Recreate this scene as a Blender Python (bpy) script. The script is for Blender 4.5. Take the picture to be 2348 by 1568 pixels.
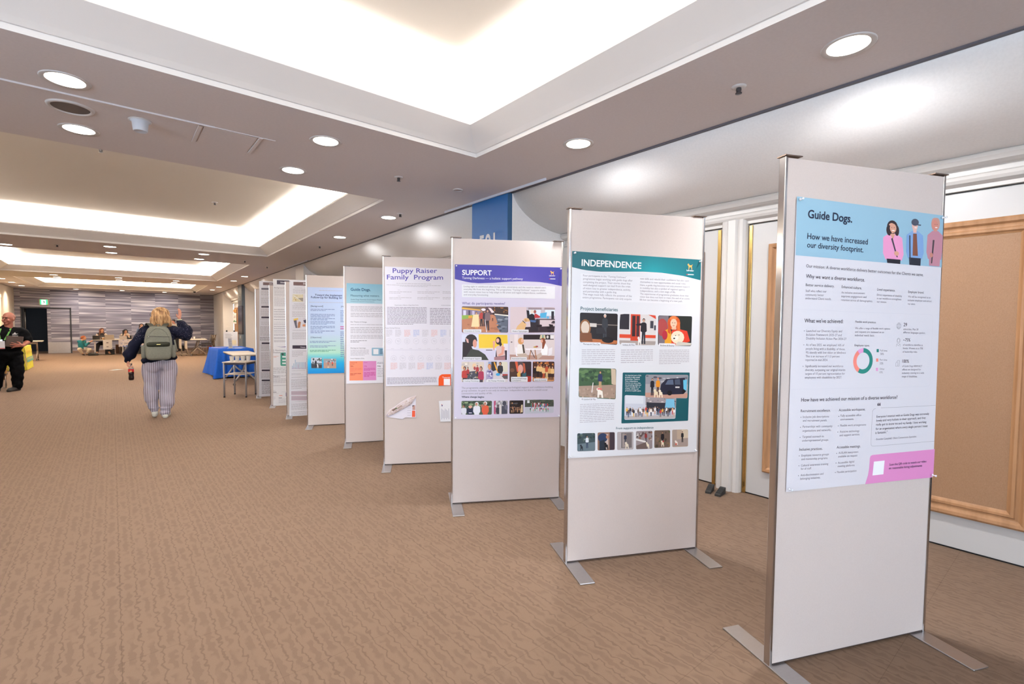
import bpy, bmesh, math, random
from mathutils import Vector, Matrix, Euler
PI = math.pi
for _o in list(bpy.data.objects): bpy.data.objects.remove(_o)
S = bpy.context.scene
C = bpy.context.scene.collection

# ------------------------------------------------------------------ camera
def cam_matrix(yaw, pit, rol, h):
    f = Vector((math.sin(yaw)*math.cos(pit), math.cos(yaw)*math.cos(pit), math.sin(pit)))
    r = Vector((math.cos(yaw), -math.sin(yaw), 0)); u = r.cross(f)
    c, s = math.cos(rol), math.sin(rol)
    r2 = c*r + s*u; u2 = -s*r + c*u
    m = Matrix((r2, u2, -f)).transposed().to_4x4()
    m.translation = (0, 0, h)
    return m
cd = bpy.data.cameras.new('camera'); cam = bpy.data.objects.new('camera', cd); C.objects.link(cam)
cam.matrix_world = cam_matrix(0.679056, -0.04499, 0.00643, 1.42)
cd.sensor_width = 36; cd.lens = 36*1106.12/2348
cd.shift_x = 24.0/2348; cd.shift_y = 8.4/2348
cd.clip_start = 0.05; cd.clip_end = 200
S.camera = cam

# ------------------------------------------------------------------ world, exposure
w = bpy.data.worlds.new('world'); S.world = w; w.use_nodes = True
w.node_tree.nodes['Background'].inputs[0].default_value = (0.69, 0.83, 1.0, 1)
w.node_tree.nodes['Background'].inputs[1].default_value = 9.0
S.view_settings.view_transform = 'Standard'; S.view_settings.look = 'None'
S.view_settings.exposure = -0.3; S.view_settings.gamma = 1
try: S.view_settings.use_curve_mapping = False
except Exception: pass

CZ = 2.80                                   # ceiling height
COVE_W, DOWN_W = 62.0, 26.0                 # watts per metre of hidden strip, per downlight
WARM = (1.0, 0.83, 0.64); NEUT = (1.0, 0.955, 0.925)
def area(name, loc, rot, sx, sy, watts, col):
    l = bpy.data.lights.new(name, 'AREA'); l.shape = 'RECTANGLE'; l.size = sx; l.size_y = sy
    l.energy = watts; l.color = col
    o = bpy.data.objects.new(name, l); o.location = loc; o.rotation_euler = rot; C.objects.link(o); return o
# coffers: y0, y1, left x at y0/y1, right x at y0/y1
COFF = [(-2.70, 3.315, -2.20, -2.20, 2.39, 2.39, NEUT), (5.10, 11.05, -2.24, -2.24, 2.413, 2.576, NEUT),
        (12.89, 18.88, -2.36, -2.36, 2.612, 2.80, NEUT), (21.2, 26.75, -2.37, -2.26, 2.86, 3.09, WARM)]
BOOST = [1, 1.1, 1.5, 1.7]
AD, AH, UP = 0.20, 0.155, 0.30              # apron inset and rise, height of the lit tray above it
for (y0, y1, la, lb, ra, rb, col), bo in zip(COFF, BOOST):
    z = CZ + AH + 0.05; COVE_W = 62.0*bo
    # strips lie on the ledge behind the apron, face up and lean toward the middle
    L = y1-y0
    near = y0 < 0                            # the nearest coffer is dimmed on the sides away from the doors
    area('cove_strip', ((la+lb)/2+0.08, (y0+y1)/2, z), (0, PI-0.45, 0), 0.06, L-0.1, COVE_W*L*(.25 if near else 1), col)
    area('cove_strip', ((ra+rb)/2-0.08, (y0+y1)/2, z), (0, PI+0.45, 0), 0.06, L-0.1, COVE_W*L, col)
    Lx = (ra+rb-la-lb)/2
    area('cove_strip', ((la+rb)/2, y0+0.08, z), (PI+0.45, 0, 0), Lx-0.1, 0.06, COVE_W*Lx*(.2 if near else 1), col)
    area('cove_strip', ((la+rb)/2, y1-0.08, z), (PI-0.45, 0, 0), Lx-0.1, 0.06, COVE_W*Lx, col)

# ------------------------------------------------------------------ helpers
def lin(c):
    c = c/255.0
    return c/12.92 if c <= 0.04045 else ((c+0.055)/1.055)**2.4
def rgb(c): return (lin(c[0]), lin(c[1]), lin(c[2]), 1)
MATS = {}
def mat(name, col=(200,200,200), rough=0.6, metal=0.0, spec=0.5, emit=None, es=0, coat=0, trans=0):
    if name in MATS: return MATS[name]
    m = bpy.data.materials.new(name); m.use_nodes = True
    b = m.node_tree.nodes['Principled BSDF']
    b.inputs['Base Color'].default_value = rgb(col); b.inputs['Roughness'].default_value = rough
    b.inputs['Metallic'].default_value = metal; b.inputs['Specular IOR Level'].default_value = spec
    if coat: b.inputs['Coat Weight'].default_value = coat
    if trans: b.inputs['Transmission Weight'].default_value = trans
    if emit: b.inputs['Emission Color'].default_value = rgb(emit); b.inputs['Emission Strength'].default_value = es
    MATS[name] = m; return m
def nodes(m): return m.node_tree.nodes, m.node_tree.links, m.node_tree.nodes['Principled BSDF']
def noisy(name, c1, c2, scale=40, rough=0.7, bump=0.0, bscale=200, stretch=(1,1,1), detail=3, spec=0.3, metal=0, lo=.35, hi=.65):
    """two colours mixed by a noise in object space, with an optional fine bump"""
    m = mat(name, c1, rough, metal, spec); n, l, b = nodes(m)
    tc = n.new('ShaderNodeTexCoord'); mp = n.new('ShaderNodeMapping'); mp.inputs['Scale'].default_value = stretch
    l.new(tc.outputs['Object'], mp.inputs[0])
    nz = n.new('ShaderNodeTexNoise'); nz.inputs['Scale'].default_value = scale; nz.inputs['Detail'].default_value = detail
    l.new(mp.outputs[0], nz.inputs['Vector'])
    cr = n.new('ShaderNodeValToRGB'); cr.color_ramp.elements[0].color = rgb(c1); cr.color_ramp.elements[1].color = rgb(c2)
    cr.color_ramp.elements[0].position = lo; cr.color_ramp.elements[1].position = hi
    l.new(nz.outputs[0], cr.inputs[0]); l.new(cr.outputs[0], b.inputs['Base Color'])
    if bump:
        n2 = n.new('ShaderNodeTexNoise'); n2.inputs['Scale'].default_value = bscale; l.new(mp.outputs[0], n2.inputs['Vector'])
        bp = n.new('ShaderNodeBump'); bp.inputs['Strength'].default_value = bump; bp.inputs['Distance'].default_value = 0.01
        l.new(n2.outputs[0], bp.inputs['Height']); l.new(bp.outputs[0], b.inputs['Normal'])
    return m
def bm_new(): return bmesh.new()
def box(bm, x0, y0, z0, x1, y1, z1, mi=0, rot=None, about=None):
    vs = [bm.verts.new((x, y, z)) for x in (x0, x1) for y in (y0, y1) for z in (z0, z1)]
    if rot is not None:
        a = Vector(about) if about else Vector(((x0+x1)/2, (y0+y1)/2, (z0+z1)/2))
        for v in vs: v.co = rot @ (v.co-a) + a
    for f in ((0,1,3,2),(4,6,7,5),(0,4,5,1),(2,3,7,6),(0,2,6,4),(1,5,7,3)):
        fc = bm.faces.new([vs[i] for i in f]); fc.material_index = mi
    return vs
def poly(bm, pts, mi=0):
    f = bm.faces.new([bm.verts.new(p) for p in pts]); f.material_index = mi; return f
def rod(bm, p0, p1, r0, r1=None, seg=12, cap=True, mi=0):
    p0, p1 = Vector(p0), Vector(p1); r1 = r0 if r1 is None else r1
    d = (p1-p0).normalized(); a = d.orthogonal().normalized(); b = d.cross(a)
    A = [bm.verts.new(p0 + (a*math.cos(t)+b*math.sin(t))*r0) for t in [2*PI*i/seg for i in range(seg)]]
    B = [bm.verts.new(p1 + (a*math.cos(t)+b*math.sin(t))*r1) for t in [2*PI*i/seg for i in range(seg)]]
    for i in range(seg):
        f = bm.faces.new((A[i], A[(i+1)%seg], B[(i+1)%seg], B[i])); f.material_index = mi; f.smooth = True
    if cap:
        bm.faces.new(A[::-1]).material_index = mi; bm.faces.new(B).material_index = mi
def lathe(bm, prof, c=(0,0,0), seg=24, mi=0, smooth=True, cap=True):
    rings = []
    for (r, z) in prof:
        rings.append([bm.verts.new((c[0]+r*math.cos(2*PI*i/seg), c[1]+r*math.sin(2*PI*i/seg), c[2]+z)) for i in range(seg)])
    for a, b in zip(rings, rings[1:]):
        for i in range(seg):
            f = bm.faces.new((a[i], a[(i+1)%seg], b[(i+1)%seg], b[i])); f.smooth = smooth; f.material_index = mi
    if cap:
        if prof[0][0] > 1e-4: bm.faces.new(rings[0][::-1]).material_index = mi
        if prof[-1][0] > 1e-4: bm.faces.new(rings[-1]).material_index = mi
def extrude_profile(bm, prof, y0, y1, off=lambda y: 0.0, steps=1, mi=0, smooth=False):
    """an open x-z profile run along y; off(y) shifts it in x"""
    rows = []
    for k in range(steps+1):
        y = y0+(y1-y0)*k/steps
        rows.append([bm.verts.new((x+off(y), y, z)) for x, z in prof])
    for a, b in zip(rows, rows[1:]):
        for i in range(len(prof)-1):
            f = bm.faces.new((a[i], a[i+1], b[i+1], b[i])); f.material_index = mi; f.smooth = smooth
def ellipsoid(bm, c, r, rot=None, u=20, v=12, mi=0):
    m = Matrix.Translation(c)
    if rot is not None: m = m @ rot.to_4x4()
    m = m @ Matrix.Diagonal((r[0], r[1], r[2], 1))
    g = bmesh.ops.create_uvsphere(bm, u_segments=u, v_segments=v, radius=1, matrix=m)
    for x in g['verts']:
        for f in x.link_faces: f.smooth = True; f.material_index = mi
def obj(name, bm, m, parent=None, bevel=0, smooth=False, recalc=True, loc=None, rz=None):
    if recalc: bmesh.ops.recalc_face_normals(bm, faces=bm.faces[:])
    me = bpy.data.meshes.new(name); bm.to_mesh(me); bm.free()
    for x in (m if isinstance(m, (list, tuple)) else [m]): me.materials.append(x)
    if smooth:
        for p in me.polygons: p.use_smooth = True
    o = bpy.data.objects.new(name, me); C.objects.link(o)
    if bevel:
        md = o.modifiers.new('bevel', 'BEVEL'); md.width = bevel; md.segments = 2; md.limit_method = 'ANGLE'
    if parent: o.parent = parent
    if loc is not None: o.location = loc
    if rz is not None: o.rotation_euler = (0, 0, rz)
    return o
def tag(o, label, cat, group=None):
    o['label'] = label; o['category'] = cat
    if group: o['group'] = group
    return o
def thing(name, label, cat, loc=(0,0,0), rz=0, group=None):
    o = bpy.data.objects.new(name, None); C.objects.link(o); o.location = loc; o.rotation_euler = (0,0,rz)
    o.empty_display_size = 0.1
    return tag(o, label, cat, group)
def struct(name, bm, m, parent=None, **k):
    o = obj(name, bm, m, parent, **k)
    if not parent: o['kind'] = 'structure'
    return o
def dup(root, loc, rz=None, label=None):
    r = root.copy(); C.objects.link(r); r.location = loc
    if rz is not None: r.rotation_euler = (0, 0, rz)
    if label: r['label'] = label
    for ch in list(root.children):
        c = ch.copy(); C.objects.link(c); c.parent = r
        for g in list(ch.children):
            d = g.copy(); C.objects.link(d); d.parent = c
    return r

# ------------------------------------------------------------------ surface materials
def carpet():
    m = mat('carpet', (160,132,112), 0.95, 0, 0.15); n, l, b = nodes(m)
    tc = n.new('ShaderNodeTexCoord')
    mp = n.new('ShaderNodeMapping'); mp.inputs['Scale'].default_value = (1, .8, 1); l.new(tc.outputs['Object'], mp.inputs[0])
    # wavy bands along y that pinch and swell, with a fine dark line between them
    wv = n.new('ShaderNodeTexWave'); wv.wave_type = 'BANDS'; wv.bands_direction = 'X'
    wv.inputs['Scale'].default_value = 4.6; wv.inputs['Distortion'].default_value = 2.6
    wv.inputs['Detail'].default_value = 1.6; wv.inputs['Detail Scale'].default_value = 6.0
    l.new(mp.outputs[0], wv.inputs['Vector'])
    r1 = n.new('ShaderNodeValToRGB'); r1.color_ramp.elements[0].position = .62; r1.color_ramp.elements[1].position = .72
    l.new(wv.outputs['Fac'], r1.inputs[0])
    r2 = n.new('ShaderNodeValToRGB'); r2.color_ramp.elements[0].position = .012; r2.color_ramp.elements[1].position = .045
    r2.color_ramp.elements[0].color = (1,1,1,1); r2.color_ramp.elements[1].color = (0,0,0,1)
    l.new(wv.outputs['Fac'], r2.inputs[0])
    # patchiness breaks the bands up
    nz = n.new('ShaderNodeTexNoise'); nz.inputs['Scale'].default_value = 14; nz.inputs['Detail'].default_value = 1
    l.new(mp.outputs[0], nz.inputs['Vector'])
    rz_ = n.new('ShaderNodeValToRGB'); rz_.color_ramp.elements[0].position = .38; rz_.color_ramp.elements[1].position = .50
    l.new(nz.outputs[0], rz_.inputs[0])
    mu = n.new('ShaderNodeMath'); mu.operation = 'MULTIPLY'; l.new(r1.outputs[0], mu.inputs[0]); l.new(rz_.outputs[0], mu.inputs[1])
    fine = n.new('ShaderNodeTexNoise'); fine.inputs['Scale'].default_value = 420; l.new(mp.outputs[0], fine.inputs['Vector'])
    # tile seams every half metre
    br = n.new('ShaderNodeTexBrick'); br.offset = 0; br.inputs['Scale'].default_value = 1.0
    br.inputs['Brick Width'].default_value = 0.5; br.inputs['Row Height'].default_value = 0.5
    br.inputs['Mortar Size'].default_value = 0.0012; br.inputs['Color1'].default_value = (1,1,1,1); br.inputs['Color2'].default_value = (1,1,1,1); br.inputs['Mortar'].default_value = (0,0,0,1)
    l.new(tc.outputs['Object'], br.inputs['Vector'])
    def mix(fac, a, c2, amt):
        x = n.new('ShaderNodeMix'); x.data_type = 'RGBA'
        mm = n.new('ShaderNodeMath'); mm.operation = 'MULTIPLY'; mm.inputs[1].default_value = amt; l.new(fac, mm.inputs[0])
        l.new(mm.outputs[0], x.inputs[0]); l.new(a, x.inputs[6]); x.inputs[7].default_value = rgb(c2); return x.outputs[2]
    base = n.new('ShaderNodeRGB'); base.outputs[0].default_value = rgb((131,109,92))
    c = mix(mu.outputs[0], base.outputs[0], (94,77,66), .30)
    c = mix(r2.outputs[0], c, (78,64,54), .38)
    c = mix(fine.outputs[0], c, (92,75,63), .45)
    inv = n.new('ShaderNodeMath'); inv.operation = 'SUBTRACT'; inv.inputs[0].default_value = 1; l.new(br.outputs['Color'], inv.inputs[1])
    c = mix(inv.outputs[0], c, (70,56,46), .3)
    l.new(c, b.inputs['Base Color'])
    bp = n.new('ShaderNodeBump'); bp.inputs['Strength'].default_value = .35; bp.inputs['Distance'].default_value = .004
    l.new(fine.outputs[0], bp.inputs['Height']); l.new(bp.outputs[0], b.inputs['Normal'])
    return m
def wallpaper():
    """grey-violet ombre bands in panels a metre wide"""
    m = mat('striped_wallpaper', (130,125,135), .75, 0, .2); n, l, b = nodes(m)
    tc = n.new('ShaderNodeTexCoord'); sp = n.new('ShaderNodeSeparateXYZ'); l.new(tc.outputs['Object'], sp.inputs[0])
    dv = n.new('ShaderNodeMath'); dv.operation = 'MULTIPLY_ADD'; dv.inputs[1].default_value = 1/.93; dv.inputs[2].default_value = .23; l.new(sp.outputs[0], dv.inputs[0])
    fl = n.new('ShaderNodeMath'); fl.operation = 'FLOOR'; l.new(dv.outputs[0], fl.inputs[0])
    off = n.new('ShaderNodeMath'); off.operation = 'MULTIPLY'; off.inputs[1].default_value = 7.31; l.new(fl.outputs[0], off.inputs[0])
    cb = n.new('ShaderNodeCombineXYZ'); sx = n.new('ShaderNodeMath'); sx.operation = 'MULTIPLY'; sx.inputs[1].default_value = .035
    l.new(sp.outputs[0], sx.inputs[0]); l.new(sx.outputs[0], cb.inputs[0]); l.new(off.outputs[0], cb.inputs[1]); l.new(sp.outputs[2], cb.inputs[2])
    nz = n.new('ShaderNodeTexNoise'); nz.inputs['Scale'].default_value = 13; nz.inputs['Detail'].default_value = 2.0; l.new(cb.outputs[0], nz.inputs['Vector'])
    cr = n.new('ShaderNodeValToRGB'); e = cr.color_ramp.elements
    e[0].position = .34; e[0].color = rgb((94,90,101)); e[1].position = .70; e[1].color = rgb((204,198,200))
    x = e.new(.52); x.color = rgb((130,126,136))
    l.new(nz.outputs[0], cr.inputs[0]); l.new(cr.outputs[0], b.inputs['Base Color'])
    return m
M_CARPET = carpet(); M_WALLP = wallpaper()
M_CEIL = noisy('ceiling_paint', (212,205,204), (215,208,207), 60, .9, .03, 400, spec=.1)
M_APRON = mat('apron_paint', (226,222,219), .9, 0, .1)
M_TRAY = mat('cove_paint', (225,220,212), .9, 0, .1)
M_WALL = noisy('wall_vinyl', (233,231,229), (237,235,233), 80, .36, .03, 500, spec=.5)
M_WHITE = mat('white_enamel', (182,179,177), .35)
M_TRIM = mat('cream_trim', (196,191,186), .4)
M_BLACK = mat('black_gap', (14,13,15), .6)
M_BRASS = mat('brass', (212,178,112), .22, 1.0)
M_CHROME = mat('chrome', (205,203,204), .16, 1.0)
M_STEEL = noisy('brushed_steel', (184,181,181), (188,186,186), 30, .36, .01, 300, metal=1.0, stretch=(1,14,1))
M_BOARD = noisy('board_fabric', (203,191,185), (206,194,188), 240, .75, .03, 900, spec=.25)
M_WOOD = noisy('oak_moulding', (148,108,74), (166,124,88), 24, .42, .03, 200, stretch=(1,1,.08))
M_CANE = noisy('oak_panel_face', (142,108,80), (150,116,88), 300, .45, .12, 520, stretch=(1,1,.4))
M_BLUE = mat('blue_sign_panel', (38,104,170), .45)
M_BLUED = mat('blue_sign_edge', (48,92,132), .5)
M_DARKB = mat('slate_blue_paint', (84,98,112), .4)
M_LET = mat('white_lettering', (238,238,240), .5)

# ------------------------------------------------------------------ room shell
WX = [(-6, 3.27), (5.6, 3.275), (8.3, 3.36), (16.1, 3.59), (28.75, 4.07)]
def wx(y):
    for (a, xa), (b, xb) in zip(WX, WX[1:]):
        if y <= b: return xa+(xb-xa)*(y-a)/(b-a)
    return WX[-1][1]
XL, YB, YS = -3.19, 28.72, -6.0
AL = 0.88                                       # alcove depth
bm = bm_new(); poly(bm, [(-5, YS-3, 0), (6.5, YS-3, 0), (6.5, YB+6, 0), (-5, YB+6, 0)]); struct('floor', bm, M_CARPET)
# ceiling sheet with four coffer openings
bm = bm_new()
ys = [YS] + [v for c in COFF for v in (c[0], c[1])] + [YB+.05]
for i in range(0, len(ys)-1):
    a, b_ = ys[i], ys[i+1]
    n_ = max(1, int((b_-a)/2)) 
    if i % 2 == 0:
        poly(bm, [(XL-.05, a, CZ), (wx(a)+.04, a, CZ), (wx(b_)+.04, b_, CZ), (XL-.05, b_, CZ)])
    else:
        c = COFF[i//2]
        poly(bm, [(XL-.05, a, CZ), (c[2], a, CZ), (c[3], b_, CZ), (XL-.05, b_, CZ)])
        poly(bm, [(c[4], a, CZ), (wx(a)+.04, a, CZ), (wx(b_)+.04, b_, CZ), (c[5], b_, CZ)])
struct('ceiling', bm, M_CEIL)
for (y0, y1, la, lb, ra, rb, col) in COFF:
    bm = bm_new()
    def ring(d, z):
        return [(la+d, y0+d, z), (ra-d, y0+d, z), (rb-d, y1-d, z), (lb+d, y1-d, z)]
    def band(r0, r1, mi=0):
        for i in range(4):
            j = (i+1) % 4; poly(bm, [r0[i], r0[j], r1[j], r1[i]], mi)
    LIP = .032
    band(ring(0, CZ), ring(0, CZ+LIP)); band(ring(0, CZ+LIP), ring(.012, CZ+LIP))
    prev = ring(.012, CZ+LIP)
    for k in range(1, 7):                       # shallow concave apron
        t = k/6; d = .012+(AD-.012)*t; h = LIP+(AH-LIP)*(t**.92)
        nx = ring(d, CZ+h); band(prev, nx); prev = nx
    band(prev, ring(AD, CZ+AH+.02)); band(ring(AD, CZ+AH+.02), ring(AD-.02, CZ+AH+.02))
    band(ring(AD-.02, CZ+AH+.02), ring(AD-.02, CZ+AH-.01)); band(ring(AD-.02, CZ+AH-.01), ring(-.12, CZ+AH-.01))
    band(ring(-.12, CZ+AH-.01), ring(-.12, CZ+AH+UP), 1)
    poly(bm, ring(-.12, CZ+AH+UP), 1)
    bmesh.ops.remove_doubles(bm, verts=bm.verts[:], dist=1e-4)
    struct('ceiling_coffer', bm, [M_APRON, M_TRAY], recalc=True)
# roof slab keeps outside light out of the trays
bm = bm_new(); box(bm, -5, YS-3, 3.5, 6.5, YB+6, 3.6); struct('ceiling_slab', bm, M_CEIL)

# right wall: piers, and recessed alcoves with a rounded soffit over the doors
PIERS = [(3.93, 4.60), (11.65, 12.35), (19.62, 20.3)]
ALC = [(-3.0, 3.93), (4.60, 11.65), (12.35, 19.62), (20.3, 25.25)]
ALD = [.88, .88, .72, .46]                    # how deep each alcove is
bm = bm_new()
for a, b_ in PIERS + [(25.25, YB), (YS, -3.0)]:
    poly(bm, [(wx(a)+.03, a, 0), (wx(b_)+.03, b_, 0), (wx(b_)+.03, b_, CZ+.05), (wx(a)+.03, a, CZ+.05)])
SOF_Z = 2.452
def soffit_prof(AL, n=18):
    out = []
    for k in range(n+1):
        t = PI/2*k/n; pw = 2/1.8                  # a flattened bullnose, between a slope and a quarter round
        out.append((.03+(AL-.03-.10)*(1-math.cos(t)**pw), SOF_Z+(CZ+.03-SOF_Z)*(1-math.sin(t)**pw)))
    return out
for (a, b_), AL in zip(ALC, ALD):
    SP = soffit_prof(AL)
    extrude_profile(bm, SP, a, b_, wx, 6, smooth=True)
    for y, s in ((a, 1), (b_, -1)):             # reveals
        pts = [(wx(y)+x, y, z) for x, z in SP] + [(wx(y)+AL, y, SOF_Z), (wx(y)+AL, y, 0), (wx(y)+.03, y, 0)]
        poly(bm, pts if s > 0 else pts[::-1])
    poly(bm, [(wx(a)+AL-.1, a, SOF_Z), (wx(b_)+AL-.1, b_, SOF_Z), (wx(b_)+AL+.03, b_, SOF_Z), (wx(a)+AL+.03, a, SOF_Z)])
    n_ = 4
    for k in range(n_):
        ya, yb = a+(b_-a)*k/n_, a+(b_-a)*(k+1)/n_
        poly(bm, [(wx(ya)+AL+.03, ya, 0), (wx(yb)+AL+.03, yb, 0), (wx(yb)+AL+.03, yb, SOF_Z), (wx(ya)+AL+.03, ya, SOF_Z)])
bmesh.ops.remove_doubles(bm, verts=bm.verts[:], dist=1e-4)
struct('wall_right', bm, M_WALL, recalc=False)
bm = bm_new(); box(bm, XL-.15, YS, 0, XL, -5.2, CZ+.02); box(bm, XL-.15, 3.0, 0, XL, YB, CZ+.02); box(bm, XL-.15, -5.2, 0, XL, 3.0, .9); box(bm, XL-.15, -5.2, 2.5, XL, 3.0, CZ+.02); struct('wall_left', bm, mat('left_wall_paint', (226,216,200), .6))
# far wall with the service door opening
DX0, DX1, DZ = -2.99, -1.42, 1.985
bm = bm_new()
box(bm, XL, YB, 0, DX0, YB+.15, CZ); box(bm, DX1, YB, 0, 4.3, YB+.15, CZ); box(bm, DX0, YB, DZ, DX1, YB+.15, CZ)
struct('wall_back', bm, M_WALLP)
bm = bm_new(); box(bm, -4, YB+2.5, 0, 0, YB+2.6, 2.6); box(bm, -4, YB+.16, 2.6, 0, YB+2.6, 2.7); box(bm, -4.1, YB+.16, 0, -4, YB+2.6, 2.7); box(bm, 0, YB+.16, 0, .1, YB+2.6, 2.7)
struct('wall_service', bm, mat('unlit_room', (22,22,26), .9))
bm = bm_new(); box(bm, DX1+.03, YB-.014, 0, 4.07, YB, .11); struct('baseboard_back', bm, mat('brown_skirting', (120,96,82), .6))
# end wall behind the viewpoint, with a window wall in it
bm = bm_new(); box(bm, XL, YS-.15, 0, 4.3, YS, .4); box(bm, XL, YS-.15, 2.6, 4.3, YS, CZ+.03); box(bm, XL, YS-.15, .4, -2.6, YS, 2.6); box(bm, 3.4, YS-.15, .4, 4.3, YS, 2.6)
struct('wall_front', bm, M_WALL)
bm = bm_new()
for k in range(6): box(bm, -2.6+k*1.2-.03, YS-.12, .4, -2.6+k*1.2+.03, YS-.04, 2.6)
struct('window_1', bm, M_WHITE)
bm = bm_new()
for k in range(7): box(bm, XL-.12, -5.2+k*1.366-.03, .9, XL-.05, -5.2+k*1.366+.03, 2.5)
struct('window_2', bm, M_WHITE)
# ------------------------------------------------------------------ doors in the near alcove, head mouldings, posts
def door_leaf(n, x, ya, yb, wood=True, brass_at=None):
    """white leaf in the plane x (room side), from ya to yb, with a framed oak panel"""
    bm = bm_new(); box(bm, x, ya+.004, .012, x+.05, yb-.004, 2.256)
    d = struct('door_%d' % n, bm, M_WHITE, bevel=.002)
    if wood:
        w0, w1 = ya+.165, yb-.165; z0, z1 = .222, 2.075
        bm = bm_new(); box(bm, x-.008, w0+.09, z0+.09, x-.0005, w1-.09, z1-.09); obj('oak_panel', bm, M_CANE, d)
        bm = bm_new()
        prof = [(0,0),(0,-.028),(.012,-.036),(.030,-.034),(.042,-.020),(.050,-.018),(.062,-.018),(.068,-.026),(.082,-.026),(.092,-.014),(.1,-.009)]
        rings = []
        for s, dx in prof:
            rings.append([bm.verts.new((x+dx+.0, y, z)) for y, z in ((w0+s,z0+s),(w1-s,z0+s),(w1-s,z1-s),(w0+s,z1-s))])
        for a, b_ in zip(rings, rings[1:]):
            for i in range(4): bm.faces.new((a[i], a[(i+1)%4], b_[(i+1)%4], b_[i]))
        obj('oak_moulding', bm, M_WOOD, d)
    if brass_at is not None:
        bm = bm_new(); box(bm, x-.012, brass_at-.014, .005, x+.02, brass_at+.014, 2.25); obj('brass_strip', bm, M_BRASS, d, bevel=.003)
    return d
DXP = 3.27+.88
d1 = door_leaf(1, DXP, .955, 1.862, True, 1.848)
d2 = door_leaf(2, DXP, .045, .945, True)
d3 = door_leaf(3, DXP, 2.085, 2.99, True, 2.112)
d4 = door_leaf(4, DXP, 3.0, 3.88, True)
d5 = door_leaf(5, DXP, -.9, .035, True)
bm = bm_new(); box(bm, DXP+.012, -2.9, 0, DXP+.03, 3.9, 2.27); struct('trim_1', bm, M_BLACK)
def head_moulding(name, y0, y1, off, AL=.88):
    prof = [(AL+.03,2.262),(AL-.03,2.262),(AL-.03,2.285),(AL-.042,2.290),(AL-.066,2.300),(AL-.076,2.318),(AL-.070,2.338),(AL-.05,2.35),(AL-.05,2.378),(AL-.055,2.382),
            (AL-.085,2.386),(AL-.115,2.400),(AL-.13,2.425),(AL-.128,2.447),(AL-.115,2.458),(AL-.06,2.47),(AL+.03,2.47)]
    bm = bm_new(); extrude_profile(bm, prof, y0, y1, off, 6, smooth=False)
    return struct(name, bm, M_TRIM, recalc=False)
head_moulding('trim_2', -3, 3.925, wx)
bm = bm_new(); extrude_profile(bm, [(.008,CZ-.0005),(.008,CZ-.011),(.034,CZ-.011)], -3, 28.6, wx, 60); struct('trim_10', bm, mat('painted_gap_shade', (92,90,98), .5), recalc=False)  # dark-coloured strip stands in for the shade of the ceiling joint
# moulded post between the door pairs
def post(name, x, ya, yb):
    bm = bm_new()
    c = (ya+yb)/2
    outline = [(x, ya), (x-.05, ya), (x-.075, ya+.006), (x-.095, ya+.022), (x-.10, ya+.045), (x-.092, ya+.06), (x-.10, ya+.064), (x-.112, ya+.075), (x-.112, yb-.075), (x-.10, yb-.064), (x-.092, yb-.06), (x-.10, yb-.045), (x-.095, yb-.022), (x-.075, yb-.006), (x-.05, yb), (x, yb)]
    lo = [bm.verts.new((px, py, 0)) for px, py in outline]; hi = [bm.verts.new((px, py, 2.30)) for px, py in outline]
    for i in range(len(outline)-1): bm.faces.new((lo[i], lo[i+1], hi[i+1], hi[i]))
    bm.faces.new(hi)
    return struct(name, bm, M_TRIM)
post('trim_3', DXP+.03, 1.868, 2.078)
post('trim_4', DXP+.03, 3.885, 3.93)
def wedge(label, loc, rz):
    bm = bm_new()
    pr = [(0,0),(.13,0),(.13,.018),(.018,.052),(0,.052)]
    A = [bm.verts.new((x,-.022,z)) for x,z in pr]; B = [bm.verts.new((x,.022,z)) for x,z in pr]
    bm.faces.new(A); bm.faces.new(B[::-1])
    for i in range(5): bm.faces.new((A[i], B[i], B[(i+1)%5], A[(i+1)%5]))
    for k in range(4):
        x = .04+.02*k; z = .052-(x-.018)*.034/.112
        box(bm, x, -.021, z, x+.006, .021, z+.003)
    o = obj('door_wedge', bm, mat('black_rubber', (44,43,42), .75), bevel=.002, loc=loc, rz=rz)
    return tag(o, label, 'door wedge', 'rubber door wedges')
wedge('black rubber door wedge against the white post, nearer the left door', (4.005, 2.055, 0.0), PI+.25)
wedge('black rubber door wedge against the white post, nearer the oak-panelled door', (4.005, 1.955, 0.0), PI+.12)

# doors deeper down the hall
for k, (ya, yb) in enumerate(((6.2,7.1),(7.1,8.0),(8.6,9.5),(9.5,10.4),(14.2,15.1),(15.1,16.0),(16.7,17.6),(17.6,18.5))):
    door_leaf(6+k, wx((ya+yb)/2)+(.88 if ya < 12 else .72), ya, yb)
for k, (ya, yb) in enumerate(((21.0,21.95),(22.0,22.95),(23.9,24.95))):
    door_leaf(14+k, wx((ya+yb)/2)+.46, ya, yb)
for k, (a, b_) in enumerate(ALC[1:]): head_moulding('trim_%d' % (5+k), a+.003, b_-.003, wx, ALD[k+1])
# left wall doorway near the far end
bm = bm_new(); box(bm, XL-.001, 22.2, 0, XL+.05, 24.9, 2.25); box(bm, XL, 24.9, 0, XL+.08, 25.06, 2.33); box(bm, XL, 22.1, 2.25, XL+.09, 25.1, 2.38)
struct('door_17', bm, mat('cream_paint', (236,222,196), .5), bevel=.01)

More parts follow.
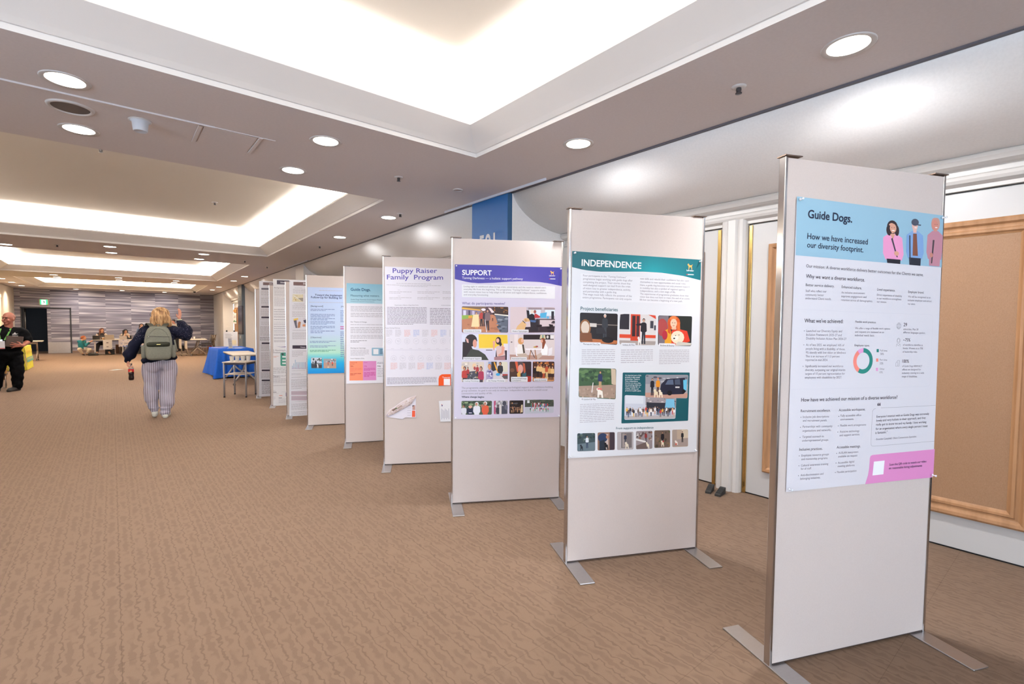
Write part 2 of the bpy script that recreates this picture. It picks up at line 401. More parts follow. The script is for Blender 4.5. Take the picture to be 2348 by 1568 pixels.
# service door: right leaf stays shut, left one is swung away into the dark
bm = bm_new(); box(bm, DX0-.02, YB-.02, 0, DX0+.02, YB+.1, DZ+.03); box(bm, DX1-.02, YB-.02, 0, DX1+.02, YB+.1, DZ+.03); box(bm, DX0-.03, YB-.02, DZ-.02, DX1+.02, YB+.1, DZ+.025)
fr = struct('door_18', bm, mat('dark_steel_frame', (18,20,26), .5))
bm = bm_new(); box(bm, -2.19, YB+.02, .01, DX1-.03, YB+.06, DZ-.03); obj('door_leaf', bm, M_WALLP, fr)
bm = bm_new(); box(bm, -2.19, YB+.012, .012, DX1-.03, YB+.02, .50); obj('kick_plate', bm, M_STEEL, fr)
bm = bm_new(); box(bm, DX0+.04, YB+.06, .01, DX0+.08, YB+.8, DZ-.03); obj('door_leaf', bm, mat('dark_leaf', (30,30,34), .7), fr)
bm = bm_new(); rod(bm, (DX0+.11, YB+.09, .95), (DX0+.11, YB+.09, 1.8), .012); obj('pull_handle', bm, M_STEEL, fr)

# ------------------------------------------------------------------ blue room-number pilaster
def text_mesh(s, width=None, height=None, bold=0.0, align='LEFT'):
    if bold < .01 and 'M' in s: bold = 0.0
    cu = bpy.data.curves.new('t', 'FONT'); cu.body = s; cu.size = 1; cu.align_x = align; cu.offset = bold; cu.resolution_u = 4 if len(s) < 24 else 2; cu.fill_mode = 'FRONT'
    o = bpy.data.objects.new('t', cu); me = o.to_mesh()
    vs = [Vector(v.co) for v in me.vertices]; fs = [list(p.vertices) for p in me.polygons]
    o.to_mesh_clear(); bpy.data.objects.remove(o); bpy.data.curves.remove(cu)
    return vs, fs
def text_into(bm, s, place, bold=0.0, mi=0, width=1.0, height=None, layer=None, col=None, squash=1.0):
    """lettering fitted to `width`; place(x, y) maps text coordinates to 3-D"""
    vs, fs = text_mesh(s, bold=bold)
    if not vs: return
    x0 = min(v.x for v in vs); x1 = max(v.x for v in vs)
    sx = width/max(x1-x0, 1e-6); sy = sx*squash if height is None else height/.73
    nv = [bm.verts.new(place((v.x-x0)*sx, v.y*sy)) for v in vs]
    for f in fs:
        try:
            fc = bm.faces.new([nv[i] for i in f]); fc.material_index = mi
            if layer is not None:
                for lp in fc.loops: lp[layer] = col
        except ValueError: pass
sg = thing('room_sign', 'tall blue room sign panel reading 501 on the right wall', 'sign', (wx(4.25), 4.25, 0))
bm = bm_new(); box(bm, -.03, -.315, 0.0, .06, .325, 2.795); obj('blue_panel', bm, [M_BLUE, M_BLUED], sg, bevel=.003)
bm = bm_new(); box(bm, -.028, -.319, 0.0, .058, -.3151, 2.794); obj('panel_edge', bm, M_BLUED, sg)
bm = bm_new(); text_into(bm, '501', lambda x, y: (-.033, .18-x, 2.205+y), .02, 0, .29, .21); obj('number_lettering', bm, M_LET, sg, recalc=False)
sg = thing('room_sign', 'slate blue room pillar with dark display, far down the right wall', 'sign', (wx(19.95), 19.95, 0))
bm = bm_new(); box(bm, -.05, -.34, 0, .06, .34, 2.79); obj('slate_panel', bm, M_DARKB, sg)
bm = bm_new(); box(bm, -.056, -.345, .98, 0, .33, 2.02); obj('dark_display', bm, mat('black_glass', (28,26,34), .12), sg)
bm = bm_new(); text_into(bm, '502', lambda x, y: (-.053, .17-x, 2.22+y), .02, 0, .34, .22); obj('number_lettering', bm, mat('pale_lettering', (170,178,186), .5), sg, recalc=False)
bm = bm_new(); box(bm, -.056, -.06, .82, -.05, .06, .93); obj('switch_plate', bm, M_TRIM, sg)

# ------------------------------------------------------------------ ceiling fittings
M_LAMP = mat('lamp_disc', (255,250,240), .5, emit=(255,246,232), es=14)
def downlight(x, y, label, r=.085, first=[]):
    if not first:
        t = thing('downlight', label, 'ceiling light', (x, y, CZ), 0, 'recessed round downlights')
        bm = bm_new(); lathe(bm, [(r,-.001),(r*1.28,-.006),(r*1.32,-.001),(r*1.32,.0)], seg=32, cap=False); obj('trim_ring', bm, mat('ring_white', (206,202,200), .5), t)
        bm = bm_new(); lathe(bm, [(0.0001,-.0035),(r*.7,-.0035),(r*1.02,-.002)], seg=32, cap=False); obj('lamp_disc', bm, M_LAMP, t)
        first.append(t)
    else: t = dup(first[0], (x, y, CZ), 0, label)
    l = bpy.data.lights.new('downlight_beam', 'SPOT'); l.energy = DOWN_W*(7.8 if x > 2.6 and y < 17 else 4 if y < 19 else 9); l.spot_size = 2.5; l.spot_blend = .9; l.shadow_soft_size = .08
    l.color = ((.97, .98, 1) if x > 2.6 and y < 12 else NEUT) if y < 17 else WARM
    o = bpy.data.objects.new('downlight_beam', l); o.location = (x, y, CZ-.03); C.objects.link(o)
    if y > 27 and x > -2: o.rotation_euler = (.5, 0, 0); l.energy *= .62; l.color = (1, .95, .92)
    if x > 2.6: o.rotation_euler = (0, -.36, 0)                  # wall washers lean toward the doors
DL = [(2.856,.833,'nearest downlight over the oak-panelled doors, at the upper right of the ceiling'),(2.811,2.562,'downlight above the boards, second out from the oak-panelled doors along the right wall'),
 (2.851,5.904,'downlight by the right wall just past the blue 501 sign, between two sprinklers'),(2.894,7.762,'downlight by the right wall, second past the blue 501 sign'),
 (1.299,3.756,'downlight on the beam nearest the big bright coffer corner, right of the hatch'),(1.313,4.66,'downlight right of the ceiling hatch, beside the second coffer edge'),
 (-.176,3.781,'large downlight at the upper left beside the round speaker, first coffer side'),(-.153,4.677,'large downlight at the upper left beside the round speaker, second coffer side'),
 (-1.469,12.479,'downlight cut by the left picture edge between second and third coffers'),(.003,11.551,'middle downlight between second and third coffers, nearer one of the pair'),(.024,12.552,'middle downlight between second and third coffers, farther one of the pair'),
 (1.492,11.539,'right downlight between second and third coffers, nearer one of the pair'),(1.522,12.488,'right downlight between second and third coffers, farther one of the pair'),
 (-1.324,19.692,'left downlight between third and fourth coffers, nearer one of the pair'),(-1.305,20.585,'left downlight between third and fourth coffers, farther one of the pair'),
 (.197,19.586,'middle downlight between third and fourth coffers, nearer one of the pair'),(.217,20.604,'middle downlight between third and fourth coffers, farther one of the pair'),
 (1.72,19.646,'right downlight between third and fourth coffers, nearer one of the pair'),(1.748,20.563,'right downlight between third and fourth coffers, farther one of the pair'),
 (3.153,16.288,'downlight by the far right wall beside the third coffer corner, nearer one'),(3.204,18.26,'downlight by the far right wall beside the third coffer corner, farther one'),
 (3.311,21.845,'downlight above the far slate pillar, nearer one of the pair'),(3.385,23.968,'downlight above the far slate pillar, farther one of the pair'),
 (1.952,27.567,'rightmost of the three downlights washing the striped back wall'),(.385,27.451,'middle of the three downlights washing the striped back wall'),(-1.172,27.651,'leftmost of the three downlights washing the striped back wall'),
 (-2.734,26.696,'downlight by the left wall nearest the striped back wall'),(-2.762,24.549,'downlight by the left wall, second from the striped back wall'),(-2.787,22.651,'downlight by the left wall, third from the striped back wall')]
for x, y, lb in DL: downlight(x, y, lb, .088)
def sprinkler(x, y, label, z=CZ, first=[]):
    if not first:
        t = thing('sprinkler', label, 'sprinkler', (x, y, z), 0, 'ceiling sprinkler heads')
        bm = bm_new(); lathe(bm, [(.012,-.008),(.03,-.008),(.04,-.003),(.041,0)], seg=20, cap=False); obj('rosette', bm, mat('ring_white', (206,202,200), .5), t)
        bm = bm_new(); lathe(bm, [(.013,-.004),(.015,-.02),(.011,-.032),(.018,-.036),(.018,-.04),(.002,-.041)], seg=14); obj('nozzle', bm, mat('dark_metal', (92,90,92), .35, .8), t)
        first.append(t)
    else: dup(first[0], (x, y, z), 0, label)
for x, y, lb in [(2.856,1.367,'sprinkler head between the two nearest right-wall downlights'),(2.141,4.218,'sprinkler head midway between the first two coffer corners'),(2.863,5.597,'sprinkler head close beside the downlight past the 501 sign'),
    (2.943,8.878,'sprinkler head by the right wall beyond the second coffer edge'),(3.02,13.0,'sprinkler head beside the second ceiling slot'),(2.35,12.1,'sprinkler head off the corner between second and third coffers'),(-.74,11.9,'sprinkler head between the coffers, left of the middle downlight pair'),(.9,20.1,'sprinkler head between the two right pairs beyond the third coffer')]: sprinkler(x, y, lb)
for x, y, lb in [(-.05,6.75,'sprinkler in the tray of the second coffer, toward the left'),(1.27,8.6,'small sprinkler in the tray of the second coffer, toward the right'),(-.9,14.4,'sprinkler in the tray of the third coffer')]: sprinkler(x, y, lb, CZ+AH+UP)
def round_fitting(nm, cat, label, loc, r, grille):
    t = thing(nm, label, cat, loc)
    bm = bm_new(); lathe(bm, [(r*.8,-.004),(r*.86,-.012),(r*.97,-.008),(r,0)], seg=36, cap=False); obj('rim', bm, mat('ring_white', (206,202,200), .5), t)
    bm = bm_new(); lathe(bm, [(.0001,-.007),(r*.5,-.006),(r*.82,-.004)], seg=36, cap=False); obj('grille', bm, grille, t)
round_fitting('ceiling_speaker', 'speaker', 'round ceiling speaker with a dark grille between two big downlights', (-.176, 4.231, CZ), .122, mat('speaker_grille', (104,95,90), .8))
round_fitting('ceiling_speaker', 'detector', 'small round white detector on the ceiling near the blue 501 sign', (2.81, 4.215, CZ), .052, mat('detector_face', (180,168,166), .6))
t = thing('motion_sensor', 'white cup-shaped ceiling sensor left of the hatch', 'sensor', (.183, 4.20, CZ))
bm = bm_new(); lathe(bm, [(.062,0),(.062,-.006),(.048,-.012),(.042,-.07),(.036,-.075),(.03,-.066),(.0001,-.06)], seg=28); obj('cup', bm, mat('sensor_white', (206,210,218), .4), t)
bm = bm_new(); lathe(bm, [(.068,0),(.068,-.004),(.06,-.007)], seg=28); obj('flange', bm, mat('ring_white', (206,202,200), .5), t)
t = thing('access_hatch', 'square flush access hatch in the ceiling between the first two coffers', 'hatch', (.708, 4.2, CZ))
bm = bm_new(); box(bm, -.17, -.19, -.004, .17, .19, -.0005); obj('hatch_panel', bm, M_CEIL, t)
for a, b_, c, d in ((-.205,-.21,-.18,.2),(.18,-.21,.205,.2)):
    bm = bm_new(); box(bm, a, b_, -.010, c, d, 0); obj('side_rail', bm, M_CEIL, t, bevel=.003)
t = struct('trim_9', (lambda bm: (box(bm, -2.0, 3.985, CZ-.010, .60, 4.003, CZ), box(bm, -2.0, 4.010, CZ-.006, .60, 4.018, CZ), box(bm, .60, 3.99, CZ-.005, 1.0, 3.998, CZ), bm)[-1])(bm_new()), M_CEIL)
def slot(label, y0, y1, dark):
    t = thing('ceiling_track', label, 'ceiling track', ((wx(y0)+wx(y1))/2, (y0+y1)/2, CZ), -math.atan2(wx(y1)-wx(y0), y1-y0), 'wall-side ceiling tracks')
    L = (y1-y0)/2
    bm = bm_new(); box(bm, -.062, -L, -.022, -.047, L, 0); obj('track_rail', bm, mat('track_white', (214,218,228), .4), t)
    bm = bm_new(); box(bm, -.046, -L*.96, -.006, -.01, L*.96, -.0005); obj('track_slot', bm, mat('track_shadow', dark, .6), t)
    bm = bm_new(); box(bm, -.045, L*.38, -.018, -.022, L*.46, -.006); obj('track_clip', bm, mat('track_white', (214,218,228), .4), t)
slot('pale ceiling track above the blue 501 sign', 3.34, 5.12, (150,140,150))
slot('darker ceiling track farther along the right wall, past the boards', 11.05, 12.95, (90,84,96))

t = thing('security_camera', 'small dark dome camera on the ceiling near the striped wall corner', 'camera', (2.95, 25.9, CZ))
bm = bm_new(); lathe(bm, [(.055,0),(.055,-.02),(.042,-.045),(.018,-.058),(.0001,-.06)], seg=16); obj('dome', bm, mat('dark_dome', (50,48,46), .3), t)
# exit sign above the service door
t = thing('exit_sign', 'lit green emergency exit sign above the dark doorway', 'exit sign', (-2.27, YB-.06, 2.235))
bm = bm_new(); box(bm, -.155, 0, -.12, .155, .06, .12); obj('sign_box', bm, mat('sign_case', (176,160,130), .5), t)
bm = bm_new(); box(bm, -.12, -.004, -.108, .12, 0, .108); obj('green_face', bm, mat('exit_green', (40,190,130), .5, emit=(50,205,140), es=1.6), t)
bm = bm_new(); box(bm, -.075, -.006, -.108, .065, -.0045, .098); obj('white_panel', bm, mat('exit_white', (240,255,250), .5, emit=(235,255,248), es=2.2), t)
bm = bm_new()
g = -.0075
ellipsoid(bm, (-.005, g, .062), (.016, .001, .016), u=10, v=6)
for pts in ([(-.02,.04),(.02,.045),(.03,-.01),(.0,-.02)], [(.0,-.02),(.03,-.01),(.05,-.05),(.035,-.06)], [(.0,-.02),(.02,-.02),(-.02,-.08),(-.04,-.075)], [(-.02,.04),(-.01,.025),(-.05,.01),(-.055,.02)], [(.02,.045),(.05,.02),(.045,.01),(.02,.03)]):
    poly(bm, [(x, g, z) for x, z in pts])
obj('running_figure', bm, mat('exit_dark', (20,120,80), .6), t, recalc=False)
# floor box
t = thing('floor_box', 'flat steel floor socket plate in the carpet left of the walking woman', 'floor socket', (.07, 18.05, 0), .65)
bm = bm_new(); box(bm, -.17, -.085, 0, .17, .085, .006); obj('plate', bm, M_STEEL, t, bevel=.002)
bm = bm_new(); box(bm, -.09, -.06, .006, .09, .06, .010); obj('cover', bm, mat('pale_blue_cover', (190,214,224), .3), t, bevel=.002)

# ------------------------------------------------------------------ display boards
BOARDS = {'P1': (2.0885,0.8041,-0.4067,2.0951), 'P2': (2.0555,1.9332,-0.4485,2.0879), 'P3': (2.0332,3.1372,-0.5027,2.0817), 'P4': (2.0712,4.4288,-0.5061,2.0792),
 'P5': (2.0971,5.5215,-0.4189,2.0815), 'P6': (2.0504,6.7697,-0.4014,2.0724), 'P7': (2.0211,7.6691,-0.2967,2.0349), 'P8': (2.0622,8.7983,-0.2967,2.0513), 'P9': (2.11,10.042,-0.2269,2.0529)}
BL_LABEL = {'P1': 'white display board holding the light blue diversity footprint poster, nearest of the row', 'P2': 'white display board holding the teal INDEPENDENCE poster', 'P3': 'white display board holding the purple SUPPORT poster',
 'P4': 'white display board holding the Puppy Raiser poster and two pinned leaflets', 'P5': 'white display board holding the Measuring what matters poster', 'P6': 'white display board holding the blue to cyan poster',
 'P7': 'white display board under the long bar chart poster', 'P8': 'white display board under the long poster with a green card', 'P9': 'farthest white display board of the row, beside the small two-tier table'}
BW = .888
def make_board(key):
    x, y, a, h = BOARDS[key]
    t = thing('display_board', BL_LABEL[key], 'display board', (x, y, 0), a, 'white poster display boards in a row')
    bm = bm_new(); box(bm, .012, .006, .014, BW-.012, .026, h-.008); obj('panel', bm, M_BOARD, t, bevel=.001)
    for s in (0, 1):
        p0 = 0 if s == 0 else BW-.013
        bm = bm_new(); box(bm, p0, .002, .006, p0+.013, .034, h-.004); obj('post', bm, M_CHROME, t, bevel=.002)
        q = 0 if s == 0 else BW-.003
        bm = bm_new(); c0 = -.006 if s == 0 else BW-.078; box(bm, c0, -.004, h-.003, c0+.084, .040, h+.001); obj('top_cap', bm, mat('dark_cap', (120,104,96), .35, .8), t)
        f0 = -.003 if s == 0 else BW-.085
        bm = bm_new(); box(bm, f0, -.235, 0, f0+.088, .272, .007); obj('foot_plate', bm, M_STEEL, t, bevel=.0025)
    bm = bm_new(); box(bm, .013, .010, .007, BW-.013, .022, .014); obj('bottom_rail', bm, mat('dark_rail', (70,58,54), .5), t)
    return t
for k in BOARDS: make_board(k)
POSTERS = {
'P1': ([(601, 19372), (8788, 19152), (8906, 7327), (551, 7380)], [
('P','lb',601,19372,8788,19152,8831,16856,635,17037),('F','trio',5098,18871,8799,19041,8817,16844,5353,16934),('T',1180,18562,3509,18513,'Guide Dogs.','n',2),('T',1186,17722,4414,17652,'How we have increased','n',1),
('T',1190,17379,4187,17310,'our diversity footprint.','n',1),('T',1184,16572,7735,16424,'Our mission: A diverse workforce delivers better outcomes for the Clients we serve.','d',0),
('T',1192,16149,4337,16092,'Why we want a diverse workforce.','d',1),('T',1196,15816,2691,15801,'Better service delivery.','d',0),('T',3084,15790,4182,15763,'Enhanced culture.','d',0),
('T',5050,15732,6088,15713,'Lived experience.','d',0),('T',6860,15674,7808,15664,'Employer brand.','d',0),('T',1201,15583,2287,15583,'Staff who reflect our','g',0),('T',1197,15428,2153,15428,'community better','g',0),
('T',1198,15282,2558,15275,'understand Client needs.','g',0),('T',3084,15564,4371,15559,'An inclusive environment','g',0),('T',3086,15406,4465,15400,'improves engagement and','g',0),
('T',3082,15256,4821,15232,'retention across all demographics.','g',0),('T',5051,15513,6505,15486,'Direct experience of disability','g',0),('T',5059,15364,6471,15343,'in our workforce strengthens','g',0),
('T',5067,15223,5627,15211,'our mission.','g',0),('T',6859,15476,8218,15459,'We will be recognised as an','g',0),('T',6856,15318,8304,15300,'inclusive employer and attract','g',0),('T',6866,15166,7316,15155,'top talent.','g',0),
('L','c',9,650,14878,4237,14795,8219,14742,8380,14706,8424,14624,8440,12960,8433,11634,8401,11552,8282,11511,4407,11559,645,11605),('T',1191,14338,3239,14327,"What we've achieved:",'d',1),
('T',1308,13954,3192,13942,'Launched our Diversity Equity and','g',0),('T',1309,13799,3180,13778,'Inclusion Framework 2025-27 and','g',0),('T',1315,13649,3468,13618,'Disability Inclusion Action Plan 2024-27.','g',0),
('T',1315,13383,3340,13355,'As of late 2025, we employed 16% of','g',0),('T',1315,13227,3402,13190,'people living with a disability, of those,','g',0),('T',1316,13067,3443,13040,'9% identify with low vision or blindness','g',0),
('T',1316,12916,3117,12888,'This is an increase of 11.5 percent','g',0),('T',1316,12765,2486,12743,'reported in mid-2024.','g',0),('T',1315,12508,3331,12472,'Significantly increased our workforce','g',0),
('T',1315,12352,3453,12309,'diversity, surpassing our original interim','g',0),('T',1316,12196,3434,12154,'targets of 15 percent representation for','g',0),('T',1310,12040,3274,11997,'employees with disabilities by 2027.','g',0),
('T',3908,14078,5893,14063,'We offer a range of flexible work options','g',0),('T',3909,13927,5540,13908,'and requests are reviewed on an','g',0),('T',3903,13777,5009,13766,'individual needs basis.','g',0),
('T',5373,13120,5777,13106,'Full time','g',0),('T',5381,12972,5586,12964,'58%','g',0),('T',5367,12717,5793,12706,'Part time','g',0),('T',5369,12558,5574,12555,'32%','g',0),('T',5382,12324,5665,12313,'Other','g',0),
('T',5383,12175,5567,12166,'10%','g',0),('T',6671,14044,7560,14035,'ethnicities. Plus 28','g',0),('T',6672,13904,8003,13878,'different languages spoken.','g',0),('T',6690,13361,7880,13338,'of workforce identifies as','g',0),
('T',6691,13210,7904,13190,'female. Women sit in 75%','g',0),('T',6686,13054,7577,13040,'of leadership roles.','g',0),('T',6694,12423,7901,12401,'of Guide Dogs NSW/ACT','g',0),
('T',6696,12266,7835,12249,'offices are designed for','g',0),('T',6698,12114,8041,12091,'inclusivity catering to a wide','g',0),('T',6700,11963,7638,11941,'range of disabilities.','g',0),
('T',1286,10410,2664,10367,'Inclusive job descriptions','g',0),('T',1286,10257,2573,10210,'and recruitment panels.','g',0),('T',1291,10003,2869,9952,'Partnerships with community','g',0),
('T',1286,9835,2817,9788,'organisations and networks.','g',0),('T',1290,9580,2427,9545,'Targeted outreach to','g',0),('T',1284,9427,2691,9379,'underrepresented groups.','g',0),
('T',3294,10369,4436,10348,'Fully accessible office','g',0),('T',3295,10212,4033,10198,'environments.','g',0),('T',3295,9951,4736,9919,'Flexible work arrangements','g',0),('T',3281,9690,4369,9667,'Assistive technology','g',0),
('T',3275,9533,4404,9517,'and support services.','g',0),('T',1280,8799,2733,8762,'Employee resource groups','g',0),('T',1280,8650,2688,8603,'and mentorship programs.','g',0),
('T',1272,8384,2720,8355,'Cultural awareness training','g',0),('T',1272,8246,1830,8234,'for all staff.','g',0),('T',1264,7979,2481,7950,'Anti-discrimination and','g',0),('T',1258,7831,2324,7801,'belonging initiatives.','g',0),
('T',3258,8784,4354,8759,'AUSLAN interpreters','g',0),('T',3252,8627,4314,8601,'available on request','g',0),('T',3246,8354,4148,8352,'Accessible digital','g',0),('T',3239,8212,4177,8190,'meeting platforms','g',0),
('T',3218,7955,4293,7941,'Flexible participation','g',0),('T',5284,9246,7760,9233,'- Brendan Campbell, Client Connections Specialist.','g',0),('R','d',20,1189,14009,1221,14009,1222,13979,1191,13979),
('R','d',20,1189,13439,1221,13439,1222,13409,1190,13409),('R','d',20,1190,12561,1221,12560,1222,12530,1191,12531),('R','d',20,1167,10456,1199,10455,1200,10424,1168,10426),('R','d',20,1166,10040,1198,10038,1199,10008,1167,10009),
('R','d',20,1159,9623,1190,9621,1192,9591,1160,9592),('R','d',20,1154,8853,1185,8851,1187,8820,1155,8823),('R','d',20,1152,8439,1184,8437,1185,8406,1154,8408),('R','d',20,1145,8025,1177,8022,1178,7991,1146,7994),
('R','d',20,3182,10405,3216,10404,3217,10372,3184,10374),('R','d',20,3169,9999,3202,9997,3204,9966,3170,9968),('R','d',20,3161,9738,3195,9736,3196,9705,3163,9707),('R','d',20,3139,8823,3173,8821,3174,8790,3141,8792),
('R','d',20,3126,8410,3159,8407,3161,8376,3127,8378),('R','d',20,3105,8006,3139,8004,3140,7972,3107,7975),('T',3908,14352,5075,14334,'Flexible work practices.','d',0),('T',3912,13352,4754,13336,'Employee types.','d',0),
('T',1162,10654,2731,10612,'Recruitment excellence.','d',0),('T',3183,10603,4659,10582,'Accessible workspaces.','d',0),('T',1155,9052,2380,9014,'Inclusive practices.','d',0),('T',3146,9017,4473,8985,'Accessible meetings.','d',0),
('T',6668,14215,6872,14206,'29','d',1),('T',6685,13555,7110,13543,'~75%','d',1),('T',6690,12612,7086,12600,'100%','d',1),('T',1168,11089,6486,11021,'How have we achieved our mission of a diverse workforce?','d',1),
('D',4422,12720,548,361),('P','teal',5164,13222,5290,13221,5298,13084,5172,13085),('P','sal',5158,12815,5285,12814,5292,12676,5166,12678),('P','pnk',5166,12413,5293,12411,5300,12272,5174,12275),
('L','d',7,8850,10634,7316,10640,5553,10652),('L','d',7,5256,10643,5153,10615,5086,10554,5070,10447,5053,9217,5068,9066,5128,8998,5241,8985,8903,8993),('T',5339,10554,5516,10551,'\u201c','d',2),
('T',5321,10233,8462,10226,'Everyone I interact with at Guide Dogs was extremely','d',0),('T',5317,10061,8268,10051,'lovely and very holistic in their approach, and they','d',0),
('T',5305,9885,8318,9854,'really got to know me and my family. I love working','d',0),('T',5301,9697,8414,9671,'for an organisation where every single person I meet','d',0),('T',5290,9520,6002,9524,'is fantastic.\u201d','d',0),
('P','pk',8935,8619,6994,8611,5191,8606,5074,8571,5037,8477,5018,8036,4965,7717,4824,7345,6774,7341,8749,7315,8877,7355,8925,7459),('P','w',5278,8303,5898,8308,5860,7700,5227,7696),
('T',6186,8058,8440,8049,'Scan the QR code to watch our video','n',0),('T',6159,7896,8177,7872,'on reasonable hiring adjustments','n',0),('I','globe',6393,14225,133),('I','lady',6413,13508,193),('I','home',6408,12595,129),]),
'P2': ([(193, 18424), (8645, 18228), (8642, 6268), (92, 6348)], [
('G','TTttTT',193,18424,3081,18349,4992,18311,8645,18228,8681,16961,7344,17219,5934,17354,4784,17381,3100,17329,1893,17292,921,17361,185,17506),('T',778,17605,4588,17549,'INDEPENDENCE','w',2),('I','dog',7877,17781,188),
('T',7646,17511,8148,17495,'Labrador','w',2),('P','w',7746,17325,8153,17327,8154,17274,7747,17273),('P','red',7650,17333,7746,17325,7747,17273,7652,17280),('R','wb',80,732,17167,8152,16926,8120,15456,755,15603),
('L','c2',9,776,15594,4256,15521,8084,15445),('T',884,16992,3642,16959,'Four participants in the \u201cTaming Darkness\u201d','g2',0),('T',887,16803,4038,16776,'programme began working with guide dogs after','g2',0),
('T',889,16614,3907,16589,'completing the project. Their stories show that','g2',0),('T',892,16434,3900,16415,'well-designed support can lead from the crisis','g2',0),
('T',884,16255,3926,16221,'of vision loss to greater independence, activity,','g2',0),('T',887,16075,3024,16060,'and partnership with a guide dog.','g2',0),
('T',879,15905,4001,15855,'This stage most fully reflects the purpose of the','g2',0),('T',871,15725,3982,15670,'entire programme. Participants not only acquire','g2',0),
('T',4533,16912,7842,16865,'new skills and rebuild their confidence but also open','g2',0),('T',4537,16717,7632,16681,'themselves to new opportunities and social roles.','g2',0),
('T',4541,16533,7888,16498,'Here, a guide dog becomes not only practical support','g2',0),('T',4545,16358,7582,16312,'in mobility but also a symbol of regained agency,','g2',0),
('T',4549,16184,6923,16151,'independence, and a new stage of life.','g2',0),('T',4541,16009,7831,15948,'The experiences of programme graduates show that','g2',0),
('T',4533,15834,7895,15770,'vision loss does not have to mean the end of an active','g2',0),('T',4537,15659,7422,15604,'life but can become a beginning of a new path.','g2',0),
('T',752,15034,3111,14992,'Project beneficiaries','te',1),('L','c2',5,705,13127,3092,13018,3094,11733,702,11867,705,13127),('L','c2',5,3226,13018,5620,12947,5602,11699,3227,11762,3226,13018),
('L','c2',5,5760,12925,8082,12894,8043,11665,5742,11697,5760,12925),('L','c2',5,688,9892,3086,9739,3047,8214,666,8385,688,9892),('F','sofa',722,14893,3113,14850,3115,12998,726,13167),
('F','tram',3247,14851,5646,14805,5643,12947,3248,13018),('F','redhair',5786,14775,8115,14746,8094,12905,5805,12988),('F','park',705,11665,3074,11579,3075,9740,709,9942),('R','wb',40,855,13167,2050,13144,2053,12961,858,12986),
('T',943,13016,1987,12981,'Mariusz & Cha-Cha','n',1),('R','wb',40,3370,13120,4307,13097,4310,12931,3373,12956),('T',3462,12966,4242,12942,'\u0141ukasz & Fire','n',1),('R','wb',40,5872,13092,6977,13068,6982,12899,5876,12925),
('T',5969,12924,6910,12899,'Bo\u017cena & Bounty','n',1),('R','wb',40,817,9929,1863,9888,1866,9703,819,9745),('T',905,9773,1778,9737,'Krzysztof & Mia','n',1),('K','g3',861,12774,2981,11835,8,42),
('K','g3',3366,12750,5482,11884,7,42),('K','g3',5904,12715,7968,11789,9,42),('K','g3',801,9552,2989,8399,11,42),('R','te',60,3505,11345,8041,11269,8002,8255,3474,8269),('T',3667,11145,4725,11115,'An important part of this','w',1),
('T',3669,11029,4625,11000,'process is also social','w',1),('T',3671,10913,4627,10883,'partnerships. Thanks to','w',1),('T',3673,10797,4504,10769,'them, independence','w',1),
('T',3676,10680,4701,10647,'becomes not only an idea,','w',1),('T',3678,10564,4727,10530,'but something visible and','w',1),('T',3680,10448,4660,10414,'real in everyday life - in','w',1),
('T',3682,10331,4559,10299,'mobility, activity, and','w',1),('T',3685,10215,4734,10177,'presence in public space.','w',1),('F','group',3655,9983,7145,9758,7119,8419,3662,8481),('F','van',5012,11184,7949,11120,7916,9661,5019,9787),
('T',3131,7929,5620,7872,'From support to independence','te',1),('F','th0',653,7803,1788,7771,1805,6705,669,6726),('F','th1',1942,7795,3055,7765,3075,6688,1960,6707),('F','th2',3202,7769,4281,7741,4303,6654,3222,6670),
('F','th3',4452,7765,5552,7737,5578,6628,4475,6645),('F','th4',5681,7753,6767,7726,6794,6650,5706,6664),('F','th5',6909,7741,8017,7714,8045,6638,6937,6653),]),
'P3': ([(264, 18741), (8805, 18728), (8792, 6716), (222, 6776)], [
('G','VVvvVV',264,18741,3671,18758,5669,18723,8805,18728,8816,17246,7717,17454,6897,17547,5679,17568,4475,17510,3284,17399,2106,17336,1328,17389,255,17622),('T',831,17953,3131,17973,'SUPPORT','w',2),
('T',832,17643,5617,17672,'Taming Darkness \u2014 a holistic support pathway','w',0),('I','dog',7996,18284,166),('T',7752,18017,8255,18020,'Labrador','w',2),('P','w',7845,17829,8270,17830,8270,17783,7845,17781),
('P','red',7754,17827,7845,17829,7845,17781,7755,17779),('R','wb',60,806,17224,8248,17219,8247,16232,816,16241),('L','lv',9,836,16233,4484,16221,8235,16224),
('T',953,17012,7508,17041,'Losing sight in adulthood often brings crisis, uncertainty and the need to rebuild one\u2019s','g2',0),
('T',954,16804,7437,16822,'everyday life from the beginning. The programme \u201cTaming Darkness\u201d supports adults','g2',0),
('T',954,16593,7570,16607,'with recent vision loss to help adapt to life anew and regain independence, confidence,','g2',0),('T',955,16381,2887,16383,'and everyday functioning.','g2',0),
('T',829,15683,4200,15708,'What do participants receive?','vd',1),('F','walk',810,15540,4469,15547,4463,13524,816,13512),('F','office',4617,15537,8255,15563,8267,13524,4624,13513),
('R','wb',40,920,13764,2338,13771,2339,13529,921,13524),('T',1029,13591,2248,13591,'Orientation & Mobility','n',1),('R','wb',40,4722,13761,6118,13767,6120,13529,4724,13525),('T',4816,13588,6018,13588,'Modern Technologies','n',1),
('F','talk',810,13391,4455,13386,4460,11349,816,11383),('F','diet',4600,13387,8266,13387,8270,11333,4601,11348),('F','cook',793,11252,2577,11239,2575,9628,797,9668),('F','art',2683,11238,4452,11225,4463,9599,2691,9626),
('F','face',4602,11233,6369,11220,6370,9599,4599,9625),('F','sport',6474,11219,8267,11206,8266,9604,6475,9621),('F','caps',801,8192,3209,8149,3201,7056,804,7111),('F','statue',3344,8151,4474,8135,4467,7068,3351,7084),
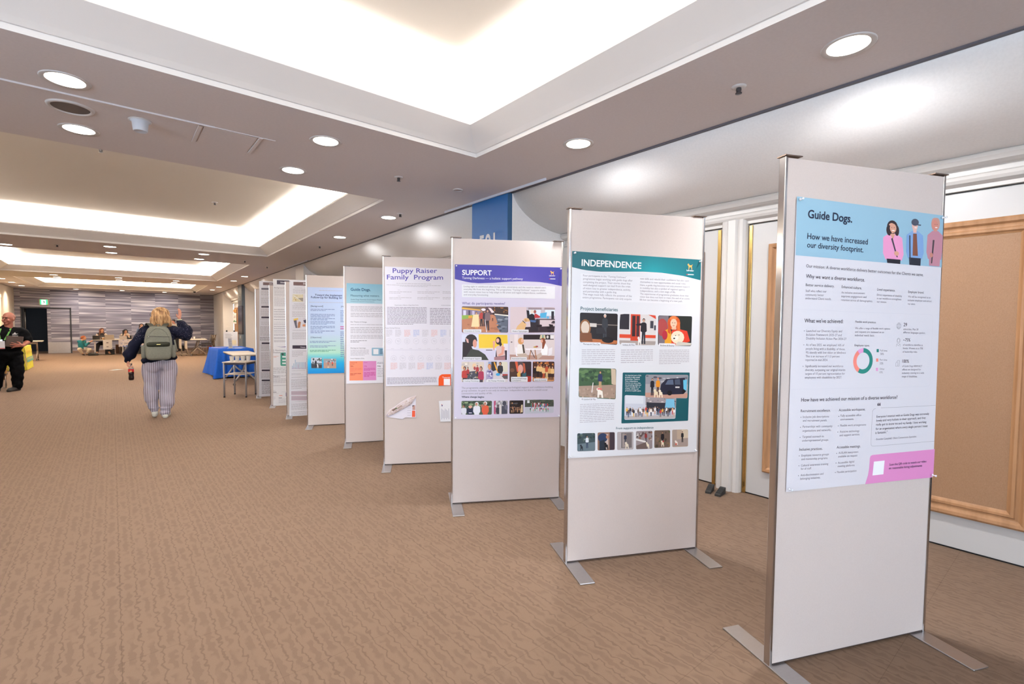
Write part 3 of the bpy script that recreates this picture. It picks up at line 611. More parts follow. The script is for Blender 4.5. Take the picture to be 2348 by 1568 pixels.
('F','hall',4610,8147,5739,8131,5734,7067,4609,7074),('F','team',5867,8176,8254,8139,8247,7063,5867,7050),('R','wb',40,928,11614,2368,11606,2369,11377,929,11387),('T',1011,11450,2290,11442,'Psychological Support','n',1),
('R','wb',40,4707,11593,5984,11585,5986,11353,4709,11362),('T',4789,11426,5900,11419,'Nutritional Support','n',1),('R','wb',40,933,9880,2215,9863,2216,9638,934,9657),('T',1016,9706,2146,9689,'Cooking Workshops','n',1),
('R','wb',40,2745,9869,4260,9848,4261,9612,2746,9634),('T',2908,9692,4176,9673,'Art Therapy Workshop','n',1),('R','wb',40,4728,10027,6070,10010,6074,9613,4731,9633),('T',4815,9845,5976,9829,'Beauty & Self-Image','n',1),
('T',4816,9692,5526,9682,'Consultation','n',1),('R','wb',40,6583,9872,7691,9857,7693,9627,6585,9643),('T',6680,9693,7596,9680,'Sport & Activity','n',1),
('T',812,9143,8160,9096,'The programme combines practical training, psychological support and confidence-building','g2',0),
('T',809,8928,7702,8873,'group activities. Its goal is not only to increase  independence but also to rebuild social','g2',0),('T',809,8709,3225,8685,'connections and quality of life.','g2',0),
('T',810,8444,2577,8407,'Where change begins','n',2),]),
'P4': ([(224, 19745), (9044, 19646), (8971, 8024), (284, 7969)], [
('T',982,19144,5306,19235,'Puppy Raiser','pu',1),('T',425,18496,5894,18588,'Family  Program','pu',1),('K','g3',1326,18191,4706,18063,1,42),('K','g3',382,18030,5708,17903,1,42),('K','g3',1673,17914,4350,17801,1,42),
('K','g3',1463,17513,1714,17428,1,42),('K','g3',628,17370,2792,17101,2,42),('K','g3',1461,16931,1712,16846,1,42),('K','g3',626,16790,2791,16521,2,42),('K','g3',4208,17564,4464,17478,1,42),('K','g3',3357,17419,5565,17148,2,42),
('K','g3',4207,16976,4463,16890,1,42),('K','g3',3356,16833,5565,16561,2,42),('K','g3',6718,17610,6979,17523,1,42),('K','g3',5852,17464,7881,17190,2,42),('K','g3',6719,17017,6980,16930,1,42),('K','g3',5853,16873,7883,16599,2,42),
('T',1179,15946,3468,15976,'Requirements to Become a Puppy Raiser Family','d',0),('K','g2',5709,16077,7885,15990,1,42),('K','g2',428,15838,4277,14048,13,42),('K','g2',4592,15774,8330,14073,11,42),('L','c',6,4406,15916,4405,14014),
('T',239,13677,1674,13684,'Puppy Raising Pathway','g2',0),('K','g3',335,13564,917,12880,6,42),('O',609,12424,271,0),('L','c',5,608,12138,605,11595),('K','g3',801,11723,1080,11652,1,42),('K','sr',740,10305,1381,9616,6,42),
('O',1049,10733,273,4),('L','c',5,1052,11536,1050,11020),('K','g3',1203,13567,1789,12882,6,42),('O',1479,12424,272,1),('L','c',5,1478,12137,1476,11592),('K','g3',1673,11721,1954,11649,1,42),('K','g3',1608,10299,2254,9608,6,42),
('O',1919,10728,274,5),('L','c',5,1921,11534,1920,11016),('K','sr',2075,13571,2666,12883,6,42),('O',2354,12424,273,2),('L','c',5,2353,12137,2352,11590),('K','g3',2550,11719,2833,11647,1,42),('K','g3',2482,10292,3133,9599,6,42),
('O',2794,10723,274,6),('L','c',5,2796,11531,2795,11012),('K','gb',2954,13575,3548,12885,6,42),('O',3235,12424,274,3),('L','c',5,3235,12136,3234,11588),('K','g3',3433,11717,3717,11645,1,42),('K','sr',3361,10286,4017,9590,6,42),
('O',3675,10718,275,7),('L','c',5,3676,11528,3675,11008),('K','g3',3838,13579,4436,12886,6,42),('O',4122,12424,275,4),('L','c',5,4121,12135,4121,11585),('K','g3',4321,11715,4608,11642,1,42),('K','gb',4246,10279,4906,9581,6,42),
('O',4562,10713,276,8),('L','c',5,4562,11526,4562,11003),('K','sr',4727,13583,5330,12888,6,42),('O',5014,12425,275,5),('L','c',5,5014,12134,5014,11582),('K','g3',5215,11713,5504,11640,1,42),('K','g3',5137,10272,5802,9572,6,42),
('O',5454,10707,277,9),('L','c',5,5453,11523,5454,10999),('K','gb',5622,13586,6230,12890,6,42),('O',5912,12425,276,6),('L','c',5,5912,12134,5913,11580),('K','g3',6115,11711,6405,11638,1,42),('K','sr',6033,10266,6702,9564,6,42),
('O',6351,10702,278,10),('L','c',5,6350,11520,6351,10994),('K','g3',6523,13590,7135,12891,6,42),('O',6815,12425,277,7),('L','c',5,6816,12133,6817,11577),('K','g3',7021,11709,7313,11635,1,42),('K','g3',6935,10259,7609,9555,6,42),
('O',7255,10697,278,11),('L','c',5,7253,11518,7254,10990),('K','g3',7429,13594,8046,12893,6,42),('O',7725,12425,278,8),('L','c',5,7726,12132,7727,11575),('K','g3',7932,11706,8226,11633,1,42),('K','g3',7842,10252,8522,9546,6,42),
('O',8164,10691,280,12),('L','c',5,8162,11515,8163,10986),('L','vd2',10,299,11567,4275,11541,8928,11513),('K','g2',399,8844,5282,8155,6,42),('P','or',5455,7931,5455,8634,5541,8925,5773,9083,6150,9094,8051,9072,8055,7979),
('P','w',5976,8627,6617,8618,6618,7971,5977,7981),('T',5831,8687,6587,8677,'Tutorial','w',1),]),
'P5': ([(350, 18817), (7861, 18732), (7839, 7088), (228, 7091)], [
('G','LLll',350,18817,7861,18732,7857,16465,300,16491),('T',793,17959,3033,17962,'Guide Dogs.','nb',2),('T',788,17288,4051,17305,'Measuring what matters.','nb',1),
('T',785,16869,4248,16883,'Guide Dogs Australia Social Impact Measu','nb',0),('T',783,16667,3486,16665,'Developed in partnership with For Purpose Evaluations.','nb',0),('K','g3',780,16180,7171,15525,4,42),
('K','g3',774,15407,7169,14869,3,42),('L','c',5,302,14662,7682,14658),('T',750,14262,2602,14258,'Our Theory of Change.','d',0),('K','g3',748,14094,7167,13925,1,42),('K','g3',746,13756,6144,12980,4,42),
('K','g3',739,12845,6142,12339,3,42),('K','g2',735,12203,2572,11899,2,42),('L','c',5,279,11614,7676,11524),('T',727,11205,2469,11193,'Sharing our learnings.','d',0),('K','g3',726,11087,2793,10341,5,42),
('R','lb',80,3128,11291,6478,11235,6475,10279,3123,10350),('P','w',3309,11136,3889,11132,3886,10513,3305,10519),('K','nb',4055,11165,6136,10512,4,42),('T',718,10002,2298,9983,'Impact Highlights (2024).','d',0),
('P','or2',603,9749,2116,9729,2101,7437,587,7456),('P','pk',2116,9729,3632,9708,3621,7435,2101,7437),('T',683,9528,1445,9517,'Living the life','rd',1),('T',681,9358,1184,9350,'you want.','rd',1),
('T',679,9052,1035,9046,'78%','rd',1),('K','rd2',678,8934,1993,8475,3,42),('K','rd',674,8339,1925,8033,2,42),('T',2229,9522,2607,9517,'Choice','mg',1),('T',2226,9027,2571,9021,'77%','mg',1),('K','mg',2225,8907,3527,8565,3,42),
('K','mg',2222,8411,3523,7828,4,42),('K','g2',3748,9603,5118,9345,2,42),('T',3745,9001,4145,8994,'79%','d',1),('K','g3',3745,8881,5112,7760,6,42),]),
'P6': ([(228, 19028), (10221, 18993), (10129, 7283), (155, 7236)], [
('G','1122',228,19028,10221,18993,10173,12668,195,12663),('G','2233',195,12663,10173,12668,10142,10103,167,10102),('G','3344',167,10102,10142,10103,10135,8560,151,8621),('G','4455',151,8621,10135,8560,10129,7283,155,7236),
('K','g3',1695,18695,4710,18538,1,42),('T',1170,17858,4704,17857,'Toward the Implement','nb2',2),('T',670,17534,4721,17519,'Follow-Up for Building Str','nb2',2),('K','g3',408,17059,9421,16922,1,42),
('T',620,16358,2192,16363,'[Background]','nb2',1),('T',575,12112,1927,12109,'[Objectives]','nb2',1),('K','nb3',581,16122,3723,15769,2,50),('K','nb3',574,15436,3715,14906,3,50),('K','nb3',568,14866,3711,14493,2,50),
('K','nb3',563,14434,3706,13923,3,50),('K','nb3',556,13805,3701,13254,3,50),('K','nb3',550,13175,3696,12742,2,50),('K','nb3',461,11757,3836,11402,2,50),('K','nb3',454,11126,3830,10791,2,50),('K','gr',448,10514,3825,10179,2,50),
('T',4540,16360,4959,16367,'[Me','nb2',1),('K','nb3',4423,15960,9407,14265,8,42),('K','mg',4406,13805,9402,13265,2,42),('K','nb3',4400,13065,9383,9457,14,42),('F','guide1',584,9445,1994,9427,1980,7953,605,7979),
('F','guide2',2198,9265,3836,9243,3825,7918,2186,7949),]),
'P7': ([(631, 20579), (8965, 20602), (8806, -300), (391, -80)], [
('R','br',60,1193,20318,8822,20339,8818,19773,1187,19795),('T',2550,19979,2987,19980,'Dis','w',2),('T',1345,19376,2398,19397,'About the Project','g',1),('K','g3',1116,19297,8248,18603,5,42),
('F','map',1086,18461,2533,18460,2507,17346,1008,17340),('T',1252,16991,2669,16992,'Programme Background','g',1),('K','g3',1022,16886,8227,16155,5,42),('K','g3',978,15942,8218,15039,6,42),
('F','dogs',1043,14806,2282,14961,2264,13386,1143,13311),('F','dogs2',2401,14963,3414,14974,3398,13497,2385,13565),('K','g2',1009,13097,8201,12990,1,42),('K','g3',940,12776,8190,11671,8,42),
('R','br2',50,949,10779,8536,10699,8532,10179,942,10264),('T',2050,10423,2748,10397,'Outcom','w',2),('K','g2',873,9970,7841,9846,1,42),('K','g3',871,9776,2428,9025,5,42),('P','bl',878,7689,943,7687,937,7174,872,7176),
('P','vb',874,7353,939,7351,937,7174,872,7176),('P','bl',1081,8038,1146,8036,1136,7168,1071,7170),('P','vb',1074,7436,1139,7434,1136,7168,1071,7170),('P','bl',1286,8583,1352,8581,1335,7162,1270,7164),
('P','vb',1273,7430,1338,7428,1335,7162,1270,7164),('P','bl',1481,8206,1547,8204,1534,7156,1469,7158),('P','vb',1471,7336,1536,7334,1534,7156,1469,7158),('P','bl',1681,8219,1747,8217,1734,7151,1669,7152),
('P','vb',1677,7846,1742,7844,1734,7151,1669,7152),('P','bl',1882,8214,1947,8213,1935,7145,1869,7147),('P','vb',1871,7325,1937,7323,1935,7145,1869,7147),('P','bl',2082,8209,2148,8208,2136,7139,2070,7141),
('P','vb',2073,7408,2139,7406,2136,7139,2070,7141),('P','bl',2283,8205,2349,8203,2337,7133,2271,7135),('P','vb',2273,7313,2339,7311,2337,7133,2271,7135),('P','bl',2485,8200,2551,8198,2539,7127,2473,7129),
('P','vb',2475,7308,2541,7306,2539,7127,2473,7129),('P','bl',2687,8195,2753,8194,2741,7121,2675,7123),('P','vb',2687,8195,2753,8194,2741,7121,2675,7123),('P','bl',2889,8190,2955,8189,2943,7115,2877,7117),
('P','vb',2879,7296,2945,7294,2943,7115,2877,7117),('K','g3',837,6991,2733,6875,1,42),('K','g2',766,6488,2069,6381,1,42),('K','g3',764,6311,2478,6204,1,42),('K','g2',760,5992,7807,5885,1,42),('K','g3',716,5665,7794,4334,9,42),
('K','g2',699,4246,2208,4130,1,42),('P','lm',694,3828,8665,3552,8660,2923,687,3260),('K','g3',734,3773,8222,3355,3,42),('P','lm',701,3090,8658,2692,8654,2072,693,2423),('K','g3',740,2972,8216,2528,3,42),
('K','g3',715,2244,8212,2137,1,42),('K','g3',671,1934,8202,910,7,42),('K','g3',657,750,8196,108,5,42),]),
'P8': ([(691, 21516), (8738, 21538), (8529, -400), (443, -138)], [
('P','br2',1274,21349,8349,21400,8343,20702,1265,20649),('T',1850,20894,2692,20893,'Enhanc','w',2),('T',858,19959,2350,19969,'Background','g',1),('K','g3',855,19800,7938,18607,8,42),('K','g3',837,18448,7921,16935,10,42),
('T',794,16297,2355,16323,'Introduction','g',1),('K','g2',770,16137,7910,15897,2,42),('K','g2',765,15738,7906,15498,2,42),('K','g2',759,15339,7901,15019,3,42),('K','g2',752,14820,7897,14580,2,42),
('K','g2',746,14340,7893,14221,1,42),('K','g2',742,14021,7889,13821,2,42),('K','g2',737,13661,7885,13421,2,42),('K','g2',732,13301,7881,13061,2,42),('K','g2',727,12901,7877,12661,2,42),('K','g2',722,12541,7875,12421,1,42),
('K','g2',718,12261,7870,11940,2,42),('K','g2',711,11740,7864,11380,3,42),('K','g2',704,11219,7859,10859,3,42),('P','vd2',1046,10158,1768,10070,2632,10140,6581,10136,6580,9993,2630,9980,1767,10010),
('T',542,9381,2622,9340,'2. Resolving Iss','g',1),('T',537,9014,1708,8995,'Database','g',1),('K','sr',576,8567,1381,8220,2,42),('R','gc',250,1664,9095,3951,9058,3924,6760,1635,6801),
('P','w',1947,8491,3759,8457,3756,8196,1944,8232),('P','w',1939,7892,3752,7853,3749,7591,1936,7633),('P','w',1933,7373,3746,7329,3743,7067,1929,7113),('P','k',1862,8942,2162,8937,2158,8637,1858,8643),
('P','n',2000,8391,2291,8385,2290,8275,1999,8281),('K','g2',505,6582,4651,5489,4,25),('T',484,5071,2706,4984,'Migration to a Ne','g',1),('T',481,4812,1536,4774,'(2020-)','g',1),('K','g3',479,4692,4632,3846,5,42),
('K','g3',464,3597,4626,3348,2,42),('K','g2',452,2669,856,2590,1,42),('P','g2',448,2410,971,2386,969,2286,447,2310),('P','g2',1293,1388,1810,1361,1809,1261,1291,1288),('P','sr',1389,1804,1888,1780,1887,1649,1387,1674),
('K','g3',445,2201,1301,2051,1,30),('K','g3',1760,2389,3685,2289,1,30),('K','c',438,1651,789,952,4,42),('K','c',1290,1207,3662,405,5,42),('R','vb',60,2415,2207,3499,2156,3492,1498,2406,1553),]),
'P9': ([(787, 22027), (9693, 22052), (9451, -645), (463, -415)], [
('P','br',1426,21806,9257,21848,9252,21338,1418,21269),('T',2497,21475,3109,21482,'Softw','w',1),('R','br2',30,1137,20722,8815,20941,8811,20607,1133,20400),('R','br2',30,1089,17321,8776,17416,8772,17082,1084,16999),
('R','br2',30,1060,15312,8753,15334,8749,14999,1055,14989),('K','g3',1066,20255,7939,19271,5,42),('K','g3',1050,19093,7919,17616,8,42),('K','g3',937,16808,7895,15508,7,42),('K','g3',828,14834,7885,14700,1,42),
('K','c',982,14387,7873,13713,3,42),('K','g3',808,13488,7849,11645,8,42),('K','g2',739,11466,7838,10701,4,42),('R','br2',30,1048,10379,10961,10293,10958,9967,1043,10067),('R','br2',30,974,5201,10906,4870,10903,4542,969,4887),
('R','br2',30,946,3275,10886,2854,10883,2525,942,2962),('K','g3',893,9969,8778,8744,7,42),('K','g3',872,8521,8757,6904,8,42),('K','g3',897,6791,8740,5338,9,42),('K','g3',817,4725,8718,3495,6,42),('K','g2',940,2816,8684,460,12,42),]),
}
# ------------------------------------------------------------------ posters: sheets with printed lettering, cards, charts and pictures
PAL = dict(k=(40,38,44), n=(28,34,60), d=(52,40,52), g=(126,118,128), g2=(130,123,136), g3=(184,179,186), w=(244,244,246), wb=(228,228,232), c=(206,204,212), c2=(214,216,220), lv=(196,188,222),
 lb=(150,188,208), teal=(40,134,124), sal=(240,138,124), pnk=(232,160,208), pk=(222,142,196), red=(214,60,66), te=(24,88,98), vd=(62,54,130), vd2=(120,110,160), pu=(74,62,160), sr=(222,160,150), gb=(150,168,214),
 nb=(22,70,110), nb2=(32,40,96), nb3=(112,130,178), rd=(190,50,40), rd2=(240,120,96), mg=(190,30,130), br=(84,58,58), br2=(44,32,52), bl=(120,170,204), vb=(110,104,160), lm=(206,186,200), gc=(70,150,130), gr=(60,140,110))
PAL['or'] = (240,90,34); PAL['or2'] = (250,150,110)
GR = {'T': (24,98,108), 't': (36,160,172), 'V': (66,62,150), 'v': (92,86,178), 'L': (142,196,216), 'l': (176,214,224), '1': (190,208,242), '2': (196,214,238), '3': (180,226,204), '4': (20,170,226), '5': (0,134,210)}
PAPER = {'P1': (218,215,221), 'P2': (222,223,227), 'P3': (212,206,224), 'P4': (222,219,228), 'P5': (238,236,242), 'P6': (196,214,238), 'P7': (238,238,244), 'P8': (240,240,242), 'P9': (236,236,244)}
def hx(s): return (int(s[0:2],16), int(s[2:4],16), int(s[4:6],16)) if len(s) == 6 else tuple(int(c*2,16) for c in s)
def ink():
    m = mat('poster_print', (255,255,255), .42, 0, .35); n, l, b = nodes(m)
    a = n.new('ShaderNodeVertexColor'); a.layer_name = 'ink'; l.new(a.outputs[0], b.inputs['Base Color']); return m
M_INK = ink()
def in_poly(b):
    return b
class Sheet:
    """maps board millimetres (tenths) to the board's local space, with the sheet's slight buckling"""
    def __init__(s, key, corners):
        s.key = key; s.c = [(u/1e4, v/1e4) for u, v in corners]
        s.u0 = min(c[0] for c in s.c); s.u1 = max(c[0] for c in s.c); s.v0 = min(c[1] for c in s.c); s.v1 = max(c[1] for c in s.c)
    def w(s, u, v):
        a = (u-s.u0)/max(s.u1-s.u0, 1e-6); b = (v-s.v0)/max(s.v1-s.v0, 1e-6)
        return -.0035
    def pt(s, u, v, lay=0): return (u, s.w(u, v) + .006 - .00011*lay - .001, v)
class Print:
    """one printed part: flat coloured faces sharing the ink material"""
    def __init__(s, sh): s.sh = sh; s.bm = bm_new(); s.l = s.bm.loops.layers.float_color.new('ink'); s.n = 0
    def face(s, pts, col, lay, cols=None):
        vs = [s.bm.verts.new(s.sh.pt(u, v, lay)) for u, v in pts]
        try: f = s.bm.faces.new(vs)
        except ValueError: return
        f.normal_update()
        if f.normal.y > 0: f.normal_flip()
        s.n += 1
        for lp in f.loops:
            c = col if cols is None else cols[vs.index(lp.vert)]
            lp[s.l] = (lin(c[0]), lin(c[1]), lin(c[2]), 1)
    def grid(s, quad, col, lay, nu=1, nv=1):
        (a, b, c, d) = quad
        def bi(x, y):
            return tuple((a[i]*(1-x)+b[i]*x)*(1-y)+(d[i]*(1-x)+c[i]*x)*y for i in (0, 1))
        for i in range(nu):
            for j in range(nv):
                s.face([bi(i/nu,j/nv), bi((i+1)/nu,j/nv), bi((i+1)/nu,(j+1)/nv), bi(i/nu,(j+1)/nv)], col, lay)
    def line(s, pts, wd, col, lay):
        for (a, b) in zip(pts, pts[1:]):
            dx, dy = b[0]-a[0], b[1]-a[1]; L = math.hypot(dx, dy) or 1; nx, ny = -dy/L*wd/2, dx/L*wd/2
            s.face([(a[0]+nx,a[1]+ny),(b[0]+nx,b[1]+ny),(b[0]-nx,b[1]-ny),(a[0]-nx,a[1]-ny)], col, lay)
    def disc(s, c, rx, ry, col, lay, seg=20):
        s.face([(c[0]+rx*math.cos(2*PI*i/seg), c[1]+ry*math.sin(2*PI*i/seg)) for i in range(seg)], col, lay)
    def arc(s, c, r, r2, t0, t1, col, lay):
        n_ = max(3, int((t1-t0)/.15))
        for i in range(n_):
            a, b = t0+(t1-t0)*i/n_, t0+(t1-t0)*(i+1)/n_
            s.face([(c[0]+r*math.sin(a),c[1]+r*math.cos(a)),(c[0]+r*math.sin(b),c[1]+r*math.cos(b)),(c[0]+r2*math.sin(b),c[1]+r2*math.cos(b)),(c[0]+r2*math.sin(a),c[1]+r2*math.cos(a))], col, lay)
    def text(s, a, b, t, col, bold, lay, squash=1.0):
        L = math.hypot(b[0]-a[0], b[1]-a[1]); cx, sx = (b[0]-a[0])/L, (b[1]-a[1])/L
        c = (lin(col[0]), lin(col[1]), lin(col[2]), 1)
        before = len(s.bm.faces)
        text_into(s.bm, t, lambda x, y: s.sh.pt(a[0]+cx*x-sx*y, a[1]+sx*x+cx*y, lay), {0: 0.0, 1: .007, 2: .02}[bold], 0, L, None, s.l, c, squash)
        s.n += 1
    def done(s, name, parent, label=None):
        if s.n == 0: s.bm.free(); return None
        o = obj(name, s.bm, M_INK, parent, recalc=False)
        if label: o['label'] = label
        return o
def rounded(q, r, n=4):
    """quad TL TR BR BL with rounded corners, radius r"""
    out = []
    for i in range(4):
        p, a, b = Vector(q[i]), Vector(q[i-1]), Vector(q[(i+1)%4])
        da, db = (a-p), (b-p); ra = min(r, da.length*.45, db.length*.45); da.normalize(); db.normalize()
        s0, s1 = p+da*ra, p+db*ra
        for k in range(n+1):
            t = k/n; out.append(tuple((s0*(1-t)**2 + p*2*t*(1-t) + s1*t*t)))
    return out
rnd = random.Random(5)
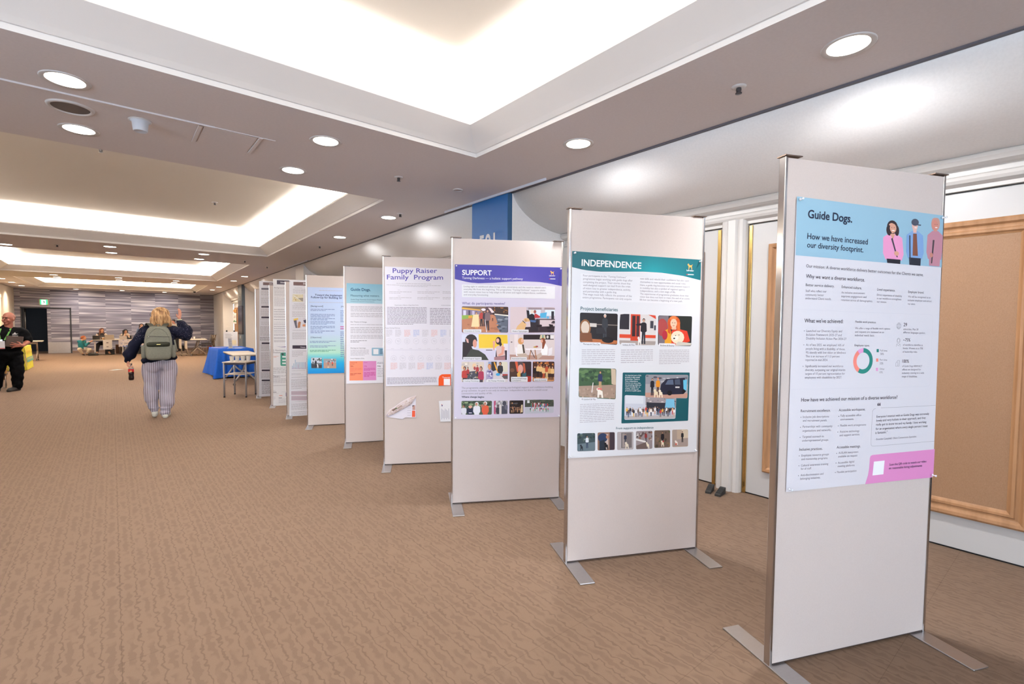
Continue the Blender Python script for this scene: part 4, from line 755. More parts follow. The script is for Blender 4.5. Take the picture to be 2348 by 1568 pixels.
# pictures printed on the posters: r rect, e ellipse, p polygon, h standing figure, b bust, d dog, c scatter of figures, s specks
PIC = {
'trio': [('b',.17,.10,.34,.96,'d9a088','3a2a2e','ea9cc6','26242e'),('b',.53,.02,.30,.98,'e2b4a8','4a5060','7fa4d4','2a2c38'),('b',.87,.0,.29,.98,'d08a7c','c89488','c08898','c08898'),('p',[(.50,.34),(.56,.34),(.58,.80),(.49,.80)],'84503e'),('r',.435,.38,.455,.95,'3a3c48'),('p',[(.14,.47),(.165,.45),(.24,.86),(.22,.86)],'4c4650'),('p',[(.83,.45),(.86,.45),(.83,.93),(.81,.93)],'4a4048'),('e',.22,.78,.04,.05,'d9a088'),('e',.81,.76,.03,.05,'c98678')],
'sofa': [('r',0,0,1,1,'231f22'),('r',0,.86,1,1,'b06a40'),('r',.38,.36,1,.385,'8c8078'),('e',.14,.5,.15,.28,'8a5a34'),('e',.14,.5,.11,.22,'d8c6b4'),('p',[(0,.68),(.3,.66),(.34,.95),(0,.95)],'7a4a2c'),('r',.26,.34,.44,.46,'d0c8c0'),('h',.66,.02,.84,'d8a890','e8e4e0','34363e','3a3c44'),('p',[(.42,.5),(.62,.46),(.7,.66),(.44,.68)],'2c2a30'),('e',.74,.86,.16,.10,'18161a')],
'tram': [('r',0,0,1,1,'d8d2d0'),('r',0,0,.26,.5,'2e2c34'),('r',.30,0,.56,.98,'c8442c'),('r',.34,.05,.43,.72,'3a2a2e'),('r',.46,.05,.54,.72,'4a3238'),('p',[(.78,0),(1,0),(1,.14)],'d84a34'),('r',.84,.2,.93,.44,'42424c'),('r',.95,.34,1,.5,'42424c'),('r',0,.66,.3,.78,'d44a30'),('r',.7,.66,1,.76,'d44a30'),('r',0,.86,1,1,'a89c96'),('h',.66,.12,.84,'c89c84','2a2426','28262e','30323c'),('p',[(.44,.32),(.6,.28),(.62,.36),(.46,.37)],'28262e'),('d',.55,.72,.13,.28,'e8e4de')],
'redhair': [('r',0,0,1,1,'2a2e2c'),('p',[(0,0),(.3,0),(.34,1),(0,1)],'7a7078'),('e',.12,.4,.16,.3,'a84848'),('p',[(.2,.5),(.36,.4),(.44,1),(.2,1)],'e0a030'),('p',[(.62,.44),(.86,.5),(.96,.84),(.6,1),(.4,1),(.4,.5)],'d8402c'),('e',.46,.24,.19,.24,'d05a2a'),('p',[(.30,.2),(.38,.2),(.36,.62),(.28,.56)],'c85426'),('p',[(.56,.2),(.64,.22),(.66,.6),(.56,.5)],'e06e38'),('e',.44,.08,.1,.07,'e88048'),('p',[(.40,.3),(.52,.3),(.54,.46),(.4,.46)],'e0ae92'),('e',.455,.25,.1,.15,'ecc0a4'),('e',.42,.235,.016,.012,'4a3430'),('e',.49,.235,.016,.012,'4a3430'),('e',.455,.335,.03,.012,'b4645a'),('e',.58,.72,.2,.22,'ecdcc0'),('e',.52,.74,.09,.08,'f4ecdc'),('e',.48,.76,.03,.025,'3a302c'),('e',.2,.66,.08,.16,'b03040'),('p',[(.6,.86),(1,.9),(1,1),(.5,1)],'cfc8bc'),('e',.62,.64,.015,.015,'2a2420'),('e',.52,.66,.015,.015,'2a2420')],
'park': [('r',0,0,1,1,'3e5a3c'),('s',40,0,.08,.9,.55,['2c4430','4c6c44','5c7a4c','35502f'],.07),('p',[(.86,0),(1,0),(1,.55),(.88,.5)],'c8b49c'),('p',[(0,.62),(1,.52),(1,1),(0,1)],'a08878'),('s',26,0,.66,1,1,['b09684','8c7668','a89080'],.05),('h',.57,.08,.66,'c89474','3a2c28','2c3458','b89870'),('d',.57,.64,.22,.34,'f0e8dc'),('p',[(.37,.48),(.39,.48),(.36,.82),(.34,.82)],'e8e4e0'),('r',.5,.66,.62,.71,'d86a6a')],
'group': [('r',0,0,1,1,'c8ccd8'),('r',.02,0,.36,.34,'d8dce4'),('p',[(.4,0),(1,.06),(1,.5),(.4,.4)],'9c9498'),('s',12,.42,.08,.98,.3,['5a5660','d8d0d0','7c7880'],.03),('r',.42,.28,.98,.62,'30333e'),('p',[(.8,.1),(.96,.1),(.98,.5),(.78,.5)],'7cc0e0'),('r',0,.84,1,1,'b8b0b0'),('c',26,.02,.98,.42,.86,['d8a888','3c3a48','c84840','e8e4e4','40506c','e0b050','6c5a54','2c2c38','f0ece8'])],
'van': [('r',0,0,1,1,'a8a4a8'),('r',0,0,1,.4,'8e9098'),('s',14,.02,.02,.98,.36,['6c6c78','c8c8cc','b0b0b8','54545e'],.05),('r',0,.78,1,1,'c09484'),('p',[(.36,.42),(.48,.18),(.92,.12),(.96,.7),(.9,.82),(.42,.86),(.34,.7)],'26283a'),('p',[(.46,.42),(.52,.22),(.64,.2),(.66,.42)],'5c6880'),('p',[(.68,.2),(.8,.18),(.82,.42),(.69,.42)],'4a5468'),('p',[(.88,.22),(.97,.2),(.97,.66),(.9,.66)],'68c0e0'),('e',.57,.78,.06,.11,'18181e'),('e',.9,.7,.04,.09,'18181e'),('h',.16,.14,.76,'c8967c','2a2426','22222c','22222c'),('h',.29,.12,.76,'d8a080','c85a30','e8942c','5a3c34'),('d',.25,.62,.14,.36,'e8d8b8'),('d',.36,.64,.12,.34,'f0e4cc'),('r',.7,.5,.8,.56,'d8d4d4')],
'th0': [('r',0,0,1,1,'3c4c50'),('s',14,0,0,1,.4,['2c3c3c','8ca0a8','54645c'],.09),('p',[(0,.6),(1,.5),(1,1),(0,1)],'64747c'),('h',.55,.14,.7,'c89880','2a2a2e','dce0e4','38445c'),('d',.24,.62,.2,.34,'20242c')],
'th1': [('r',0,0,1,1,'8c6c5c'),('r',.7,0,1,1,'40343c'),('r',.4,.1,.62,.95,'c0b0a8'),('e',.3,.3,.28,.26,'2c3c5c'),('e',.56,.26,.08,.1,'b07c60'),('p',[(.1,.5),(.4,.4),(.5,1),(.1,1)],'28303c'),('d',.5,.56,.3,.4,'181418')],
'th2': [('r',0,0,1,1,'b0a8a8'),('r',.25,.05,.9,.9,'746c6c'),('r',.32,.1,.56,.86,'988c88'),('h',.5,.1,.6,'b08c78','38343c','303448','3c4048'),('d',.6,.56,.3,.4,'d8ccb8')],
'th3': [('r',0,0,1,1,'94888a'),('s',18,0,0,1,.5,['5c4c4c','c8c0bc','38302f','8a6450'],.09),('h',.6,.06,.6,'b88468','38282c','8c3434','3c3440'),('p',[(0,.4),(.6,.56),(.6,.66),(0,.5)],'e0dcd8'),('d',.7,.62,.28,.36,'ece0c8'),('p',[(0,.8),(.6,.62),(.7,1),(0,1)],'6c5c58')],
'th4': [('r',0,0,1,1,'6c5a50'),('s',18,0,0,1,.9,['4c4438','7c6450','54583c','8c7460'],.1),('h',.52,.08,.8,'b08468','241c20','1c1a20','20202a'),('d',.52,.58,.24,.36,'ead8c0'),('e',.56,.64,.05,.05,'b83c3c')],
'th5': [('r',0,0,1,1,'b8a490'),('r',0,0,.3,.6,'a8988c'),('r',.6,0,1,.5,'d0c0a8'),('p',[(0,.6),(1,.5),(1,1),(0,1)],'a4948c'),('h',.64,.1,.64,'b08070','2c2428','26262c','26262c'),('d',.26,.62,.24,.26,'ece4dc'),('r',.18,.78,.3,.9,'c86c5c')],
'walk': [('r',0,0,1,1,'5a4048'),('p',[(0,0),(.52,0),(.44,.3),(0,.55)],'78604c'),('r',.66,0,1,.3,'3c2c28'),('s',22,.68,.02,1,.26,['a06838','583c2c','74502c'],.03),('p',[(0,.04),(.4,.12),(.4,.18),(0,.1)],'e8b040'),('p',[(0,.1),(.4,.16),(.4,.34),(0,.36)],'8c7c90'),('r',.03,.15,.09,.34,'d8d4e8'),('r',.14,.15,.18,.33,'54485c'),('r',.22,.17,.27,.33,'c8bcd4'),('p',[(0,.34),(.36,.32),(.36,.4),(0,.5)],'8cac4c'),('p',[(.14,.36),(.22,.35),(.22,.43),(.14,.45)],'e8a038'),('p',[(0,.5),(.4,.38),(.66,.3),(.72,.36),(.86,1),(0,1)],'b87c5c'),('s',20,.1,.6,.8,1,['c88c64','a46c50','d09870'],.05),('p',[(.7,.28),(1,.34),(1,1),(.84,1)],'5c6474'),('p',[(.7,.27),(1,.32),(1,.37),(.7,.31)],'e8e4d8'),('s',16,.76,.42,.99,.95,['424854','747c8c','8c94a0'],.06),('e',.46,.12,.05,.05,'f4e4ec'),('p',[(.56,.04),(.62,.06),(.7,.22),(.64,.24)],'ecd8d8'),('h',.42,.14,.62,'c08c70','2c2024','b04038','282428'),('h',.49,.16,.6,'b88468','241c20','3c3038','2c2830'),('h',.31,.2,.64,'d8a078','3c2824','f0c88c','d89454'),('p',[(.24,.32),(.36,.3),(.37,.78),(.2,.78)],'f4d8a4'),('h',.55,.1,.82,'c8947c','241c20','7c6468','3a2c30'),('p',[(.49,.5),(.5,.5),(.54,.98),(.525,.98)],'f4ecec'),('h',.66,.3,.26,'c8947c','403030','c08060','403038')],
'office': [('r',0,0,1,1,'d8c8cc'),('p',[(.36,0),(1,0),(1,.5),(.36,.5)],'c4bcc8'),('r',.4,.02,.7,.1,'9c8c94'),('r',.76,.02,1,.1,'9c8c94'),('r',.42,.1,.68,.34,'dce8f4'),('r',.78,.1,1,.34,'e0ecf4'),('p',[(.3,.78),(1,.74),(1,1),(.2,1)],'382c34'),('r',.58,.46,1,.5,'54484e'),('p',[(.62,.5),(.66,.5),(.66,.92),(.62,.92)],'443a40'),('p',[(.67,.24),(.82,.2),(.8,.42),(.66,.42)],'54b0dc'),('e',.84,.4,.03,.05,'64b4e0'),('r',.92,.16,.98,.46,'34343e'),('p',[(.36,.12),(.42,.14),(.44,.44),(.38,.44)],'24242c'),('e',.485,.18,.045,.08,'e8dcd0'),('e',.55,.18,.03,.07,'a85c54'),('e',.48,.42,.075,.16,'26242c'),('p',[(.54,.26),(.58,.26),(.68,.38),(.64,.42),(.54,.42)],'b83c40'),('p',[(.44,.48),(.62,.48),(.62,.94),(.46,.94)],'302c34'),('p',[(.44,.5),(.58,.52),(.56,.6),(.46,.58)],'4c6c9c'),('p',[(.13,.86),(.16,.74),(.28,.54),(.36,.66),(.32,.9),(.14,.9)],'e0b884'),('e',.36,.5,.065,.075,'e4bc88'),('e',.40,.53,.04,.035,'dcb07c'),('e',.345,.52,.025,.06,'cc9c68'),('p',[(.28,.52),(.34,.62),(.33,.64),(.27,.54)],'3c3434'),('s',10,.6,.56,.99,.98,['241c22','4c424a','1c181c'],.06)],
'talk': [('r',0,0,1,1,'dcdcec'),('p',[(.36,0),(1,0),(1,.52),(.37,.53)],'ecc83c'),('r',.36,.53,.72,.56,'ecdcb0'),('p',[(.3,.56),(.72,.56),(.7,1),(.5,1)],'d4d0e4'),('r',.52,.6,.66,.63,'5c5058'),('p',[(.9,.36),(1,.36),(1,.66),(.92,.64)],'e8e0e8'),('p',[(.74,.62),(.98,.62),(.98,1),(.72,1)],'382c38'),('p',[(.74,.48),(.84,.4),(.92,.48),(.94,.82),(.76,.86)],'dcc0bc'),('p',[(.7,.88),(.94,.84),(.94,1),(.7,1)],'a87c80'),('p',[(.86,.44),(.93,.5),(.9,.78),(.8,.86),(.78,.8),(.86,.7)],'e0a08c'),('p',[(.72,.3),(.70,.62),(.68,.62),(.67,.34)],'e4a490'),('e',.695,.3,.03,.05,'e4a490'),('e',.79,.25,.06,.15,'2c1c22'),('e',.775,.24,.035,.085,'e8b09c'),('p',[(.83,.2),(.87,.4),(.83,.48),(.8,.36)],'2c1c22'),('e',.2,.24,.13,.24,'2c1e20'),('e',.28,.36,.045,.16,'dc9c88'),('p',[(.02,.3),(.16,.3),(.24,.6),(.2,1),(.0,1)],'2a1c1c'),('p',[(.06,.96),(.2,.56),(.36,.62),(.5,.78),(.58,1),(.05,1)],'3a3c34'),('p',[(.08,.14),(.14,.2),(.15,.34),(.11,.32)],'d8a8a0')],
'diet': [('r',0,0,1,1,'e0d4d4'),('r',.3,.01,.98,.2,'2c2428'),('r',.1,0,.18,.7,'ece0e0'),('p',[(.68,.02),(.78,.02),(.8,.17),(.66,.17)],'d8cca8'),('r',.72,.03,.75,.17,'6c9c8c'),('r',.9,.02,.98,.17,'ece8e8'),('e',.84,.1,.025,.06,'d8d4d0'),('p',[(0,.78),(1,.84),(1,1),(0,1)],'b89488'),('e',.04,.3,.02,.02,'5c4c54'),('p',[(.34,.55),(.72,.55),(.7,.6),(.36,.6)],'f8f4f8'),('p',[(.46,.6),(.48,.6),(.44,.98),(.42,.98)],'a87048'),('p',[(.55,.6),(.57,.6),(.6,.98),(.58,.98)],'a87048'),('p',[(.47,.6),(.56,.9),(.55,.92),(.46,.62)],'3c3034'),('e',.57,.49,.05,.03,'c8a850'),('e',.6,.47,.03,.03,'b05050'),('p',[(.12,.5),(.16,.5),(.18,.8),(.3,.82),(.3,.86),(.14,.84)],'f4f0f4'),('p',[(.17,.4),(.27,.34),(.33,.5),(.34,.76),(.16,.78)],'f4f0ec'),('p',[(.27,.38),(.31,.4),(.34,.72),(.3,.74)],'4c4038'),('p',[(.16,.76),(.36,.74),(.4,.84),(.38,.98),(.2,.92)],'c8b4a4'),('e',.245,.26,.065,.13,'d89c64'),('e',.275,.24,.03,.075,'e8b8a0'),('p',[(.72,.4),(.8,.36),(.85,.52),(.84,.8),(.68,.8)],'fcfcfc'),('p',[(.6,.8),(.7,.7),(.72,.84),(.62,.98)],'ccb8ac'),('e',.735,.24,.05,.11,'8c4c34'),('e',.71,.26,.025,.07,'e4b09c'),('p',[(.72,.36),(.78,.2),(.8,.3),(.75,.56),(.72,.56)],'8c4c34'),('p',[(.86,.56),(.95,.5),(.94,.78),(.86,.84)],'f0ecf0')],
'cook': [('r',0,0,1,1,'d8ccc0'),('s',10,.0,.02,1,.3,['f0e8dc','e8c8a0','c8bcb4'],.1),('p',[(.2,.5),(.7,.44),(.9,1),(.04,1)],'4c4c54'),('s',16,.2,.5,.7,.95,['8c8c94','2c302c','b8b0ac','c89c5c','3c5438'],.06),('b',.14,.24,.26,.66,'c08468','2c2426','b83c34','3c2c30'),('b',.28,.26,.14,.4,'c08468','2c2426','a83434','3c2c30'),('h',.7,.16,.6,'c08468','2c2426','a83438','3c3038'),('b',.86,.24,.26,.76,'c88c74','3c2c30','a83454','4c4048'),('e',.58,.32,.05,.09,'9c3c3c')],
'art': [('r',0,0,1,1,'d0ccd0'),('r',.12,0,.26,.5,'8c9cc0'),('r',.72,0,1,.5,'dcd8c4'),('p',[(.26,0),(.5,0),(.5,.4),(.26,.5)],'342c30'),('b',.18,.12,.32,.9,'d89c74','b87444','a8a0c0','6c6488'),('s',14,.04,.45,.3,.95,['8c84b8','e4e0ec','5c5484'],.06),('p',[(.36,.02),(.42,.02),(.5,.3),(.64,.56),(.7,.64),(.6,.64),(.46,.36)],'eca838'),('b',.66,.02,.26,.56,'c8906c','241c1c','2c2c34','2c2c34'),('p',[(.34,.72),(1,.66),(1,1),(.4,1)],'d8d0d4'),('e',.56,.62,.1,.07,'3c9cd0'),('r',.76,.6,1,.72,'a83c38'),('p',[(.72,.7),(1,.66),(1,.84),(.84,.84)],'5c5454')],
'face': [('r',0,0,1,1,'3a2c30'),('p',[(0,0),(.25,0),(.36,.74),(0,1)],'4c342c'),('e',.12,.42,.1,.1,'74503c'),('p',[(.24,0),(.5,0),(.64,.34),(.5,.6),(.34,.5)],'d86040'),('p',[(.36,0),(.6,0),(.66,.46),(.56,.58),(.42,.4)],'54484c'),('e',.5,.36,.12,.22,'dca49c'),('p',[(.34,.6),(.5,.4),(.5,1),(.4,1)],'e4b45c'),('p',[(.58,.6),(.78,.5),(.74,.9),(.6,.9)],'34606c'),('p',[(.6,.06),(.7,.1),(.74,.5),(.66,.6)],'b85c40'),('e',.86,.5,.12,.14,'3c2428'),('r',.76,.72,1,1,'a8342c')],
'sport': [('r',0,0,1,1,'4c2c24'),('s',30,0,0,1,.24,['a85c34','2c1c1c','cc8448','6c3c28'],.06),('r',0,.78,1,1,'dc9c68'),('c',7,.04,.98,.08,.95,['d8a868','ecc488','241c20','3c2c2c','c05838','e8c890'],.19)],
'caps': [('r',0,0,1,1,'4c5c48'),('s',40,0,0,1,.5,['34442f','6c805c','8ca078','2c3828'],.08),('b',.08,.3,.18,.7,'a87460','241c20','dcdce4','dcdce4'),('b',.29,.34,.26,.66,'d8a08c','d0a090','262c44','262c44'),('b',.5,.1,.24,.9,'c08870','e8e8ec','e8e8f0','e8e8f0'),('b',.78,.06,.24,.94,'c08468','f0ecec','e06040','e06040'),('e',.68,.36,.05,.1,'b87460'),('r',.24,.84,.34,.9,'c8c8d4')],
'statue': [('r',0,0,1,1,'a8a4a8'),('p',[(0,0),(.14,0),(.14,1),(0,1)],'b84c74'),('s',14,.14,0,.9,.5,['c8c8cc','84828a','e0dcdc'],.1),('b',.3,.3,.3,.7,'6c5c5c','34303a','3a3a46','3a3a46'),('p',[(.4,.4),(.54,.3),(.6,1),(.4,1)],'dcd4d0'),('e',.76,.2,.14,.18,'4c4c58'),('p',[(.56,.4),(.96,.36),(1,1),(.56,1)],'4c4e5c'),('e',.9,.5,.12,.2,'6c6c7c')],
'hall': [('r',0,0,1,1,'241c1c'),('s',18,0,.05,1,.3,['3c302c','4c3c34','1c1616'],.1),('r',.2,.2,.6,.24,'5c606c'),('c',16,.04,.96,.4,.9,['5c4038','a87c5c','34282a','c89c74','241c20']),('e',.2,.2,.05,.05,'c89464'),('p',[(.84,.34),(.96,.32),(.96,.9),(.84,.9)],'d8c8a4')],
'team': [('r',0,0,1,1,'c4c8d4'),('r',0,0,1,.52,'4a5048'),('s',24,0,0,1,.44,['3c4a3c','5c6050','343c34','6c6458'],.07),('r',.08,.04,.16,.24,'e4e8ec'),('r',.55,0,.56,.5,'2c5450'),('r',.72,0,.73,.5,'2c5450'),('c',12,.2,.8,.16,.62,['d8d4dc','4c74b0','c83c44','e4e0e4','8c4c54','5c8c6c','d86c7c']),('c',12,.16,.82,.5,.86,['e4e0e4','2c8c54','c8506c','2c2c3c','e8e4e4','3ca064','d8a88c'])],
'guide1': [('r',0,0,1,1,'6c747c'),('r',0,0,1,.5,'c8d0dc'),('s',8,0,.1,1,.45,['2c342c','4c5454','38403c'],.12),('p',[(0,.58),(1,.7),(1,1),(0,1)],'3c3c44'),('h',.42,.2,.7,'a08070','2c2c30','202430','20242c'),('d',.6,.58,.16,.4,'f0f0f0')],
'guide2': [('r',0,0,1,1,'b49484'),('r',0,0,1,.42,'9c9ca0'),('s',12,0,.04,1,.36,['e0e0e4','6c7078','c0c4cc','54585c'],.1),('h',.36,.3,.36,'a08070','2c2c30','e05030','404040'),('h',.7,.26,.5,'a08070','2c2c30','e84c2c','302c34'),('r',.3,.84,.44,.92,'ecd8b8')],
'map': [('r',0,0,1,1,'e4dcc0'),('s',26,0,0,1,.9,['d0c088','f0ecd8','c8b47c','ece0b8'],.1),('p',[(.1,.1),(.9,.8),(1,.95),(.84,.9),(.05,.2)],'f4f0e8'),('p',[(.5,.52),(1,.44),(1,.92),(.86,.9)],'8c8478'),('e',.3,.74,.06,.08,'b08c3c')],
'dogs': [('r',0,0,1,1,'e8e4ec'),('p',[(.08,.05),(.6,.0),(.58,.2),(.1,.22)],'d8b440'),('p',[(.08,.2),(.4,.2),(.48,.95),(.26,.98)],'5c5c68'),('p',[(.56,.5),(.66,.34),(.9,.4),(.8,.95),(.5,.98)],'a8744c'),('r',.42,.1,.5,.7,'d8c8d0')],
'dogs2': [('r',0,0,1,1,'e0dce4'),('p',[(.1,.3),(.5,.2),(.8,.5),(.3,.6)],'2c2844'),('p',[(.0,.75),(.4,.7),(.4,.95),(0,.95)],'c8885c')],
}
def picture(sh, quad, name, parent, base=3):
    p = Print(sh); A, B, Cc, D = quad
    def bi(x, y):
        x = min(1, max(0, x)); y = min(1, max(0, y))
        return tuple((A[i]*(1-x)+B[i]*x)*(1-y)+(D[i]*(1-x)+Cc[i]*x)*y for i in (0, 1))
    r_ = random.Random(name); ops = PIC.get(name, []); lay = [base]
    asp = math.hypot(B[0]-A[0], B[1]-A[1])/max(1e-6, math.hypot(D[0]-A[0], D[1]-A[1]))
    framed = name != 'trio'
    def put(pts, col, step=.12):
        lay[0] += step
        if framed:
            # keep inside the rounded frame: nudge points out of the corner squares
            q = []
            for x, y in pts:
                x = min(1, max(0, x)); y = min(1, max(0, y)); rx, ry = .075/max(asp, .6), .075
                for cx, sx in ((rx, -1), (1-rx, 1)):
                    for cy, sy in ((ry, -1), (1-ry, 1)):
                        if (x-cx)*sx > 0 and (y-cy)*sy > 0:
                            dx, dy = (x-cx)/rx, (y-cy)/ry; L = math.hypot(dx, dy)
                            if L > 1: x, y = cx+dx/L*rx, cy+dy/L*ry
                q.append((x, y))
            pts = q
        p.face([bi(x, y) for x, y in pts], hx(col), lay[0])
    def ell(cx, cy, rx, ry, col, n_=14, step=.12): put([(cx+rx*math.cos(2*PI*i/n_), cy+ry*math.sin(2*PI*i/n_)) for i in range(n_)], col, step)
    def rect(x0, y0, x1, y1, col): put([(x0,y0),(x0+(x1-x0)*.5,y0),(x1,y0),(x1,y0+(y1-y0)*.5),(x1,y1),(x0+(x1-x0)*.5,y1),(x0,y1),(x0,y0+(y1-y0)*.5)], col)
    def fig(cx, top, h, skin, hair, shirt, pants, step=.12):
        k = h/asp
        put([(cx-.07*k,top+h*.5),(cx+.07*k,top+h*.5),(cx+.085*k,top+h),(cx+.02*k,top+h),(cx,top+h*.62),(cx-.02*k,top+h),(cx-.085*k,top+h)], pants, step)
        put([(cx-.05*k,top+h*.16),(cx+.05*k,top+h*.16),(cx+.12*k,top+h*.21),(cx+.135*k,top+h*.5),(cx+.085*k,top+h*.54),(cx-.085*k,top+h*.54),(cx-.135*k,top+h*.5),(cx-.12*k,top+h*.21)], shirt, step)
        ell(cx, top+h*.075, .058*k, h*.075, hair, 12, step); ell(cx, top+h*.092, .046*k, h*.058, skin, 10, step)
    if framed:
        r = .0105 if (abs(B[0]-A[0]) > .12) else .009
        if name in ('guide1','guide2','map','dogs','dogs2'): r = .0004
        first = ops[0][5] if ops and ops[0][0] == 'r' else 'cccccc'
        p.face(rounded([A, B, Cc, D], r), hx(first), lay[0]); ops = ops[1:]
    for o in ops:
        k = o[0]
        if k == 'r': rect(*o[1:])
        elif k == 'e': ell(*o[1:])
        elif k == 'p': put(o[1], o[2])
        elif k == 'h': fig(*o[1:])
        elif k == 'd':
            _, x, y, w_, h_, col = o
            put([(x-w_*.3,y+h_*.3),(x-w_*.1,y+h_*.2),(x+w_*.3,y+h_*.35),(x+w_*.4,y+h_),(x+w_*.2,y+h_),(x+w_*.15,y+h_*.7),(x-w_*.1,y+h_*.7),(x-w_*.12,y+h_),(x-w_*.32,y+h_)], col)
            ell(x-w_*.2, y+h_*.18, w_*.24, h_*.17, col, 10)
        elif k == 'b':
            _, cx, top, w_, h_, skin, hair, shirt, pants = o
            put([(cx-w_*.16,top+h_*.27),(cx+w_*.16,top+h_*.27),(cx+w_*.45,top+h_*.36),(cx+w_*.5,top+h_*.72),(cx+w_*.4,top+h_*.86),(cx-w_*.4,top+h_*.86),(cx-w_*.5,top+h_*.72),(cx-w_*.45,top+h_*.36)], shirt)
            put([(cx-w_*.34,top+h_*.84),(cx+w_*.34,top+h_*.84),(cx+w_*.32,top+h_),(cx-w_*.32,top+h_)], pants)
            rect(cx-w_*.09, top+h_*.2, cx+w_*.09, top+h_*.31, skin)
            if hair == '4a5060': ell(cx, top+h_*.15, w_*.16, h_*.115, skin, 14); ell(cx+.004, top+h_*.085, w_*.2, h_*.075, hair, 14); put([(cx,top+h_*.12),(cx+w_*.34,top+h_*.13),(cx+w_*.32,top+h_*.155),(cx-.0,top+h_*.14)], hair); ell(cx+.012, top+h_*.2, w_*.075, h_*.012, 'f4e8e4', 10); continue
            ell(cx, top+h_*.125, w_*.25, h_*.15, hair, 16); ell(cx-.01, top+h_*.15, w_*.17, h_*.115, skin, 14)
            if name == 'trio' and hair == '3a2a2e': ell(cx-w_*.16, top+h_*.2, w_*.13, h_*.12, hair, 12); ell(cx+w_*.2, top+h_*.2, w_*.11, h_*.12, hair, 12); ell(cx+.01, top+h_*.15, w_*.155, h_*.105, skin, 12)
            if name == 'trio': ell(cx+.012, top+h_*.2, w_*.075, h_*.012, 'f4e8e4', 10); put([(cx-w_*.12,top+h_*.28),(cx+w_*.12,top+h_*.28),(cx,top+h_*.4)], 'd9a088' if shirt == 'ea9cc6' else shirt)
            if name == 'trio':
                for q_ in (-.06, .06): ell(cx+w_*q_+.008, top+h_*.135, w_*.018, h_*.008, '4a3434', 8)
            if hair == '4a5060': put([(cx-w_*.24,top+h_*.12),(cx+w_*.32,top+h_*.12),(cx+w_*.34,top+h_*.15),(cx-w_*.24,top+h_*.14)], '3c4250')
        elif k == 'c':
            _, n_, x0, x1, y0, y1, cols = o[:7]; sz = o[7] if len(o) > 7 else None
            for i in range(n_):
                x = x0+(x1-x0)*(i+.5)/n_ + r_.uniform(-.01, .01); y = y0+(y1-y0)*r_.uniform(0, .18) if sz else y0+(y1-y0)*r_.uniform(0, .3)
                fig(x, y, (y1-y0)*r_.uniform(.75, .85), r_.choice(['d8a488','c08870','e0b49c']), r_.choice(['2c2426','4c382c','8c6c4c']), r_.choice(cols), r_.choice(cols), .03)
        elif k == 's':
            _, n_, x0, y0, x1, y1, cols, sz = o
            for i in range(n_):
                x, y = r_.uniform(x0, x1), r_.uniform(y0, y1); a, b = sz*r_.uniform(.4, 1), sz*r_.uniform(.4, 1)
                ell(min(max(x, x0+.02), x1), min(max(y, y0+.02), y1), a, b, r_.choice(cols), 7, .012)
    return p.done('photograph', parent)
def dog_icon(p, c, s):
    col = (246,178,96)
    q = [(-.9,.55),(-.75,.95),(-.4,.9),(-.25,.5),(.5,.42),(.95,.75),(1.0,.65),(.72,.25),(.72,-.1),(.85,-.9),(.6,-.9),(.45,-.2),(-.2,-.2),(-.25,-.9),(-.5,-.9),(-.5,.1)]
    p.face([(c[0]+x*s, c[1]+y*s) for x, y in q], col, 4)
def icon(p, nm, c, s):
    k = (60,54,64); wd = .0007
    ring = lambda rx, ry, cx=0, cy=0, n_=16: p.line([(c[0]+cx+rx*math.cos(2*PI*i/n_), c[1]+cy+ry*math.sin(2*PI*i/n_)) for i in range(n_+1)], wd, k, 3)
    if nm == 'globe':
        ring(s, s); ring(s*.5, s)
        for y in (-.4, .4): p.line([(c[0]-s*.9, c[1]+y*s), (c[0]+s*.9, c[1]+y*s)], wd, k, 3)
        p.line([(c[0], c[1]-s), (c[0], c[1]+s)], wd, k, 3)
    elif nm == 'lady':
        ring(s*.34, s*.4, 0, s*.4); ring(s*.5, s*.62, 0, s*.35)
        p.line([(c[0]-s*.6, c[1]-s), (c[0]-s*.5, c[1]-s*.35), (c[0], c[1]-s*.8), (c[0]+s*.5, c[1]-s*.35), (c[0]+s*.6, c[1]-s)], wd, k, 3)
    elif nm == 'home':
        p.line([(c[0]-s*.8, c[1]-s), (c[0]-s*.8, c[1]), (c[0]-s*.3, c[1]+s*.5), (c[0]+s*.2, c[1]), (c[0]+s*.2, c[1]-s), (c[0]-s*.8, c[1]-s)], wd, k, 3)
        p.line([(c[0]-s*.1, c[1]+s*.4), (c[0]-s*.1, c[1]+s*.9), (c[0]+s*.9, c[1]+s*.9), (c[0]+s*.9, c[1]-s), (c[0]+s*.2, c[1]-s)], wd, k, 3)
        for y in (-.5, 0, .5): p.line([(c[0]+s*.4, c[1]+y*s), (c[0]+s*.7, c[1]+y*s)], wd, k, 3)
LABELS = {'P1': 'light blue headed poster about the diversity footprint with a ring chart', 'P2': 'teal headed INDEPENDENCE poster with rounded photographs', 'P3': 'purple headed SUPPORT poster with photograph tiles',
 'P4': 'white Puppy Raiser Family Program poster with a timeline of icons', 'P5': 'Measuring what matters poster with orange and pink squares', 'P6': 'pale blue poster fading to cyan with two small photographs',
 'P7': 'long white poster with a bar chart reaching the floor', 'P8': 'long white poster with a green card and Background heading', 'P9': 'long white poster with several short dark bars, farthest in the row'}
